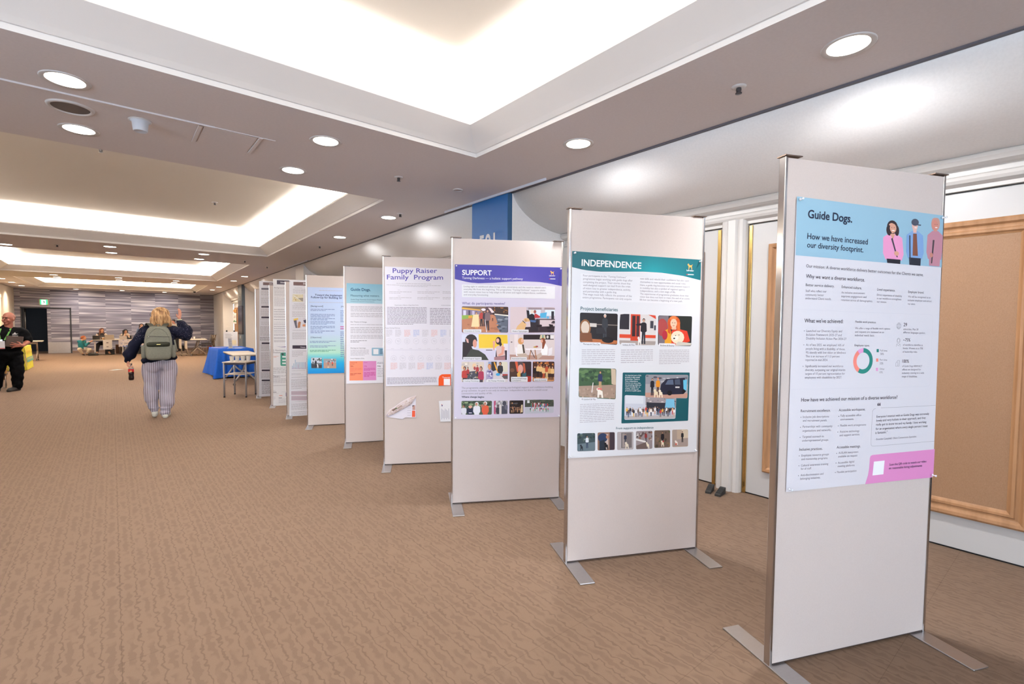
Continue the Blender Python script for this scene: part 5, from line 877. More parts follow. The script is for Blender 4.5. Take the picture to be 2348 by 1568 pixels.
def make_poster(key, corners, els):
    sh = Sheet(key, corners); bx, by, ba, bh = BOARDS[key]
    root = thing('poster', LABELS[key], 'poster', (bx, by, 0), ba, 'posters on the display boards')
    q = sh.c
    p = Print(sh); p.grid(q, PAPER[key], 0, 10, 24); p.grid(q, PAPER[key], -1.5, 1, 1)
    # move the sheet's own outline close to its printed corners
    p.done('paper_sheet', root)
    small = Print(sh); lines = Print(sh); chart = Print(sh); logo = Print(sh)
    def single(nm, fn, label=None):
        p_ = Print(sh); fn(p_); return p_.done(nm, root, label)
    lay = 1.0
    for e in els:
        k = e[0]
        if k == 'T':
            put_ = lambda p_: p_.text((e[1]/1e4, e[2]/1e4), (e[3]/1e4, e[4]/1e4), e[5], PAL[e[6]], 0 if e[6] == 'n' and e[7] == 1 and len(e[5]) < 20 else e[7], 5 if e[6] != 'n' else 9, .78 if e[6] == 'pu' else 1.0)
            if e[7] == 2 or e[6] in ('pu',) or (e[7] == 1 and e[6] not in ('w','g')): single('heading_lettering', put_)
            else: put_(small)
        elif k in 'PGR':
            c0 = 3 if k == 'R' else 2; f = e[c0:]; pts = [(f[i]/1e4, f[i+1]/1e4) for i in range(0, len(f), 2)]; lay += .06
            if k == 'P':
                if e[1] in ('bl','vb'): chart.face(pts, PAL[e[1]], 2+lay*.2)
                elif e[1] == 'lb': single('header_band', lambda p_: p_.grid(pts, PAL['lb'], lay, 8, 4))
                else: single({'teal':'legend_key','sal':'legend_key','pnk':'legend_key','br':'heading_bar','br2':'heading_bar','w':'white_patch','red':'red_stripe'}.get(e[1], 'coloured_card'), lambda p_: p_.face(pts, PAL[e[1]], (3 if e[1] == 'w' else 2)+lay*.2))
            elif k == 'R':
                o = 6 if e[1] == 'wb' and abs(pts[0][0]-pts[1][0]) < .2 and key in ('P2','P3') else 2
                if e[1] == 'd': small.face(rounded(pts, e[2]/1e4), PAL['d'], 3)
                else: single({'br':'heading_bar','br2':'heading_bar'}.get(e[1], 'caption_tag' if o == 6 else 'coloured_card'), lambda p_: p_.face(rounded(pts, e[2]/1e4), PAL[e[1]], o+lay*.1))
            else:
                head = Print(sh); cs = [GR[c] for c in e[1]]
                if len(pts) == 4:
                    for j in range(8):
                        f0, f1 = j/8, (j+1)/8; mixp = lambda a, b, t: tuple(a[i]*(1-t)+b[i]*t for i in range(len(a)))
                        qd = [mixp(pts[0],pts[3],f0), mixp(pts[1],pts[2],f0), mixp(pts[1],pts[2],f1), mixp(pts[0],pts[3],f1)]
                        cq = [mixp(cs[0],cs[3],f0), mixp(cs[1],cs[2],f0), mixp(cs[1],cs[2],f1), mixp(cs[0],cs[3],f1)]
                        head.face(qd, None, 1.5, cq)
                else:
                    # wavy header: strips between the straight top edge and the wavy lower edge
                    top, bot = pts[:4], pts[4:][::-1]
                    def along(P_, u):
                        for a, b in zip(P_, P_[1:]):
                            if u <= b[0]: t_ = (u-a[0])/max(1e-9, b[0]-a[0]); return a[1]+(b[1]-a[1])*t_
                        return P_[-1][1]
                    u0, u1 = max(top[0][0], bot[0][0]), min(top[-1][0], bot[-1][0]); N = 28
                    ca, cb = cs[0], cs[2]
                    for j in range(N):
                        ua, ub = u0+(u1-u0)*j/N, u0+(u1-u0)*(j+1)/N
                        wgt = lambda u: max(0, 1-abs((u-u0)/(u1-u0)-.62)/.45)
                        cc = lambda u, s_: tuple(ca[i]*(1-wgt(u)*s_)+cb[i]*wgt(u)*s_ for i in range(3))
                        head.face([(ua,along(top,ua)),(ub,along(top,ub)),(ub,along(bot,ub)),(ua,along(bot,ua))], None, 2, [cc(ua,.5),cc(ub,.5),cc(ub,1),cc(ua,1)])
                head.done('header_band', root)
        elif k == 'L':
            f = e[3:]; lines.line([(f[i]/1e4, f[i+1]/1e4) for i in range(0, len(f), 2)], e[2]/1e4, PAL[e[1]], 3)
        elif k == 'K':
            _, col, u0, v0, u1, v1, n_, hh = e; u0, v0, u1, v1 = u0/1e4, v0/1e4, u1/1e4, v1/1e4
            pitch = (v0-v1)/n_; r_ = random.Random(u0*1e4+v0)
            for i in range(n_):
                v = v0-pitch*(i+.5); h2 = pitch*hh/230; u = u0; ue = u1 if i < n_-1 or n_ == 1 else u0+(u1-u0)*r_.uniform(.4, .8)
                while u < ue-.002:
                    wd = min(ue-u, pitch*r_.uniform(.9, 3.0)); small.face([(u,v+h2),(u+wd,v+h2),(u+wd,v-h2),(u,v-h2)], PAL[col], 4); u += wd+pitch*.32
        elif k == 'F':
            f = e[2:]; qd = [(f[i]/1e4, f[i+1]/1e4) for i in range(0, 8, 2)]; picture(sh, qd, e[1], root, 3 if key != 'P2' or e[1] != 'van' else 4.5)
        elif k == 'D':
            c = (e[1]/1e4, e[2]/1e4); r, r2 = e[3]/1e4, e[4]/1e4
            chart.arc(c, r, r2, 0, 2*PI*.58, PAL['teal'], 3); chart.arc(c, r, r2, 2*PI*.58, 2*PI*.9, PAL['sal'], 3); chart.arc(c, r, r2, 2*PI*.9, 2*PI, PAL['pnk'], 3)
        elif k == 'I':
            c = (e[2]/1e4, e[3]/1e4); s_ = e[4]/1e4
            if e[1] == 'dog': dog_icon(logo, c, s_)
            else: icon(logo, e[1], c, s_)
        elif k == 'O':
            c = (e[1]/1e4, e[2]/1e4); s_ = e[3]/1e4; kk = (130,124,140)
            lines.line([(c[0]+s_*math.cos(2*PI*i/16), c[1]+s_*math.sin(2*PI*i/16)) for i in range(17)], .0008, kk, 3)
            q_ = s_*.45; m_ = e[4] % 4
            sh_ = {0: [(-1,-1),(-1,.2),(0,1),(1,.2),(1,-1),(-1,-1)], 1: [(-1,.6),(-.6,.6),(-.3,-.4),(.8,-.4),(1,.4),(-.5,.4)], 2: [(-.7,-1),(-.7,1),(.7,1),(.7,-1),(-.7,-1)], 3: [(-1,-.5),(-.3,.3),(.2,-.2),(1,.8)]}[m_]
            lines.line([(c[0]+x*q_, c[1]+y*q_) for x, y in sh_], .0012, kk, 3)
    lines.done('printed_rule', root); chart.done('chart', root); logo.done('logo', root)
    small.done('body_lettering', root)
    return root, sh
SHEETS = {}
for _k, (_c, _e) in POSTERS.items(): SHEETS[_k] = make_poster(_k, _c, _e)[1]
# push pins
M_PIN = mat('clear_pin', (236,238,242), .15, 0, .7)
def pin(key, corner, label, du=.012, dv=.012, first=[]):
    sh = SHEETS[key]; bx, by, ba, bh = BOARDS[key]; u, v = sh.c[corner]
    u += du if corner in (0, 3) else -du; v += -dv if corner in (0, 1) else dv
    loc = Matrix.Translation((bx, by, 0)) @ Matrix.Rotation(ba, 4, 'Z') @ Vector((u, sh.w(u, v)-.0005, v))
    if not first:
        t = thing('push_pin', label, 'push pin', loc, ba, 'clear push pins holding the posters')
        bm = bm_new()
        R_ = Matrix.Rotation(PI/2, 4, 'X')
        lathe(bm, [(.0055,0),(.0055,.002),(.003,.004),(.0026,.010),(.0048,.013),(.0048,.015),(.0001,.0155)], seg=12); bmesh.ops.transform(bm, matrix=R_, verts=bm.verts[:])
        obj('pin_head', bm, M_PIN, t); first.append(t)
    else:
        dup(first[0], loc, ba, label)
for key, nm in (('P1','light blue diversity poster'),('P2','teal INDEPENDENCE poster'),('P3','purple SUPPORT poster')):
    for c, cn in enumerate(('top left','top right','bottom right','bottom left')):
        pin(key, c, 'clear push pin at the %s corner of the %s' % (cn, nm))
# ------------------------------------------------------------------ leaflets pinned to the Puppy Raiser board
class Flat(Sheet):
    def __init__(s, key): s.key = key; s.u0 = s.v0 = 0; s.u1 = s.v1 = 1
    def w(s, u, v): return -.0045
bx, by, ba, bh = BOARDS['P4']; FL = Flat('P4')
t = thing('leaflet', 'curled white leaflet in a clear sleeve hanging below the Puppy Raiser poster', 'leaflet', (bx, by, 0), ba, 'leaflets pinned below the Puppy Raiser poster')
p = Print(FL); S_ = [(.218,.609),(.32,.683),(.32,.475),(.218,.482),(.188,.464),(.039,.491)]
p.face(S_, (226,222,232), 1); p.done('paper_sheet', t)
p = Print(FL); p.face(rounded([(.283,.548),(.313,.546),(.313,.482),(.281,.484)], .006), (232,96,64), 2); p.done('orange_card', t)
p = Print(FL); p.face([(.286,.601),(.314,.601),(.314,.553),(.286,.553)], (190,150,140), 2); p.face([(.286,.601),(.305,.601),(.292,.588),(.286,.588)], (40,44,60), 2.5); p.done('photograph', t)
p = Print(FL)
for k in range(5): p.face([(.235,.60-.024*k),(.272,.60-.024*k),(.272,.596-.024*k),(.235,.596-.024*k)], (190,184,196), 2)
p.done('body_lettering', t)
U_ = [(.031,.5),(.034,.52),(.062,.563),(.12,.598),(.172,.637),(.241,.676),(.323,.698)]; L_ = [(.031,.492),(.055,.503),(.1,.518),(.159,.55),(.225,.586),(.274,.615),(.32,.681)]
bm = bm_new(); lc = bm.loops.layers.float_color.new('ink'); N = 8
def finer(P_, m=4): return [tuple(a[i]+(b_[i]-a[i])*k/m for i in (0, 1)) for a, b_ in zip(P_, P_[1:]) for k in range(m)]+[P_[-1]]
U_, L_ = finer(U_), finer(L_); rc = random.Random(8)
rows = []
for (a, b_) in zip(U_, L_):
    rows.append([(a[0]*(1-k/N)+b_[0]*k/N, -.006-.012*math.sin(PI*min(1, .15+.85*(1-k/N)))*min(1, 6*math.hypot(a[0]-b_[0], a[1]-b_[1])), a[1]*(1-k/N)+b_[1]*k/N) for k in range(N+1)])
for i in range(len(rows)-1):
    for k in range(N):
        f = bm.faces.new([bm.verts.new(q) for q in (rows[i][k], rows[i][k+1], rows[i+1][k+1], rows[i+1][k])])
        c = (206,190,184) if k > 0 else (214,200,202)
        if k > 0: c = rc.choice([(206,190,184), (206,190,184), (198,180,176), (212,200,200), (180,160,152), (204,186,190)])
        if 9 <= i <= 11 and 2 <= k <= 3: c = (112,88,80) if i < 11 else (92,104,72)
        if 12 <= i <= 14 and 3 <= k <= 4: c = (170,148,136)
        if i in (1, 3) and k in (2, 3, 4): c = (96,86,150)
        for lp in f.loops: lp[lc] = (lin(c[0]), lin(c[1]), lin(c[2]), 1)
obj('curled_flap', bm, M_INK, t, recalc=False)
t = thing('leaflet', 'upright white leaflet with sideways print, right side of the Puppy Raiser board', 'leaflet', (bx, by, 0), ba, 'leaflets pinned below the Puppy Raiser poster')
p = Print(FL); p.face([(.548,.638),(.76,.648),(.765,.428),(.564,.427)], (232,232,236), 1); p.done('paper_sheet', t)
p = Print(FL); p.face([(.572,.604),(.582,.606),(.580,.592)], (220,90,70), 2); p.face([(.578,.60),(.588,.596),(.584,.582),(.575,.588)], (56,60,120), 2.2); p.done('logo', t)
p = Print(FL)
for k in range(7):
    u = .574+.012*k; p.face([(u,.56-.01*(k%3)),(u+.004,.56-.01*(k%3)),(u+.006,.45+.012*(k%2)),(u+.002,.45+.012*(k%2))], (150,150,172), 2)
p.done('body_lettering', t)

# ------------------------------------------------------------------ tables
M_TOP = mat('pale_laminate', (226,214,198), .4); M_EDGE = mat('dark_table_edge', (50,50,66), .5)
M_GREYT = mat('grey_tube', (168,168,176), .35, .5); M_WT = mat('white_tube', (226,220,214), .4); M_FOOTB = mat('black_foot', (30,30,32), .6)
M_CAST = mat('caster_rubber', (58,56,56), .5)
M_CUP = mat('paper_cup', (238,236,232), .55)
t = thing('side_table', 'small two-tier side table with grey tube legs and white cups on top', 'side table', (1.90, 10.38, 0), -.62)
W_, D_, HT = .40, .405, .672
bm = bm_new(); box(bm, -.225, -.225, HT-.018, .225, .225, HT); obj('tabletop', bm, M_TOP, t, bevel=.006)
bm = bm_new(); box(bm, -.205, -.205, HT-.055, .205, .205, HT-.0185); obj('apron', bm, M_EDGE, t)
bm = bm_new(); box(bm, -.195, -.195, .425, .195, .195, .44); obj('lower_shelf', bm, M_TOP, t, bevel=.004)
for sx in (-1, 1):
    for sy in (-1, 1):
        bm = bm_new(); rod(bm, (sx*.2, sy*.2, .02), (sx*.2, sy*.2, HT-.02), .0155, seg=16); lg = obj('leg', bm, M_GREYT, t)
        bm = bm_new(); rod(bm, (sx*.2, sy*.2, 0), (sx*.2, sy*.2, .022), .017, seg=16); obj('foot_cap', bm, M_FOOTB, lg)
R_ = Matrix.Translation((1.90, 10.38, 0)) @ Matrix.Rotation(-.62, 4, 'Z')
for k, lb in enumerate(('leftmost of the four white paper cups on the side table','second from left of the four white paper cups on the side table','third from left of the four white paper cups on the side table','rightmost of the four white paper cups on the side table')):
    bm = bm_new(); lathe(bm, [(.030,0),(.030,.001),(.041,.094),(.043,.096),(.043,.099),(.040,.099),(.0385,.095),(.029,.006),(.0001,.005)], seg=22)
    o = obj('paper_cup', bm, M_CUP, loc=R_ @ Vector((-.10+.082*k, -.10+.042*k, HT+.0005))); tag(o, lb, 'cup', 'white cups on the side table')

def caster(bm_loc, parent):
    x, y = bm_loc
    bm = bm_new(); rod(bm, (x-.012, y, .028), (x+.012, y, .028), .028, seg=18); c = obj('caster', bm, M_CAST, parent); 
    bm = bm_new(); rod(bm, (x-.014, y, .028), (x+.014, y, .028), .015, seg=12); obj('caster_hub', bm, M_GREYT, c); return c
def fold_table(label, loc, rz, w_, d_, h_, frame, group=None, cst=True):
    """flip-top table: slab on two splayed legs with casters; w_ runs along local x"""
    t = thing('folding_table', label, 'table', loc, rz, group)
    bm = bm_new(); box(bm, -w_/2, -d_/2, h_-.026, w_/2, d_/2, h_); obj('tabletop', bm, M_TOP, t, bevel=.005)
    bm = bm_new(); box(bm, -w_/2+.01, -d_/2+.01, h_-.045, w_/2-.01, d_/2-.01, h_-.0265); obj('underframe', bm, M_EDGE, t)
    bm = bm_new(); box(bm, -w_/2+.16, -.03, h_-.12, w_/2-.16, .03, h_-.05); obj('beam', bm, frame, t)
    for s in (-1, 1):
        x = s*(w_/2-.16)
        bm = bm_new(); rod(bm, (x, -.02, h_-.06), (x, .06, h_*.5), .022, .024); rod(bm, (x, .06, h_*.5), (x, -d_/2+.05, .07), .022, .018); rod(bm, (x, .06, h_*.5), (x, d_/2-.03, .07), .022, .018)
        lg = obj('leg', bm, frame, t)
        for yy in (-d_/2+.05, d_/2-.03): caster((x, yy), lg)
    return t
fold_table('pale folding table with casters between the side table and the blue cloth', (2.37, 12.75, 0), PI/2-.03, 1.60, .56, .70, M_GREYT)
# table under the blue cloth
t = thing('draped_table', 'table hidden under a royal blue cloth beyond the folding table', 'table', (2.46, 14.60, 0))
bm = bm_new(); box(bm, -.38, -.72, .70, .38, .72, .728); obj('tabletop', bm, M_TOP, t)
for sx in (-1, 1):
    for sy in (-1, 1):
        bm = bm_new(); rod(bm, (sx*.33, sy*.66, 0), (sx*.33, sy*.66, .70), .018); obj('leg', bm, M_GREYT, t)
def cloth(name, label, w_, d_, z_top, z_bot, loc, rz, m, flare=.07, fold=.022, nf=26, seed=1):
    bm = bm_new(); NP = 176; NZ = 9; r_ = random.Random(seed)
    per = []
    hw, hd, rr = w_/2, d_/2, .035
    for side in range(4):
        for k in range(NP//4):
            f = k/(NP//4)
            per.append([(-hw+2*hw*f, -hd, 0, -1), (hw, -hd+2*hd*f, 1, 0), (hw-2*hw*f, hd, 0, 1), (-hw, hd-2*hd*f, -1, 0)][side])
    ph = [r_.uniform(0, 6.28) for _ in range(4)]
    rows = []
    for j in range(NZ+1):
        g = j/NZ; row = []
        for i, (x, y, nx, ny) in enumerate(per):
            s = i/NP*2*PI; cx = x/hw if hw else 0; cy = y/hd
            corner = min(1, max(0, (abs(cx)**8)*(abs(cy)**8)))
            out = (flare*g**1.2)*(.6+.9*corner) + fold*g**.7*(math.sin(s*nf+ph[0])*.6+math.sin(s*nf*.53+ph[1])*.5)
            dx, dy = (nx+(math.copysign(1, x) if ny else 0)*corner, ny+(math.copysign(1, y) if nx else 0)*corner)
            z = z_top-.008*(1 if j == 1 else 0)-(z_top-z_bot)*g + .012*math.sin(s*5+ph[2])*g
            row.append(bm.verts.new((x+dx*(out+.004*min(1, j)), y+dy*(out+.004*min(1, j)), z)))
        rows.append(row)
    for a, b_ in zip(rows, rows[1:]):
        for i in range(NP): bm.faces.new((a[i], a[(i+1)%NP], b_[(i+1)%NP], b_[i]))
    bm.faces.new(rows[0])
    o = obj(name, bm, m, smooth=True, loc=loc, rz=rz); return tag(o, label, 'tablecloth')
M_BCLOTH = noisy('blue_cloth', (16,74,168), (24,92,190), 90, .8, .15, 500)
cloth('tablecloth', 'royal blue cloth draped over the table behind the folding table', .80, 1.48, .738, .03, (2.46, 14.60, 0), 0, M_BCLOTH, .10, .026)
t = thing('leaflet_stand', 'small upright stand of printed sheets on the blue cloth', 'leaflet stand', (2.40, 14.25, .739), .5)
bm = bm_new(); box(bm, -.055, -.004, .0, .055, .004, .27, rot=Matrix.Rotation(-.12, 3, 'X'), about=(0,0,0)); obj('sheet_holder', bm, mat('card_white', (236,232,228), .4), t)
bm = bm_new(); box(bm, -.055, -.05, 0, .055, .06, .004); obj('stand_base', bm, mat('card_white', (236,232,228), .4), t)
bm = bm_new()
for k in range(9): box(bm, -.04, -.0065, .03+.025*k, .04-.03*((k*7)%3)/3, -.0045, .036+.025*k, rot=Matrix.Rotation(-.12, 3, 'X'), about=(0,0,0))
obj('printed_lines', bm, mat('print_grey', (150,138,140), .6), t)
for k, (x, y, rz, lb) in enumerate(((2.62,14.42,.3,'pale sheet of paper lying on the blue cloth, right of the leaflet stand'),(2.55,14.15,-.4,'pale sheet of paper on the blue cloth nearest the folding table'),(2.20,14.75,.7,'flyer lying on the far left of the blue cloth'))):
    bm = bm_new(); box(bm, -.105, -.148, 0, .105, .148, .0016); tag(obj('paper_sheet', bm, mat('lavender_paper' if k < 2 else 'peach_paper', (196,204,232) if k < 2 else (232,190,176), .6), loc=(x, y, .7395), rz=rz), lb, 'paper', 'papers on the blue cloth')
# easel with a white notice, on the floor beyond the blue table
t = thing('easel', 'wooden easel standing beyond the blue table', 'easel', (2.80, 16.6, 0), -.15)
M_EAS = mat('easel_wood', (176,120,62), .5)
for a, b_ in (((-.24,-.06,0),(-.09,.06,1.13)), ((.24,-.06,0),(.09,.06,1.13)), ((0,.62,0),(0,.1,1.13))):
    bm = bm_new(); rod(bm, a, b_, .016, .014, seg=8); obj('leg', bm, M_EAS, t)
bm = bm_new(); box(bm, -.26, -.05, .565, .26, .02, .595); obj('ledge', bm, M_EAS, t)
for x in (-.1, .1):
    bm = bm_new(); lathe(bm, [(.02,0),(.024,.03),(.02,.06),(.0001,.065)], (x, .06, 1.11), 10); obj('knob', bm, M_FOOTB, t)
E_ = Matrix.Translation((2.80, 16.6, 0)) @ Matrix.Rotation(-.15, 4, 'Z')
t = thing('notice_board', 'white notice board resting on the easel beyond the blue table', 'notice board', E_ @ Vector((0, -.045, .597)), -.15)
R3 = Matrix.Rotation(-.17, 3, 'X')
bm = bm_new(); box(bm, -.19, -.006, 0, .19, .006, .54, rot=R3, about=(0,0,0)); obj('board', bm, mat('card_white', (236,232,228), .4), t)
bm = bm_new()
for k in range(6): box(bm, -.14, -.008, .34+.026*k, .05-.02*(k%3), -.0065, .346+.026*k, rot=R3, about=(0,0,0))
obj('printed_lines', bm, mat('print_grey', (150,138,140), .6), t)
bm = bm_new(); box(bm, .03, -.008, .14, .15, -.0065, .28, rot=R3, about=(0,0,0)); obj('yellow_patch', bm, mat('pale_yellow_print', (240,224,180), .6), t)
# notices on the far amber door
dx_ = wx(24.4)+.46
t = thing('door_notice', 'white notice with a green hill drawing on the far oak door', 'notice', (dx_-.03, 24.62, 1.35))
bm = bm_new(); box(bm, -.006, -.36, 0, 0, .30, .48); obj('notice_sheet', bm, mat('card_white', (236,232,228), .4), t)
bm = bm_new(); box(bm, -.0085, -.36, .085, -.0065, .30, .125); poly(bm, [(-.009,.25,.12),(-.009,.0,.175),(-.009,-.12,.12)]); obj('green_print', bm, mat('green_print', (70,120,80), .6), t, recalc=False)
bm = bm_new()
for k in range(3): box(bm, -.0085, -.25, .27+.04*k, -.0065, .2-.06*k, .29+.04*k)
obj('printed_lines', bm, mat('print_grey', (150,138,140), .6), t)
t = thing('door_notice', 'amber lettered strip above the white notice on the far oak door', 'notice', (dx_-.03, 24.6, 1.86))
bm = bm_new()
for k in range(2): box(bm, -.004, -.30+.34*k, 0, 0, -.04+.34*k, .14)
obj('amber_strip', bm, mat('amber_print', (206,150,84), .6), t)
t = thing('banner_stand', 'dark narrow banner stand half hidden behind the farthest board', 'banner', (wx(14)+.45, 14.05, 0), .1)
bm = bm_new(); box(bm, -.2, -.01, .06, .2, .01, 1.75); obj('banner_sheet', bm, noisy('banner_print', (60,84,110), (150,70,70), 3, .6), t)
bm = bm_new(); box(bm, -.22, -.1, 0, .22, .1, .06); obj('stand_base', bm, M_STEEL, t)

# ------------------------------------------------------------------ registration tables at the far wall
def plain_table(label, x0, x1, y0, y1, h_, frame, group=None):
    t = thing('reception_table', label, 'table', ((x0+x1)/2, (y0+y1)/2, 0), 0, group); w_, d_ = (x1-x0)/2, (y1-y0)/2
    bm = bm_new(); box(bm, -w_, -d_, h_-.022, w_, d_, h_); obj('tabletop', bm, M_TOP, t, bevel=.004)
    bm = bm_new(); box(bm, -w_+.02, -d_+.02, h_-.07, w_-.02, d_-.02, h_-.0225); obj('underframe', bm, M_EDGE, t)
    for sx in (-1, 1):
        bm = bm_new(); box(bm, sx*(w_-.08)-.028, -.03, .06, sx*(w_-.08)+.028, .03, h_-.07); box(bm, sx*(w_-.08)-.022, -d_+.02, .03, sx*(w_-.08)+.022, d_-.02, .075); lg = obj('leg', bm, frame, t, bevel=.005)
        for yy in (-d_+.05, d_-.05): caster((sx*(w_-.08), yy), lg)
    return t
plain_table('left table of the reception desk, holding the laptops and coffee cup', -.66, .42, 26.33, 26.83, .645, M_WT, 'reception desk tables')
plain_table('right table of the reception desk, fronted by the white banner', .43, 1.55, 26.33, 26.83, .645, M_WT, 'reception desk tables')
t = thing('table_banner', 'white banner with blue waves hanging on the reception desk front', 'banner', (.66, 26.318, .335))
bm = bm_new(); box(bm, -.46, -.004, 0, .46, .004, .30); obj('banner_sheet', bm, mat('banner_white', (232,226,228), .6), t)
bm = bm_new(); g = -.006
for k in range(9):
    x = -.44+.1*k; poly(bm, [(x, g, .005), (x+.09, g, .005), (x+.06, g, .03+.02*(k%3)), (x+.03, g, .03+.02*(k%3))])
for k in range(5): poly(bm, [(-.34+.16*k, g, .296), (-.26+.16*k, g, .296), (-.3+.16*k, g, .27)])
obj('blue_waves', bm, mat('banner_blue', (92,116,176), .6), t, recalc=False)
bm = bm_new(); lathe(bm, [(.045,0),(.05,0)], (0,0,0), 18, cap=False); bmesh.ops.transform(bm, matrix=Matrix.Translation((-.37,g,.15)) @ Matrix.Rotation(PI/2,4,'X'), verts=bm.verts[:]); poly(bm, [(-.39,g-.001,.17),(-.36,g-.001,.16),(-.355,g-.001,.12),(-.375,g-.001,.13)]); obj('logo', bm, mat('banner_blue', (92,116,176), .6), t, recalc=False)
bm = bm_new(); text_into(bm, 'Japanese Guide', lambda x, y: (-.27+x, g, .135+y), .01, 0, .50); obj('banner_lettering', bm, mat('banner_grey', (110,96,108), .6), t, recalc=False)
t = thing('desk_notice', 'white sheet with two dark marks hanging on the reception desk front', 'notice', (-.165, 26.318, .235))
bm = bm_new(); box(bm, -.15, -.004, 0, .15, .004, .40); obj('notice_sheet', bm, mat('card_white', (236,232,228), .4), t)
bm = bm_new(); box(bm, -.04, -.006, .265, .03, -.0045, .30); box(bm, -.04, -.006, .10, .03, -.0045, .125); poly(bm, [(.09,-.006,.02),(.14,-.006,.02),(.14,-.006,.06)]); obj('dark_marks', bm, mat('print_dark', (86,76,78), .6), t)
def laptop(label, x, y, w_, h_, col, rz=0, lean=.25):
    t = thing('laptop', label, 'laptop', (x, y, .6455), rz)
    bm = bm_new(); box(bm, -w_/2, 0, 0, w_/2, w_*.66, .014); obj('keyboard_base', bm, col, t, bevel=.003)
    bm = bm_new(); box(bm, -w_/2, -.008, .012, w_/2, 0, h_, rot=Matrix.Rotation(lean, 3, 'X'), about=(0,0,.012)); obj('screen_lid', bm, col, t, bevel=.003)
laptop('open black laptop at the left end of the reception desk', -.53, 26.50, .24, .185, mat('laptop_black', (34,32,34), .4))
laptop('open silver laptop beside the coffee cup on the reception desk', -.10, 26.50, .31, .215, mat('laptop_silver', (196,184,168), .35, .3))
laptop('pale laptop at the middle of the reception desk behind the banner', .36, 26.58, .26, .15, mat('laptop_pale', (206,196,188), .35, .2))
t = thing('coffee_cup', 'takeaway coffee cup with a pale lid on the reception desk', 'cup', (-.315, 26.45, .6455))
bm = bm_new(); lathe(bm, [(.030,0),(.040,.085)], seg=18); obj('cup_body', bm, mat('kraft_sleeve', (158,120,78), .7), t)
bm = bm_new(); lathe(bm, [(.042,.083),(.042,.093),(.036,.105),(.0001,.106)], seg=18); obj('lid', bm, M_CUP, t)
for x, lb in ((.16,'white box of papers at the middle of the reception desk'),): 
    bm = bm_new(); box(bm, -.09, -.1, 0, .09, .1, .03); tag(obj('paper_stack', bm, M_CUP, loc=(x, 26.6, .6455), bevel=.002), 'low stack of white paper on the reception desk right of the silver laptop', 'paper')
bm = bm_new(); box(bm, -.16, -.1, 0, .16, .1, .24); tag(obj('storage_box', bm, mat('dark_box', (26,25,26), .7), loc=(-.1, 26.75, 0), bevel=.01), 'black box on the floor under the reception desk', 'box')
bm = bm_new(); box(bm, -.2, -.1, 0, .2, .1, .26); tag(obj('storage_box', bm, mat('dark_box', (26,25,26), .7), loc=(.95, 26.62, 0), bevel=.01), 'black box on the floor behind the white reception banner', 'box')
bm = bm_new(); box(bm, -.1, -.12, 0, .1, .12, .40); tag(obj('storage_box', bm, mat('brown_box', (110,78,56), .7), loc=(.2, 27.35, 0), bevel=.01), 'brown box on the floor behind the reception desk', 'box')

# ------------------------------------------------------------------ right rear corner: table, folded tables, chairs, bag, bin
fold_table('folding table with grey splayed legs in the far right corner', (2.86, 24.35, 0), PI/2-.06, 1.35, .60, .69, mat('taupe_tube', (164,148,132), .4, .3))
for k, (x, y) in enumerate(((2.24, 24.6), (2.41, 24.3))):
    t = thing('folded_table', ('left' if k == 0 else 'right')+' of two flipped-up folded tables beside the far corner table', 'table', (x, y, 0), -.06, 'flipped-up folded tables')
    bm = bm_new(); box(bm, -.035, -.5, .30, .035, .5, .70); obj('tabletop', bm, M_TOP, t, bevel=.008)
    for s in (-1, 1):
        bm = bm_new(); rod(bm, (.02, s*.4, .42), (.06, s*.4, .06), .018); rod(bm, (-.18, s*.4, .06), (.2, s*.4, .06), .016); lg = obj('leg', bm, mat('taupe_tube', (164,148,132), .4, .3), t)
        caster((-.17, s*.4), lg); caster((.19, s*.4), lg)
t = thing('water_bottle', 'clear water bottle standing on the far corner table', 'bottle', (2.60, 24.2, .6905))
bm = bm_new(); lathe(bm, [(.034,0),(.036,.02),(.034,.15),(.016,.20),(.014,.215)], seg=16); obj('bottle_body', bm, mat('bottle_clear', (206,200,198), .1, 0, .6), t)
bm = bm_new(); lathe(bm, [(.017,.215),(.017,.24)], seg=12); obj('cap', bm, M_CUP, t)
bm = bm_new(); lathe(bm, [(.034,0),(.034,.10),(.03,.105)], seg=16); tag(obj('paper_cup', bm, M_CUP, loc=(2.72, 24.3, .6905)), 'white cup on the far corner table next to the water bottle', 'cup')
bm = bm_new()
pts = [Vector((2.78+.30*k/10, 24.35, .694+.09*math.sin(PI*k/10))) for k in range(11)]
for a, b_ in zip(pts, pts[1:]): rod(bm, a, b_, .004, seg=6)
tag(obj('cable', bm, mat('grey_cable', (150,140,134), .6)), 'thin looped cable on the far corner table', 'cable')
M_CHB = mat('chair_black', (36,33,34), .55); M_CHM = mat('chair_frame', (150,140,132), .3, .8)
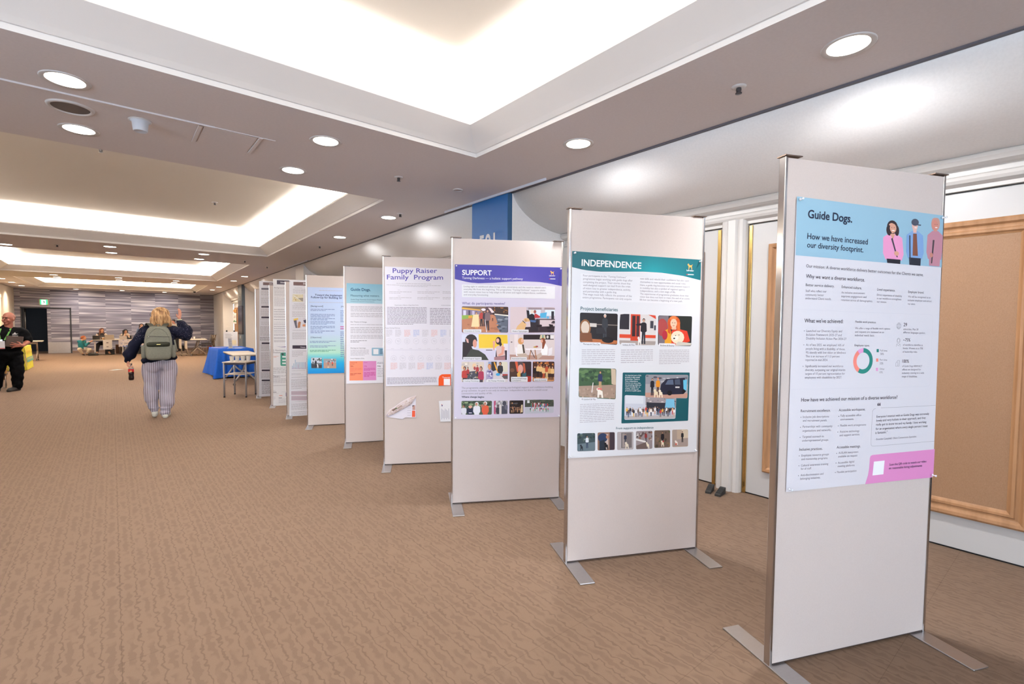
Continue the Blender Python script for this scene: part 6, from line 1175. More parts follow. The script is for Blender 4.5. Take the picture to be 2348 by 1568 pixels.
def chair(label, loc, rz, back=M_CHB, group='chairs in the far right corner', jacket=None):
    t = thing('stacking_chair', label, 'chair', loc, rz, group)
    bm = bm_new(); box(bm, -.21, -.2, .40, .21, .2, .43); obj('seat', bm, M_CHB, t, bevel=.012)
    bm = bm_new(); box(bm, -.2, .21, .55, .2, .235, .82, rot=Matrix.Rotation(-.18, 3, 'X'), about=(0,.2,.45)); obj('backrest', bm, back, t, bevel=.012)
    for s in (-1, 1):
        bm = bm_new(); rod(bm, (s*.22, -.2, 0), (s*.22, -.17, .41), .011, seg=8); obj('leg', bm, M_CHM, t)
        bm = bm_new(); rod(bm, (s*.22, .24, 0), (s*.22, .17, .41), .011, seg=8); rod(bm, (s*.22, .17, .41), (s*.21, .29, .84), .011, seg=8); obj('leg', bm, M_CHM, t)
    bm = bm_new(); rod(bm, (-.22, -.18, .38), (.22, -.18, .38), .009, seg=8); rod(bm, (-.22, .19, .38), (.22, .19, .38), .009, seg=8); obj('seat_rail', bm, M_CHM, t)
    return t
chair('black stacking chair at the right end of the far corner table', (3.20, 24.75, 0), -PI/2+.2)
chair('stacking chair with a brown back against the far right wall', (3.52, 26.55, 0), -PI/2+.4, mat('chair_brown', (92,70,54), .7))
bm = bm_new()
for (a, r_) in (((0,0,.40),.17),): ellipsoid(bm, (0,0,.62), (.05,.17,.22)); ellipsoid(bm, (.02,0,.36), (.06,.18,.3))
tag(obj('jacket', bm, mat('brown_jacket', (78,62,48), .9), loc=(3.46, 24.70, 0)), 'brown jacket hung over the back of the corner chair', 'jacket')
t = thing('waste_bin', 'small dark red waste bin by the far right wall', 'bin', (3.70, 27.2, .0))
bm = bm_new(); lathe(bm, [(.085,0),(.11,.25),(.112,.26),(.104,.26),(.08,.01),(.0001,.01)], seg=20); obj('bin_body', bm, mat('dark_red', (140,26,36), .5), t)
t = thing('duffel_bag', 'black bag on the floor against the striped back wall', 'bag', (2.58, 28.3, 0), .1)
bm = bm_new(); box(bm, -.19, -.12, 0, .15, .12, .27); bmesh.ops.subdivide_edges(bm, edges=bm.edges[:], cuts=3, use_grid_fill=True)
for v in bm.verts: v.co.z = v.co.z if v.co.z < .1 else v.co.z*(1-.12*(abs(v.co.x)/.19)**3)
obj('bag_body', bm, mat('bag_black', (18,17,18), .8), t, bevel=.02, smooth=True)
bm = bm_new(); rod(bm, (-.1,-.12,.2), (-.1,-.16,.27), .01, seg=6); rod(bm, (-.1,-.16,.27), (.08,-.16,.27), .01, seg=6); rod(bm, (.08,-.16,.27), (.08,-.12,.2), .01, seg=6); obj('strap', bm, mat('bag_black', (18,17,18), .8), t)
bm = bm_new(); box(bm, -.2, -.14, 0, .2, .14, .05); tag(obj('paper_bag', bm, mat('paper_bag_brown', (120,90,62), .8), loc=(2.98, 24.2, 0), bevel=.01), 'flat brown bundle on the floor under the far corner table', 'bag')

# ------------------------------------------------------------------ left side: yellow draped table, folding table, man's stool
t = thing('poster_table', 'table covered in a bright yellow printed sheet, behind the man in black', 'table', (-2.33, 19.95, 0))
bm = bm_new(); box(bm, -.36, -.70, .655, .36, .70, .68); obj('tabletop', bm, M_TOP, t)
for sx in (-1, 1):
    for sy in (-1, 1):
        bm = bm_new(); rod(bm, (sx*.33, sy*.64, 0), (sx*.33, sy*.64, .655), .018); obj('leg', bm, M_GREYT, t)
M_YEL = noisy('yellow_print', (196,188,62), (184,174,54), 14, .6); M_TEAL = mat('teal_print', (74,146,140), .6); M_ORP = noisy('orange_print', (224,160,110), (206,190,70), 26, .6)
t = thing('printed_drape', 'bright yellow printed sheet with a teal band draped over the left table', 'tablecloth', (-2.33, 19.95, 0))
bm = bm_new()
top = [(-.37,-.72,.683),(.37,-.72,.683),(.37,.72,.683),(-.37,.72,.683)]
poly(bm, top); N = 14
for (a, b_) in (((-.37,-.72),(.37,-.72)), ((.37,-.72),(.37,.72))):
    prev = None
    for k in range(N+1):
        x, y = a[0]+(b_[0]-a[0])*k/N, a[1]+(b_[1]-a[1])*k/N
        o_ = .05+.012*math.sin(k*1.7); q = [(x, y, .683), (x+(o_*.5 if a[0] > 0 else 0), y-(0 if a[0] > 0 else o_*.5), .35), (x+(o_ if a[0] > 0 else .05*k/N), y-(.05*(1-k/N) if a[0] > 0 else o_), .02)]
        if prev: poly(bm, [prev[0], q[0], q[1], prev[1]]); poly(bm, [prev[1], q[1], q[2], prev[2]])
        prev = q
bmesh.ops.remove_doubles(bm, verts=bm.verts[:], dist=1e-4); obj('yellow_sheet', bm, M_YEL, t)
def drape_x(z): return (.37+.025*(.683-z)/.333 if z > .35 else .395+.025*(.35-z)/.33)+.013
bm = bm_new()
for k in range(6): y0_, y1_ = -.69+.23*k, -.69+.23*(k+1); poly(bm, [(drape_x(.36),y0_,.36),(drape_x(.36),y1_,.36),(drape_x(.23),y1_,.23),(drape_x(.23),y0_,.23)])
obj('teal_band', bm, M_TEAL, t, recalc=False)
bm = bm_new()
for k in range(6):
    y = -.60+.21*k
    for z, h_ in ((.48,.10),(.28,.06)):
        for q in range(2): poly(bm, [(drape_x(z)+.003,y+.06*q,z+.03*q),(drape_x(z)+.003,y+.06*q+.045,z+.03*q),(drape_x(z+h_)+.003,y+.06*q+.045,z+h_),(drape_x(z+h_)+.003,y+.06*q,z+h_)])
obj('orange_blocks', bm, M_ORP, t, recalc=False)
bm = bm_new(); poly(bm, [(.05,-.768,.30),(.34,-.768,.30),(.36,-.782,.03),(.05,-.782,.03)]); obj('white_patch', bm, mat('print_white', (232,226,214), .6), t, recalc=False)
fold_table('pale folding table in front of the dark doorway at the left', (-2.36, 24.0, 0), 0, .80, .6, .71, mat('taupe_tube', (164,148,132), .4, .3))
t = thing('sled_stool', 'low metal sled stool beside the man in black at the left edge', 'stool', (-1.95, 14.62, 0), .1)
for s in (-1, 1):
    bm = bm_new(); rod(bm, (s*.16,-.17,.008), (s*.16,.17,.008), .008, seg=8); rod(bm, (s*.16,-.17,.008), (s*.15,-.15,.29), .008, seg=8); rod(bm, (s*.16,.17,.008), (s*.15,.15,.29), .008, seg=8); obj('leg', bm, M_CHM, t)
bm = bm_new(); rod(bm, (-.16,-.17,.008), (.16,-.17,.008), .008, seg=8); obj('crossbar', bm, M_CHM, t)
bm = bm_new(); box(bm, -.19, -.18, .285, .19, .18, .30); obj('seat', bm, M_FOOTB, t, bevel=.004)
bm = bm_new(); box(bm, -.18, -.16, 0, .18, .16, .10); bx_ = tag(obj('cardboard_box', bm, noisy('cardboard', (150,108,62), (166,122,74), 20, .8), loc=(-1.95, 14.62, .3005), rz=.1, bevel=.004), 'brown cardboard box sitting on the sled stool at the left edge', 'box')
bm = bm_new(); box(bm, -.17, -.15, .17, .17, .15, .27); o = obj('under_basket', bm, mat('basket_brown', (140,100,60), .8), t, bevel=.01)
# ------------------------------------------------------------------ people: one continuous remeshed surface per body and per garment
def capsule(bm, p0, p1, r0, r1, seg=14):
    p0, p1 = Vector(p0), Vector(p1); d = p1-p0; L = d.length
    if L < 1e-5: ellipsoid(bm, p0, (r0,)*3); return
    d.normalize(); a = d.orthogonal().normalized(); b = d.cross(a)
    prof = []
    for k in range(5): t = PI/2*k/5; prof.append((-r0*math.cos(t), r0*math.sin(t)))
    prof += [(0, r0)] + [(L*k/4, r0+(r1-r0)*k/4) for k in (1, 2, 3)] + [(L, r1)]
    for k in range(1, 6): t = PI/2*k/5; prof.append((L+r1*math.sin(t), r1*math.cos(t)))
    rings = []
    for h, r in prof:
        if r < 1e-6: rings.append([bm.verts.new(p0+d*h)]); continue
        rings.append([bm.verts.new(p0+d*h+(a*math.cos(2*PI*i/seg)+b*math.sin(2*PI*i/seg))*r) for i in range(seg)])
    for A, B in zip(rings, rings[1:]):
        for i in range(seg):
            j = (i+1) % seg
            if len(A) == 1: bm.faces.new((A[0], B[j], B[i]))
            elif len(B) == 1: bm.faces.new((A[i], A[j], B[0]))
            else: bm.faces.new((A[i], A[j], B[j], B[i]))
def blob(name, parts, m, voxel, parent=None, smooth=6, post=None):
    """union of capsules ('c', p0, p1, r0, r1) and ellipsoids ('e', centre, radii[, euler]) as one closed skin"""
    bm = bm_new()
    for q in parts:
        if q[0] == 'c': capsule(bm, *q[1:])
        else: ellipsoid(bm, q[1], q[2], Euler(q[3]).to_matrix() if len(q) > 3 else None, 18, 12)
    bmesh.ops.recalc_face_normals(bm, faces=bm.faces[:])
    me = bpy.data.meshes.new('raw'); bm.to_mesh(me); bm.free()
    o = bpy.data.objects.new('raw', me); C.objects.link(o)
    r = o.modifiers.new('r', 'REMESH'); r.mode = 'VOXEL'; r.voxel_size = voxel; r.use_smooth_shade = True
    s = o.modifiers.new('s', 'SMOOTH'); s.factor = .5; s.iterations = smooth
    bpy.context.view_layer.update()
    dg = bpy.context.evaluated_depsgraph_get()
    out = bpy.data.meshes.new_from_object(o.evaluated_get(dg)); out.name = name
    bpy.data.objects.remove(o); bpy.data.meshes.remove(me)
    if post:
        for v in out.vertices: v.co = post(Vector(v.co), Vector(v.normal))
    out.materials.clear(); out.materials.append(m)
    for p in out.polygons: p.use_smooth = True
    n = bpy.data.objects.new(name, out); C.objects.link(n)
    if parent: n.parent = parent
    return n
def hand(wrist, fwd, thumb, palm, curl=.5, s=1.0, spread=.12):
    """palm, four unequal bent fingers, a thumb leaving the side of the palm; fwd along the fingers, thumb toward the thumb side, palm = palm normal"""
    w, f, t, n = Vector(wrist), Vector(fwd).normalized(), Vector(thumb).normalized(), Vector(palm).normalized()
    out = []
    pc = w+f*.045*s
    for k in (-1, 0, 1): out.append(('c', tuple(w+t*.014*k*s+f*.008*s), tuple(w+f*.082*s+t*.024*k*s), .014*s, .0125*s))
    for k, (L, u) in enumerate(((.070, .030), (.080, .010), (.074, -.010), (.058, -.029))):
        b0 = w+f*.088*s+t*u*s; dr = (f+t*spread*(1.5-k)*.5).normalized(); ang = 0; p = b0
        for seg_ in (.45, .32, .23):
            ang += curl*(.75 if seg_ == .45 else 1.0)
            d = dr*math.cos(ang)+n*math.sin(ang); q = p+d*L*seg_*s
            out.append(('c', tuple(p), tuple(q), .0088*s, .0080*s)); p = q
    b0 = w+f*.025*s+t*.026*s; q1 = b0+(t*.75+f*.55+n*.25).normalized()*.038*s; q2 = q1+(t*.25+f*.85+n*.45*curl*2).normalized()*.03*s
    out += [('c', tuple(b0), tuple(q1), .0125*s, .0105*s), ('c', tuple(q1), tuple(q2), .0105*s, .0085*s)]
    return out
def face_parts(c, d, s=1.0):
    """skull, jaw, nose, brow, lips, chin and ears around head centre c, looking along d (horizontal)"""
    c = Vector(c); d = Vector((d[0], d[1], d[2] if len(d) > 2 else 0)).normalized(); side = Vector((-d.y, d.x, 0)).normalized(); up = Vector((0, 0, 1))
    P = lambda a, b, z: tuple(c+d*a*s+side*b*s+up*z*s)
    yaw = math.atan2(d.y, d.x)
    E3 = (0, 0, yaw)
    return [('e', P(-.01,0,.03), (.098*s,.077*s,.095*s), E3), ('e', P(.012,0,-.035), (.075*s,.062*s,.085*s), E3), ('e', P(.052,0,-.085), (.032*s,.034*s,.028*s), E3),
            ('c', P(.088,0,.012), P(.112,0,-.026), .010*s, .0145*s), ('e', P(.080,0,.036), (.018*s,.052*s,.014*s), E3), ('e', P(.088,0,-.058), (.014*s,.026*s,.010*s), E3),
            ('e', P(.062,.038,-.028), (.026*s,.022*s,.026*s), E3), ('e', P(.062,-.038,-.028), (.026*s,.022*s,.026*s), E3),
            ('e', P(-.005,.078,-.005), (.022*s,.010*s,.034*s), E3), ('e', P(-.005,-.078,-.005), (.022*s,.010*s,.034*s), E3)]
def eyes(parent, c, d, s=1.0):
    c = Vector(c); d = Vector((d[0], d[1], 0)).normalized(); side = Vector((-d.y, d.x, 0))
    for k in (-1, 1):
        bm = bm_new(); p = c+d*.084*s+side*.031*k*s+Vector((0,0,.012*s)); ellipsoid(bm, p, (.011*s,.011*s,.008*s), u=10, v=6); obj('eye', bm, mat('eye_dark', (52,38,32), .3), parent)
        bm = bm_new(); q0 = c+d*.093*s+side*.014*k*s+Vector((0,0,.039*s)); q1 = c+d*.084*s+side*.05*k*s+Vector((0,0,.036*s)); rod(bm, q0, q1, .0034*s, .0024*s, seg=6); obj('eyebrow', bm, mat('brow_brown', (84,62,48), .8), parent)
    bm = bm_new(); q0 = c+d*.098*s+side*.022*s+Vector((0,0,-.057*s)); q1 = c+d*.098*s-side*.022*s+Vector((0,0,-.057*s)); rod(bm, q0, q1, .004*s, .004*s, seg=6); obj('mouth', bm, mat('lip', (150,84,76), .5), parent)
def person(label, loc, rz, parts, skin, voxel, post=None):
    o = blob('person', parts, skin, voxel, None, 5, post); o.location = loc; o.rotation_euler = (0, 0, rz)
    return tag(o, label, 'person')
SK_A = noisy('skin_fair', (226,166,142), (214,150,128), 30, .55, spec=.35)
SK_B = noisy('skin_ruddy', (156,96,78), (138,82,66), 26, .5, spec=.4)
SK_C = noisy('skin_tan', (214,160,126), (204,148,114), 30, .55, spec=.35)

# ---- woman walking away with a backpack
W_LOC, W_RZ = (.546, 8.654, 0), -.063
HD = (-.80, .60); HC = (.0, .02, 1.512)
bodyp = face_parts(HC, HD, 1.0) + [('c', (.0,.02,1.42), (0,.02,1.30), .052, .062),
    ('e', (-.01,.03,1.18), (.175,.115,.18)), ('e', (-.015,.03,.95), (.185,.13,.2)), ('c', (-.19,.02,1.30), (.16,.02,1.30), .06, .06),
    ('c', (-.20,.02,1.29), (-.31,0,1.08), .052, .044), ('c', (-.31,0,1.08), (-.386,.05,.855), .042, .029),
    ('c', (.165,.02,1.29), (.33,.06,1.25), .052, .046), ('c', (.33,.06,1.25), (.240,.11,1.43), .044, .029),
    ('c', (-.10,.02,.84), (-.12,.08,.46), .085, .06), ('c', (-.12,.08,.46), (-.088,.11,.10), .055, .036), ('c', (.07,.02,.84), (.075,.03,.45), .085, .06), ('c', (.075,.03,.45), (.036,.0,.07), .055, .036),
    ('c', (-.088,.11,.09), (-.09,.20,.04), .036, .03), ('c', (.036,.0,.06), (.055,.11,.035), .036, .03)]
bodyp += hand((.240,.115,1.452), (.12,.05,1), (-.45,-.88,.1), (-.88,.45,.1), .16, 1.0, .10)
bodyp += hand((-.388,.055,.868), (.0,.05,-1), (.1,-.99,0), (1,.1,0), 1.0, .95, .02)
wo = person('woman walking away in a navy jumper, striped trousers and green backpack, one hand raised', W_LOC, W_RZ, bodyp, SK_A, .0052)
def knit():
    m = mat('navy_knit', (9,13,33), .9, 0, .2); n, l, b = nodes(m)
    tc = n.new('ShaderNodeTexCoord'); vo = n.new('ShaderNodeTexVoronoi'); vo.inputs['Scale'].default_value = 60; l.new(tc.outputs['Object'], vo.inputs['Vector'])
    lt = n.new('ShaderNodeMath'); lt.operation = 'LESS_THAN'; lt.inputs[1].default_value = .19; l.new(vo.outputs['Distance'], lt.inputs[0])
    sp = n.new('ShaderNodeSeparateXYZ'); l.new(tc.outputs['Object'], sp.inputs[0])
    ab = n.new('ShaderNodeMath'); ab.operation = 'ABSOLUTE'; ad = n.new('ShaderNodeMath'); ad.operation = 'ADD'; ad.inputs[1].default_value = .02; l.new(sp.outputs[0], ad.inputs[0]); l.new(ad.outputs[0], ab.inputs[0])
    g1 = n.new('ShaderNodeMath'); g1.operation = 'GREATER_THAN'; g1.inputs[1].default_value = .15; l.new(ab.outputs[0], g1.inputs[0])
    g2 = n.new('ShaderNodeMath'); g2.operation = 'GREATER_THAN'; g2.inputs[1].default_value = 1.14; l.new(sp.outputs[2], g2.inputs[0])
    m1 = n.new('ShaderNodeMath'); m1.operation = 'MULTIPLY'; l.new(lt.outputs[0], m1.inputs[0]); l.new(g1.outputs[0], m1.inputs[1])
    m2 = n.new('ShaderNodeMath'); m2.operation = 'MULTIPLY'; l.new(m1.outputs[0], m2.inputs[0]); l.new(g2.outputs[0], m2.inputs[1])
    nz = n.new('ShaderNodeTexNoise'); nz.inputs['Scale'].default_value = 9; l.new(tc.outputs['Object'], nz.inputs['Vector'])
    m3 = n.new('ShaderNodeMath'); m3.operation = 'MULTIPLY'; l.new(m2.outputs[0], m3.inputs[0]); l.new(nz.outputs[0], m3.inputs[1])
    mx = n.new('ShaderNodeMix'); mx.data_type = 'RGBA'; l.new(m3.outputs[0], mx.inputs[0]); mx.inputs[6].default_value = rgb((9,13,33)); mx.inputs[7].default_value = rgb((170,162,180))
    l.new(mx.outputs[2], b.inputs['Base Color'])
    n2 = n.new('ShaderNodeTexNoise'); n2.inputs['Scale'].default_value = 120; l.new(tc.outputs['Object'], n2.inputs['Vector'])
    bp = n.new('ShaderNodeBump'); bp.inputs['Strength'].default_value = .5; bp.inputs['Distance'].default_value = .006; l.new(n2.outputs[0], bp.inputs['Height']); l.new(bp.outputs[0], b.inputs['Normal'])
    return m
def stripes(name, c1, c2, freq):
    m = mat(name, c1, .85, 0, .2); n, l, b = nodes(m)
    tc = n.new('ShaderNodeTexCoord'); wv = n.new('ShaderNodeTexWave'); wv.bands_direction = 'X'; wv.inputs['Scale'].default_value = freq; wv.inputs['Distortion'].default_value = .5; wv.inputs['Detail Scale'].default_value = 1.5
    l.new(tc.outputs['Object'], wv.inputs['Vector'])
    cr = n.new('ShaderNodeValToRGB'); e = cr.color_ramp.elements; e[0].position = .52; e[0].color = rgb(c1); e[1].position = .72; e[1].color = rgb(c2)
    l.new(wv.outputs['Fac'], cr.inputs[0]); l.new(cr.outputs[0], b.inputs['Base Color']); return m
def folds(v, nn):
    return v + nn*(.004*math.sin(v.z*38+v.x*25)+.003*math.sin(v.z*61-v.x*40+v.y*30))
jumper = [('e', (-.012,.03,1.18), (.205,.150,.20)), ('e', (-.018,.03,1.0), (.215,.160,.17)), ('e', (-.065,.03,.855), (.172,.160,.075)), ('e', (.055,.03,.895), (.150,.158,.075)), ('c', (-.160,.02,1.298), (.145,.02,1.292), .070, .074), ('e', (-.07,.03,1.33), (.10,.07,.045)), ('e', (.06,.03,1.33), (.10,.07,.045)),
    ('c', (-.185,.02,1.285), (-.300,.0,1.09), .068, .070), ('c', (-.300,0,1.09), (-.364,.04,.945), .070, .080), ('c', (-.372,.045,.93), (-.386,.052,.865), .07, .042),
    ('c', (.160,.02,1.28), (.315,.055,1.225), .085, .088), ('c', (.315,.055,1.225), (.325,.075,1.30), .088, .082), ('c', (.322,.08,1.30), (.27,.10,1.385), .075, .062), ('c', (.268,.10,1.39), (.245,.113,1.425), .052, .042)]
blob('jumper', jumper, knit(), .009, wo, 5, folds)
tro = [('e', (-.018,.03,.83), (.208,.155,.115)), ('e', (-.10,-.015,.785), (.105,.105,.12)), ('e', (.075,-.015,.79), (.11,.11,.12)), ('c', (-.128,.03,.76), (-.124,.06,.50), .110, .090), ('c', (-.124,.06,.50), (-.128,.09,.30), .090, .092), ('c', (-.128,.09,.30), (-.094,.105,.135), .084, .058),
       ('c', (.092,.02,.76), (.076,.03,.48), .117, .104), ('c', (.076,.03,.48), (.060,.025,.22), .102, .096), ('c', (.060,.025,.22), (.036,.005,.075), .088, .060)]
blob('trousers', tro, stripes('striped_linen', (204,200,214), (146,136,148), 12.5), .0075, wo, 3, lambda v, nn: v+nn*(.005*math.sin(v.z*26+v.x*14)+(.006*math.sin(v.z*95) if v.z < .17 else 0)))
M_SHOE = mat('cream_trainer', (226,226,214), .6)
blob('shoe', [('c', (-.088,.10,.075), (-.095,.215,.045), .042, .036), ('e', (-.088,.085,.065), (.042,.045,.036), (.35,0,0)), ('c', (-.09,.08,.04), (-.095,.24,.024), .034, .028)], M_SHOE, .006, wo)
blob('shoe', [('c', (.036,-.005,.055), (.070,.15,.045), .044, .038), ('c', (.036,-.03,.026), (.078,.18,.026), .034, .033)], M_SHOE, .006, wo)
def strands(v, nn):
    a = math.atan2(v.x-HC[0], -(v.y-HC[1])); k = .2+.8*min(1, max(0, (1.60-v.z)/.16))
    return v + nn*k*(.0045*math.sin(a*13+v.z*9)+.002*math.sin(a*27-v.z*15))
hair = [('e', (.012,.0,1.535), (.112,.108,.102)), ('e', (.012,-.035,1.47), (.118,.092,.105)), ('c', (-.065,-.04,1.45), (-.085,-.05,1.375), .055, .036), ('c', (.0,-.06,1.46), (.01,-.075,1.355), .065, .042), ('c', (.075,-.04,1.46), (.112,-.03,1.385), .058, .040), ('c', (-.06,.02,1.48), (-.085,.02,1.38), .04, .028), ('c', (-.035,.07,1.57), (-.055,.085,1.55), .035,.02)]
def hairmat(name, c1, c2, c3):
    m = mat(name, c1, .5, 0, .45); n, l, b = nodes(m); tc = n.new('ShaderNodeTexCoord'); mp = n.new('ShaderNodeMapping'); mp.inputs['Scale'].default_value = (1,1,.10); l.new(tc.outputs['Object'], mp.inputs[0])
    nz = n.new('ShaderNodeTexNoise'); nz.inputs['Scale'].default_value = 46; nz.inputs['Detail'].default_value = 4; l.new(mp.outputs[0], nz.inputs['Vector'])
    cr = n.new('ShaderNodeValToRGB'); e = cr.color_ramp.elements; e[0].position = .32; e[0].color = rgb(c1); e[1].position = .68; e[1].color = rgb(c3); b.inputs['Roughness'].default_value = .6; x = e.new(.5); x.color = rgb(c2); l.new(nz.outputs[0], cr.inputs[0]); l.new(cr.outputs[0], b.inputs['Base Color'])
    bp = n.new('ShaderNodeBump'); bp.inputs['Strength'].default_value = .5; bp.inputs['Distance'].default_value = .006; l.new(nz.outputs[0], bp.inputs['Height']); l.new(bp.outputs[0], b.inputs['Normal']); return m
blob('hair', hair, hairmat('blonde_hair', (112,76,46), (176,134,88), (222,188,142)), .006, wo, 3, strands)
eyes(wo, HC, HD)
hd = Vector((HD[0], HD[1], 0)).normalized(); hs = Vector((-hd.y, hd.x, 0)); hc = Vector(HC)
bm = bm_new()
for k in (-1, 1):
    c0 = hc+hd*.103+hs*.033*k+Vector((0,0,.012)); pr = [c0+hs*.026*math.cos(t)+Vector((0,0,.020*math.sin(t))) for t in [2*PI*i/14 for i in range(15)]]
    for a, b_ in zip(pr, pr[1:]): rod(bm, a, b_, .0028, seg=6)
    rod(bm, hc+hd*.102+hs*.058*k+Vector((0,0,.016)), hc-hd*.01+hs*.084*k+Vector((0,0,.012)), .0026, seg=6)
rod(bm, hc+hd*.104-hs*.008+Vector((0,0,.016)), hc+hd*.104+hs*.008+Vector((0,0,.016)), .0026, seg=6)
obj('glasses', bm, mat('glasses_black', (20,20,22), .3), wo)
bm = bm_new(); lathe(bm, [(.034,-.008),(.036,0),(.034,.008)], (0,0,0), 18, cap=False); bmesh.ops.transform(bm, matrix=Matrix.Translation((.241,.115,1.452)) @ Matrix.Rotation(-.1,4,'Y'), verts=bm.verts[:]); obj('wristband', bm, mat('pale_band', (222,226,196), .5), wo)
WM = Matrix.Translation(W_LOC) @ Matrix.Rotation(W_RZ, 4, 'Z')
# backpack
M_PACK = noisy('sage_nylon', (114,115,104), (121,122,111), 60, .7, .12, 300, spec=.3); M_PACKD = noisy('dark_olive_flap', (34,36,25), (40,42,30), 60, .6); M_ZIP = mat('zip_dark', (48,48,44), .5)
t = thing('backpack', 'sage green backpack with a dark olive flap on the walking woman', 'backpack', WM @ Vector((-.022,-.135,.87)), W_RZ)
def softbox(bm, x0, x1, y0, y1, z0, z1, rx=.05, taper=.0, top=.0, nx=10, ny=6, nz=10, puff=.02):
    """a rounded, slightly puffed bag shape; taper narrows the top"""
    g = {}
    for i in range(nx+1):
        for j in range(ny+1):
            for k in range(nz+1):
                if i in (0,nx) or j in (0,ny) or k in (0,nz):
                    u, v, w_ = 2*i/nx-1, 2*j/ny-1, 2*k/nz-1
                    e = 5.0; L = (abs(u)**e+abs(v)**e+abs(w_)**e)**(1/e); m_ = max(abs(u), abs(v), abs(w_)); f = m_/L
                    u, v, w_ = u*f, v*f, w_*f
                    tp = 1-taper*max(0, w_)**1.5
                    x = (x0+x1)/2+(x1-x0)/2*u*tp; y = (y0+y1)/2+(y1-y0)/2*v*(1-top*max(0, w_)); z = (z0+z1)/2+(z1-z0)/2*w_
                    y -= puff*(1-u*u)*(1-w_*w_)*(1 if v < 0 else 0)
                    g[i,j,k] = bm.verts.new((x, y, z))
    def q(a, b_, c, d):
        f = bm.faces.new((g[a], g[b_], g[c], g[d])); f.smooth = True
    for i in range(nx):
        for k in range(nz):
            for j in (0, ny): q((i,j,k),(i+1,j,k),(i+1,j,k+1),(i,j,k+1))
        for j in range(ny):
            for k in (0, nz): q((i,j,k),(i+1,j,k),(i+1,j+1,k),(i,j+1,k))
    for j in range(ny):
        for k in range(nz):
            for i in (0, nx): q((i,j,k),(i,j+1,k),(i,j+1,k+1),(i,j,k+1))
bm = bm_new(); softbox(bm, -.165,.165,-.13,.03,0,.485, taper=.22, top=.35); obj('pack_body', bm, M_PACK, t)
bm = bm_new(); softbox(bm, -.150,.148,-.185,-.09,.012,.255, puff=.015, taper=.06); obj('front_pocket', bm, M_PACK, t)
def arch(pts, y): return pts
bm = bm_new(); softbox(bm, -.136,.134,-.206,-.12,.196,.264, puff=.012)
obj('dark_flap', bm, M_PACKD, t)
bm = bm_new(); box(bm, -.022,-.222,.228,.024,-.216,.234); obj('metal_badge', bm, M_BRASS, t)
bm = bm_new()
for k in range(14):
    u0, u1 = -.13+.26*k/14, -.13+.26*(k+1)/14; yy = lambda u: -.152+.05*abs(u/.15)**4
    rod(bm, (u0, yy(u0), .345-.01*(k/14)), (u1, yy(u1), .345-.01*((k+1)/14)), .0035, seg=6)
obj('zip', bm, M_ZIP, t)
bm = bm_new(); rod(bm, (-.112,-.150,.347), (-.104,-.156,.322), .006, .004, seg=8); obj('zip_pull', bm, M_CHROME, t)
bm = bm_new()
N = 24; prev = None
for k in range(N+1):                                                # piping around the main compartment
    a = PI*k/N; q = Vector((.142*math.cos(a)*(1-.12*math.sin(a)), -.128+.015*math.sin(a), .19+.265*math.sin(a)**.8))
    if prev is not None: rod(bm, prev, q, .004, seg=6)
    prev = q
obj('piping', bm, noisy('sage_piping', (112,116,104), (118,122,110), 60, .6), t)
for s, nm in ((-1, .0), (1, .0)):
    bm = bm_new(); softbox(bm, s*.175-.028, s*.175+.028, -.11, .02, .03, .215, puff=.004, nx=6); obj('side_pocket', bm, M_PACK, t)
    bm = bm_new()
    pts = [(s*.060,-.075,.455),(s*.078,-.03,.49),(s*.098,.02,.512),(s*.115,.09,.520),(s*.125,.16,.50),(s*.135,.24,.43),(s*.14,.29,.33)]
    for a, b_ in zip(pts, pts[1:]):
        w_ = .030; poly(bm, [(a[0]-w_,a[1],a[2]),(a[0]+w_,a[1],a[2]),(b_[0]+w_,b_[1],b_[2]),(b_[0]-w_,b_[1],b_[2])]); poly(bm, [(a[0]-w_,a[1]-.006,a[2]+.01),(a[0]+w_,a[1]-.006,a[2]+.01),(b_[0]+w_,b_[1]-.002,b_[2]+.01),(b_[0]-w_,b_[1]-.002,b_[2]+.01)])
    bmesh.ops.solidify(bm, geom=bm.faces[:], thickness=.004); obj('shoulder_strap', bm, M_PACK, t)
bm = bm_new(); prev = None
for k in range(9):
    a = PI*k/8; q = Vector((-.035*math.cos(a), -.05, .475+.035*math.sin(a)))
    if prev is not None: rod(bm, prev, q, .006, seg=6)
    prev = q
obj('haul_loop', bm, M_PACK, t)
bm = bm_new(); box(bm, .195,-.03,.12,.215,-.025,.29, rot=Matrix.Rotation(-.16,3,'Y')); obj('side_strap', bm, M_PACK, t)
# cola bottle hanging from her left hand
t = thing('drink_bottle', 'plastic bottle of dark cola with a red label in the walking woman hand', 'bottle', WM @ Vector((-.352,.058,.578)), W_RZ)
bm = bm_new(); lathe(bm, [(.012,.004),(.026,0),(.032,.012),(.034,.04),(.030,.07),(.0335,.095),(.0335,.118)], seg=22); obj('cola', bm, mat('cola_dark', (22,10,10), .12), t)
bm = bm_new(); lathe(bm, [(.0335,.160),(.031,.175),(.016,.200),(.0125,.212),(.0125,.222)], seg=22); obj('clear_neck', bm, mat('pet_clear', (222,212,204), .08, 0, .6, trans=.5), t)
bm = bm_new(); lathe(bm, [(.0340,.118),(.0342,.160)], seg=22, cap=False); obj('red_label', bm, noisy('cola_label', (190,24,34), (200,30,38), 10, .4), t)
bm = bm_new(); box(bm, -.016,-.0352,.121,.010,-.0335,.138); obj('label_mark', bm, mat('label_gold', (222,170,96), .4), t)
bm = bm_new(); rod(bm, (0,0,.220), (0,0,.240), .0145, seg=16); obj('cap', bm, M_FOOTB, t)

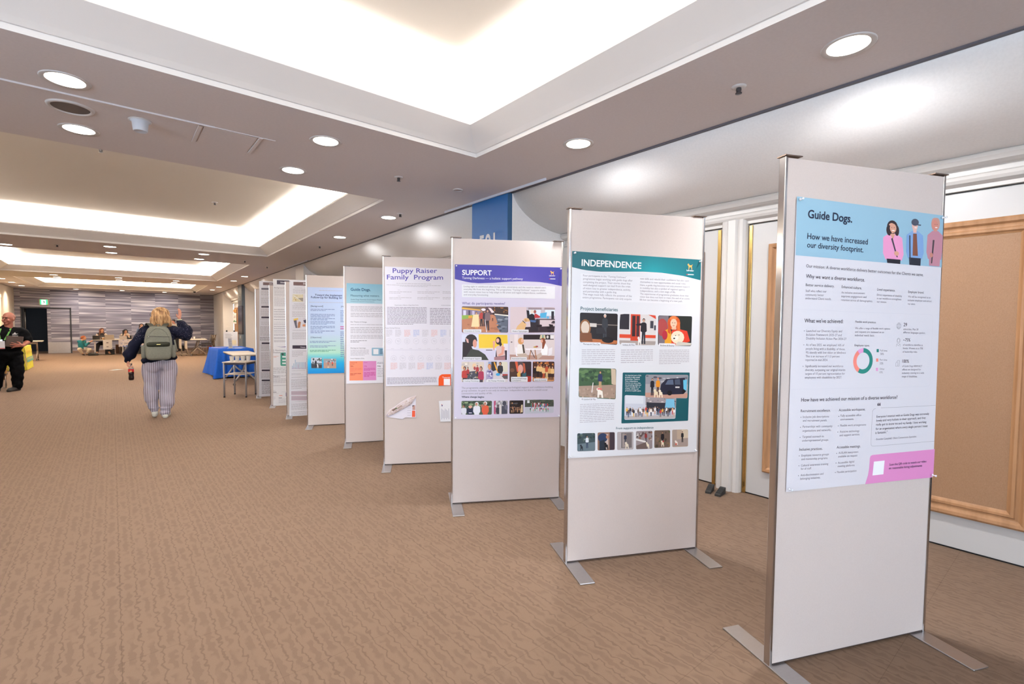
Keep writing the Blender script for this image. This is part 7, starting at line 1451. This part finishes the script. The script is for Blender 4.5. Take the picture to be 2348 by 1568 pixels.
# ---- man in black at the left edge
M_LOC, M_RZ = (-1.608, 13.81, 0), .10
MD = (-.62, -.78); MC = (-.01, -.02, 1.455)
mp_ = face_parts(MC, MD, 1.10) + [('c', (-.015,-.01,1.36), (-.03,.0,1.24), .068, .078), ('e', (-.04,0,1.12), (.20,.14,.16)), ('e', (-.04,-.01,.88), (.20,.165,.22)), ('c', (-.22,0,1.22), (.17,0,1.20), .075, .075),
    ('c', (.19,0,1.18), (.262,-.04,1.0), .062, .052), ('c', (.262,-.04,1.0), (.175,-.25,.925), .050, .034), ('c', (-.26,0,1.18), (-.34,-.03,.95), .06, .05), ('c', (-.34,-.03,.95), (-.37,-.10,.70), .048, .034),
    ('c', (.06,0,.72), (.085,-.02,.40), .10, .07), ('c', (.085,-.02,.40), (.075,-.02,.08), .062, .04), ('c', (-.14,0,.72), (-.19,.06,.40), .10, .07), ('c', (-.19,.06,.40), (-.21,.14,.09), .062, .04), ('c', (.075,-.02,.06), (-.01,-.12,.04), .04, .034), ('c', (-.21,.14,.07), (-.25,.06,.04), .04, .034)]
mp_ += hand((.175,-.255,.925), (-.95,-.12,.05), (.1,-.1,.9), (-.1,1,-.1), .22, 1.1, .5)
mp_ += hand((-.37,-.10,.70), (0,-.1,-1), (.3,-1,0), (1,.2,0), .5, 1.1)
man = person('bald man in a black polo shirt and green lanyard holding a dark folder', M_LOC, M_RZ, mp_, SK_B, .0062)
M_BSH = noisy('black_polo', (5,5,7), (8,8,9), 60, .85, .1, 300, spec=.08); M_BTR = noisy('black_trousers', (5,5,7), (8,8,10), 50, .85, spec=.08)
blob('polo_shirt', [('e', (-.04,0,1.11), (.225,.165,.17)), ('e', (-.04,-.02,.92), (.232,.195,.20)), ('e', (-.04,-.01,.76), (.225,.185,.12)), ('c', (-.23,0,1.215), (.165,0,1.195), .092, .092), ('c', (-.05,.0,1.25), (-.05,.01,1.285), .10, .078),
    ('c', (.185,0,1.175), (.255,-.035,1.045), .092, .082), ('c', (-.26,0,1.18), (-.335,-.03,1.04), .09, .082)], M_BSH, .010, man, 4, folds)
blob('trousers', [('e', (-.04,0,.72), (.218,.172,.13)), ('c', (.06,0,.68), (.085,-.02,.40), .128, .108), ('c', (.085,-.02,.40), (.078,-.025,.10), .104, .082), ('c', (-.14,0,.68), (-.19,.06,.40), .125, .10), ('c', (-.19,.06,.40), (-.21,.14,.11), .10, .078)], M_BTR, .010, man, 4, folds)
for (a, b_) in (((.085,.005,.045),(-.03,-.15,.04)), ((-.205,.16,.045),(-.265,.03,.04))):
    blob('shoe', [('c', a, b_, .048, .042), ('c', (a[0],a[1],.028), (b_[0]-.01,b_[1]-.02,.026), .046, .042)], mat('black_shoe', (18,17,17), .5), .007, man)
bm = bm_new(); 
bm.free()
eyes(man, MC, MD, 1.10)
M_LAN = mat('green_lanyard', (120,196,92), .6)
bm = bm_new()
for pts in ([(-.125,-.08,1.265),(-.150,-.165,1.16),(-.135,-.215,1.06)], [(.015,-.08,1.265),(-.02,-.175,1.16),(-.075,-.225,1.04)]):
    for a, b_ in zip(pts, pts[1:]):
        poly(bm, [(a[0]-.013,a[1]-.004,a[2]),(a[0]+.013,a[1]-.004,a[2]),(b_[0]+.013,b_[1]-.004,b_[2]),(b_[0]-.013,b_[1]-.004,b_[2])])
bmesh.ops.solidify(bm, geom=bm.faces[:], thickness=.003)
t = thing('name_badge', 'badge on a bright green lanyard around the neck of the man in black', 'badge', M_LOC, M_RZ)
obj('lanyard_strap', bm, M_LAN, t)
bm = bm_new(); box(bm, -.172,-.252,.865,-.072,-.246,1.02); obj('badge_card', bm, mat('badge_white', (206,204,206), .4), t, bevel=.003)
bm = bm_new(); box(bm, -.170,-.254,.868,-.074,-.2525,.885); obj('red_strip', bm, mat('badge_red', (180,80,80), .5), t)
bm = bm_new(); box(bm, -.135,-.250,1.02,-.105,-.236,1.05); obj('clip', bm, M_CHROME, t)
bm = bm_new(); g = -.178
for pts in ([(.03,1.155),(.07,1.165),(.12,1.16),(.09,1.145),(.04,1.143)], [(.05,1.165),(.075,1.19),(.085,1.165)], [(.03,1.125),(.115,1.122),(.115,1.113),(.03,1.116)]):
    poly(bm, [(x, g-.02+.5*max(0,x-.06), z) for x, z in pts])
obj('chest_emblem', bm, mat('emblem_white', (214,210,208), .6), man, recalc=False)
t = thing('folder', 'dark brown folder held against the body of the man in black', 'folder', Matrix.Translation(M_LOC) @ Matrix.Rotation(M_RZ,4,'Z') @ Vector((.065,-.236,.90)), M_RZ)
bm = bm_new(); box(bm, -.125,-.012,0,.115,.012,.215, rot=Matrix.Rotation(.10,3,'Y')); obj('cover', bm, noisy('folder_brown', (62,50,46), (74,60,54), 70, .7), t, bevel=.003)
bm = bm_new(); box(bm, -.118,-.009,.004,.119,.009,.210, rot=Matrix.Rotation(.10,3,'Y')); obj('page_block', bm, mat('folder_pages', (120,108,100), .8), t)

# ---- people at the reception desk
def slim_desk(head, torso, arms, legs, hairp, kh=.76, kb=.84):
    hd3 = Vector(head); sq = lambda p: (p[0]*kb, p[1], p[2])
    hp = []
    for q in hairp:
        if q[0] == 'e': hp.append(('e', tuple(hd3+(Vector(q[1])-hd3)*kh), tuple(r*kh for r in q[2])))
        else: hp.append(('c', tuple(hd3+(Vector(q[1])-hd3)*kh), tuple(hd3+Vector(((q[2][0]-head[0])*kh, (q[2][1]-head[1])*kh, (q[2][2]-head[2])*.92))), q[3]*kh, q[4]*kh))
    return ((torso[0], (torso[1][0]*kb, torso[1][1]*.92, torso[1][2])), [(sq(a), sq(b), sq(c), f) for a, b, c, f in arms], [(sq(a), sq(b), sq(c), sq(d)) for a, b, c, d in legs], hp)
def desk_person(label, loc, rz, head, hd_, sh, torso, arms, legs, skin, hairp, hair_m, top_m, leg_m, s=.92, extra=None):
    """all coordinates local; arms: list of (shoulder, elbow, wrist, finger direction)"""
    s = .70; torso, arms, legs, hairp = slim_desk(head, torso, arms, legs, hairp)
    P_ = face_parts(head, hd_, s) + [('c', (head[0],head[1],head[2]-.06), (sh[0],sh[1],sh[2]+.02), .038, .044), ('e', torso[0], (torso[1][0]*.85, torso[1][1]*.85, torso[1][2]))]
    tp = [('e', torso[0], torso[1]), ('c', (sh[0]-.14*s,sh[1],sh[2]-.02), (sh[0]+.14*s,sh[1],sh[2]-.02), .054, .054)]
    for (a, b_, c, f) in arms:
        P_ += [('c', a, b_, .036, .031), ('c', b_, c, .030, .024)] + hand(c, f, (0,0,1), (0,1,0), .5, .8)
        m_ = tuple(b_[i]+(c[i]-b_[i])*.75 for i in range(3)); tp += [('c', a, b_, .048, .045), ('c', b_, m_, .043, .036)]
    lp = []
    for (a, b_, c, toe) in legs:
        P_ += [('c', a, b_, .07, .05), ('c', b_, c, .045, .032), ('c', c, toe, .032, .026)]
        lp += [('c', a, b_, .078, .060), ('c', b_, tuple(b_[i]+(c[i]-b_[i])*.72 for i in range(3)), .062, .052)]
    o = person(label, loc, rz, P_, skin, .0105)
    blob('top', tp, top_m, .014, o, 4); 
    if lp: blob('trousers', lp, leg_m, .014, o, 4)
    blob('hair', hairp, hair_m, .010, o, 3)
    for (a, b_, c, toe) in legs: blob('shoe', [('c', (c[0],c[1],c[2]-.015), (toe[0],toe[1],toe[2]), .034, .03)], mat('black_shoe', (18,17,17), .5), .012, o)
    eyes(o, head, hd_, s)
    return o
H_DK = hairmat('dark_brown_hair', (24,15,14), (44,27,23), (74,46,38)); H_RB = hairmat('auburn_hair', (60,30,22), (92,48,34), (130,72,50)); H_OR = hairmat('copper_hair', (130,64,30), (156,80,38), (180,100,50)); H_BK = hairmat('black_hair', (14,12,13), (24,20,21), (44,38,38))
M_CREAM = noisy('cream_blouse', (222,200,178), (230,210,190), 40, .8); M_DRESS = mat('black_dress', (20,19,21), .85); M_BLUEG = noisy('blue_grey_top', (92,104,128), (104,116,138), 40, .8); M_TEALT = noisy('teal_shirt', (14,84,92), (22,98,106), 40, .85); M_OFFW = noisy('off_white_trousers', (226,210,186), (234,220,198), 40, .8); M_WSH = mat('white_shirt', (226,220,214), .7)
def chair_b(label, loc, rz): return chair(label, loc, rz, M_CHB, 'chairs behind the reception desk')
# seated, auburn hair, cream blouse over black
chair_b('black chair under the seated auburn-haired receptionist', (-.36, 27.12, 0), PI)
o = desk_person('seated woman with long auburn hair and black top behind the reception desk laptops', (-.36, 27.05, 0), .0, (.02,-.06,1.035), (.45,-.9), (0,0,.90), ((0,.0,.70),(.165,.115,.26)),
    [((-.16,0,.84),(-.21,-.10,.68),(-.08,-.32,.70),(.3,-1,0)), ((.16,0,.84),(.22,-.10,.68),(.10,-.32,.70),(-.2,-1,0))], [((-.09,0,.46),(-.13,-.38,.46),(-.20,-.50,.05),(-.14,-.62,.03)), ((.09,0,.46),(.16,-.38,.46),(.30,-.46,.05),(.38,-.54,.03))],
    SK_C, [('e',(.01,-.035,1.085),(.100,.098,.092)), ('c',(-.07,-.02,1.06),(-.09,-.05,.80),.05,.035), ('c',(.06,.02,1.04),(.085,-.04,.80),.045,.032), ('c',(-.02,.06,1.03),(0,.08,.80),.08,.06)], H_RB, M_DRESS, M_DRESS)
blob('cardigan', [('c',(.115,.0,.86),(.18,-.06,.73),.062,.057), ('c',(.18,-.07,.72),(.12,-.25,.705),.054,.044), ('c',(-.115,.02,.86),(-.175,-.06,.73),.058,.055), ('c',(-.175,-.07,.72),(-.11,-.25,.705),.052,.044)], M_CREAM, .014, o, 4)
# seated, black hair, drinking from a mug
chair_b('black chair under the seated woman with the mug', (.46, 27.12, 0), PI)
o = desk_person('seated black-haired woman in a pale blouse raising a mug at the reception desk', (.44, 27.05, 0), 0, (.02,-.08,.985), (.25,-.97), (0,0,.86), ((0,0,.68),(.16,.115,.25)),
    [((-.16,0,.80),(-.20,-.14,.66),(.02,-.25,.83),(.5,-.3,.6)), ((.16,0,.80),(.21,-.12,.66),(.12,-.26,.81),(-.5,-.3,.6))], [((-.09,0,.44),(-.10,-.38,.44),(-.13,-.44,.05),(-.05,-.56,.03)), ((.09,0,.44),(.1,-.38,.44),(.12,-.42,.05),(.12,-.56,.03))],
    SK_C, [('e',(.012,-.055,1.033),(.102,.10,.092)), ('c',(-.085,-.02,1.01),(-.095,-.03,.78),.05,.038), ('c',(.085,-.02,1.01),(.11,-.03,.80),.045,.034), ('c',(0,.06,1.0),(0,.08,.76),.09,.06)], H_BK, M_CREAM, M_DRESS)
t = thing('mug', 'pale mug held up by the seated black-haired woman', 'mug', (.515, 26.76, .815))
bm = bm_new(); lathe(bm, [(.034,0),(.038,.01),(.038,.09),(.034,.09),(.033,.012),(.0001,.01)], seg=16); obj('mug_body', bm, mat('mug_beige', (206,190,170), .4), t)
bm = bm_new(); prev = None
for k in range(9):
    a = -PI/2+PI*k/8; q = Vector((.036+.026*math.cos(a), 0, .048+.028*math.sin(a)))
    if prev is not None: rod(bm, prev, q, .006, seg=6)
    prev = q
obj('handle', bm, mat('mug_beige', (206,190,170), .4), t)
# standing, dark hair, blue-grey top (mostly behind the walking woman)
desk_person('dark-haired woman in a blue-grey top behind the reception desk, half hidden by the walking woman', (1.04, 27.3, 0), 0, (.0,-.03,1.235), (.25,-.97), (0,0,1.10), ((0,0,.90),(.16,.11,.26)),
    [((-.16,0,1.04),(-.21,-.04,.84),(-.16,-.2,.72),(0,-1,0)), ((.16,0,1.04),(.21,-.04,.84),(.16,-.2,.72),(0,-1,0))], [((-.09,0,.68),(-.09,-.02,.38),(-.09,.02,.06),(-.09,-.1,.03)), ((.09,0,.68),(.09,-.02,.38),(.09,.02,.06),(.09,-.1,.03))],
    SK_C, [('e',(0,.015,1.282),(.100,.10,.09)), ('c',(-.085,0,1.26),(-.095,-.02,1.10),.045,.038), ('c',(.085,0,1.26),(.095,-.02,1.10),.045,.036), ('c',(0,.06,1.25),(0,.07,1.08),.09,.07), ('e',(.0,-.045,1.325),(.07,.05,.025))], H_DK, M_BLUEG, M_DRESS)
# man in white shirt, mostly hidden
desk_person('black-haired man in a white shirt partly hidden behind the walking woman raised arm', (2.30, 27.4, 0), 0, (-.05,-.02,1.44), (-.75,-.66), (0,0,1.30), ((0,0,1.06),(.17,.12,.28)),
    [((-.17,0,1.23),(-.23,-.05,1.0),(-.18,-.2,.86),(0,-1,0)), ((.17,0,1.23),(.23,-.05,1.0),(.18,-.2,.86),(0,-1,0))], [((-.09,0,.80),(-.09,-.02,.44),(-.09,.02,.06),(-.09,-.1,.03)), ((.09,0,.80),(.09,-.02,.44),(.09,.02,.06),(.09,-.1,.03))],
    SK_A, [('e',(-.04,-.005,1.495),(.098,.095,.085)), ('e',(-.02,.05,1.46),(.085,.07,.08))], H_BK, M_WSH, M_DRESS)
# crouching woman in teal
o = desk_person('crouching red-haired woman in a teal shirt reaching up to the reception desk end', (-.98, 26.62, 0), 0, (.06,-.04,.725), (.92,-.35), (-.02,0,.60), ((-.02,0,.44),(.155,.125,.21)),
    [((.10,-.05,.53),(.13,-.16,.40),(.29,-.14,.57),(1,0,.2)), ((-.08,.08,.54),(.14,.16,.42),(.33,.12,.58),(1,0,.1))], [((-.08,-.02,.26),(-.12,-.28,.27),(.0,-.06,.06),(.06,-.16,.03)), ((.08,.04,.26),(.30,-.18,.24),(.14,-.02,.06),(.22,-.1,.03))],
    SK_C, [('e',(.038,-.022,.772),(.100,.095,.085)), ('e',(-.02,.0,.745),(.07,.09,.085))], H_OR, M_TEALT, M_OFFW)
bm = bm_new()
for pts in ([(-.02,-.13,.62),(.04,-.15,.45),(.07,-.15,.34)], [(.09,-.10,.62),(.08,-.145,.45),(.08,-.15,.34)]):
    for a, b_ in zip(pts, pts[1:]): rod(bm, a, b_, .007, seg=6)
obj('lanyard', bm, mat('dark_green_strap', (60,110,70), .6), o)
bm = bm_new(); box(bm, .04,-.165,.25,.11,-.155,.34); obj('badge', bm, mat('badge_white', (206,204,206), .4), o)
bm = bm_new(); box(bm, -.16, -.09, 0, .16, .09, .10); bmesh.ops.subdivide_edges(bm, edges=bm.edges[:], cuts=2, use_grid_fill=True)
t = thing('handbag', 'black bag lying on the floor beside the crouching woman', 'bag', (-.64, 26.22, 0)); obj('bag_body', bm, mat('bag_black', (18,17,18), .8), t, bevel=.02, smooth=True)
bm = bm_new(); rod(bm, (-.1,0,.1), (0,0,.15), .008, seg=6); rod(bm, (0,0,.15), (.1,0,.1), .008, seg=6); obj('strap', bm, mat('bag_black', (18,17,18), .8), t)
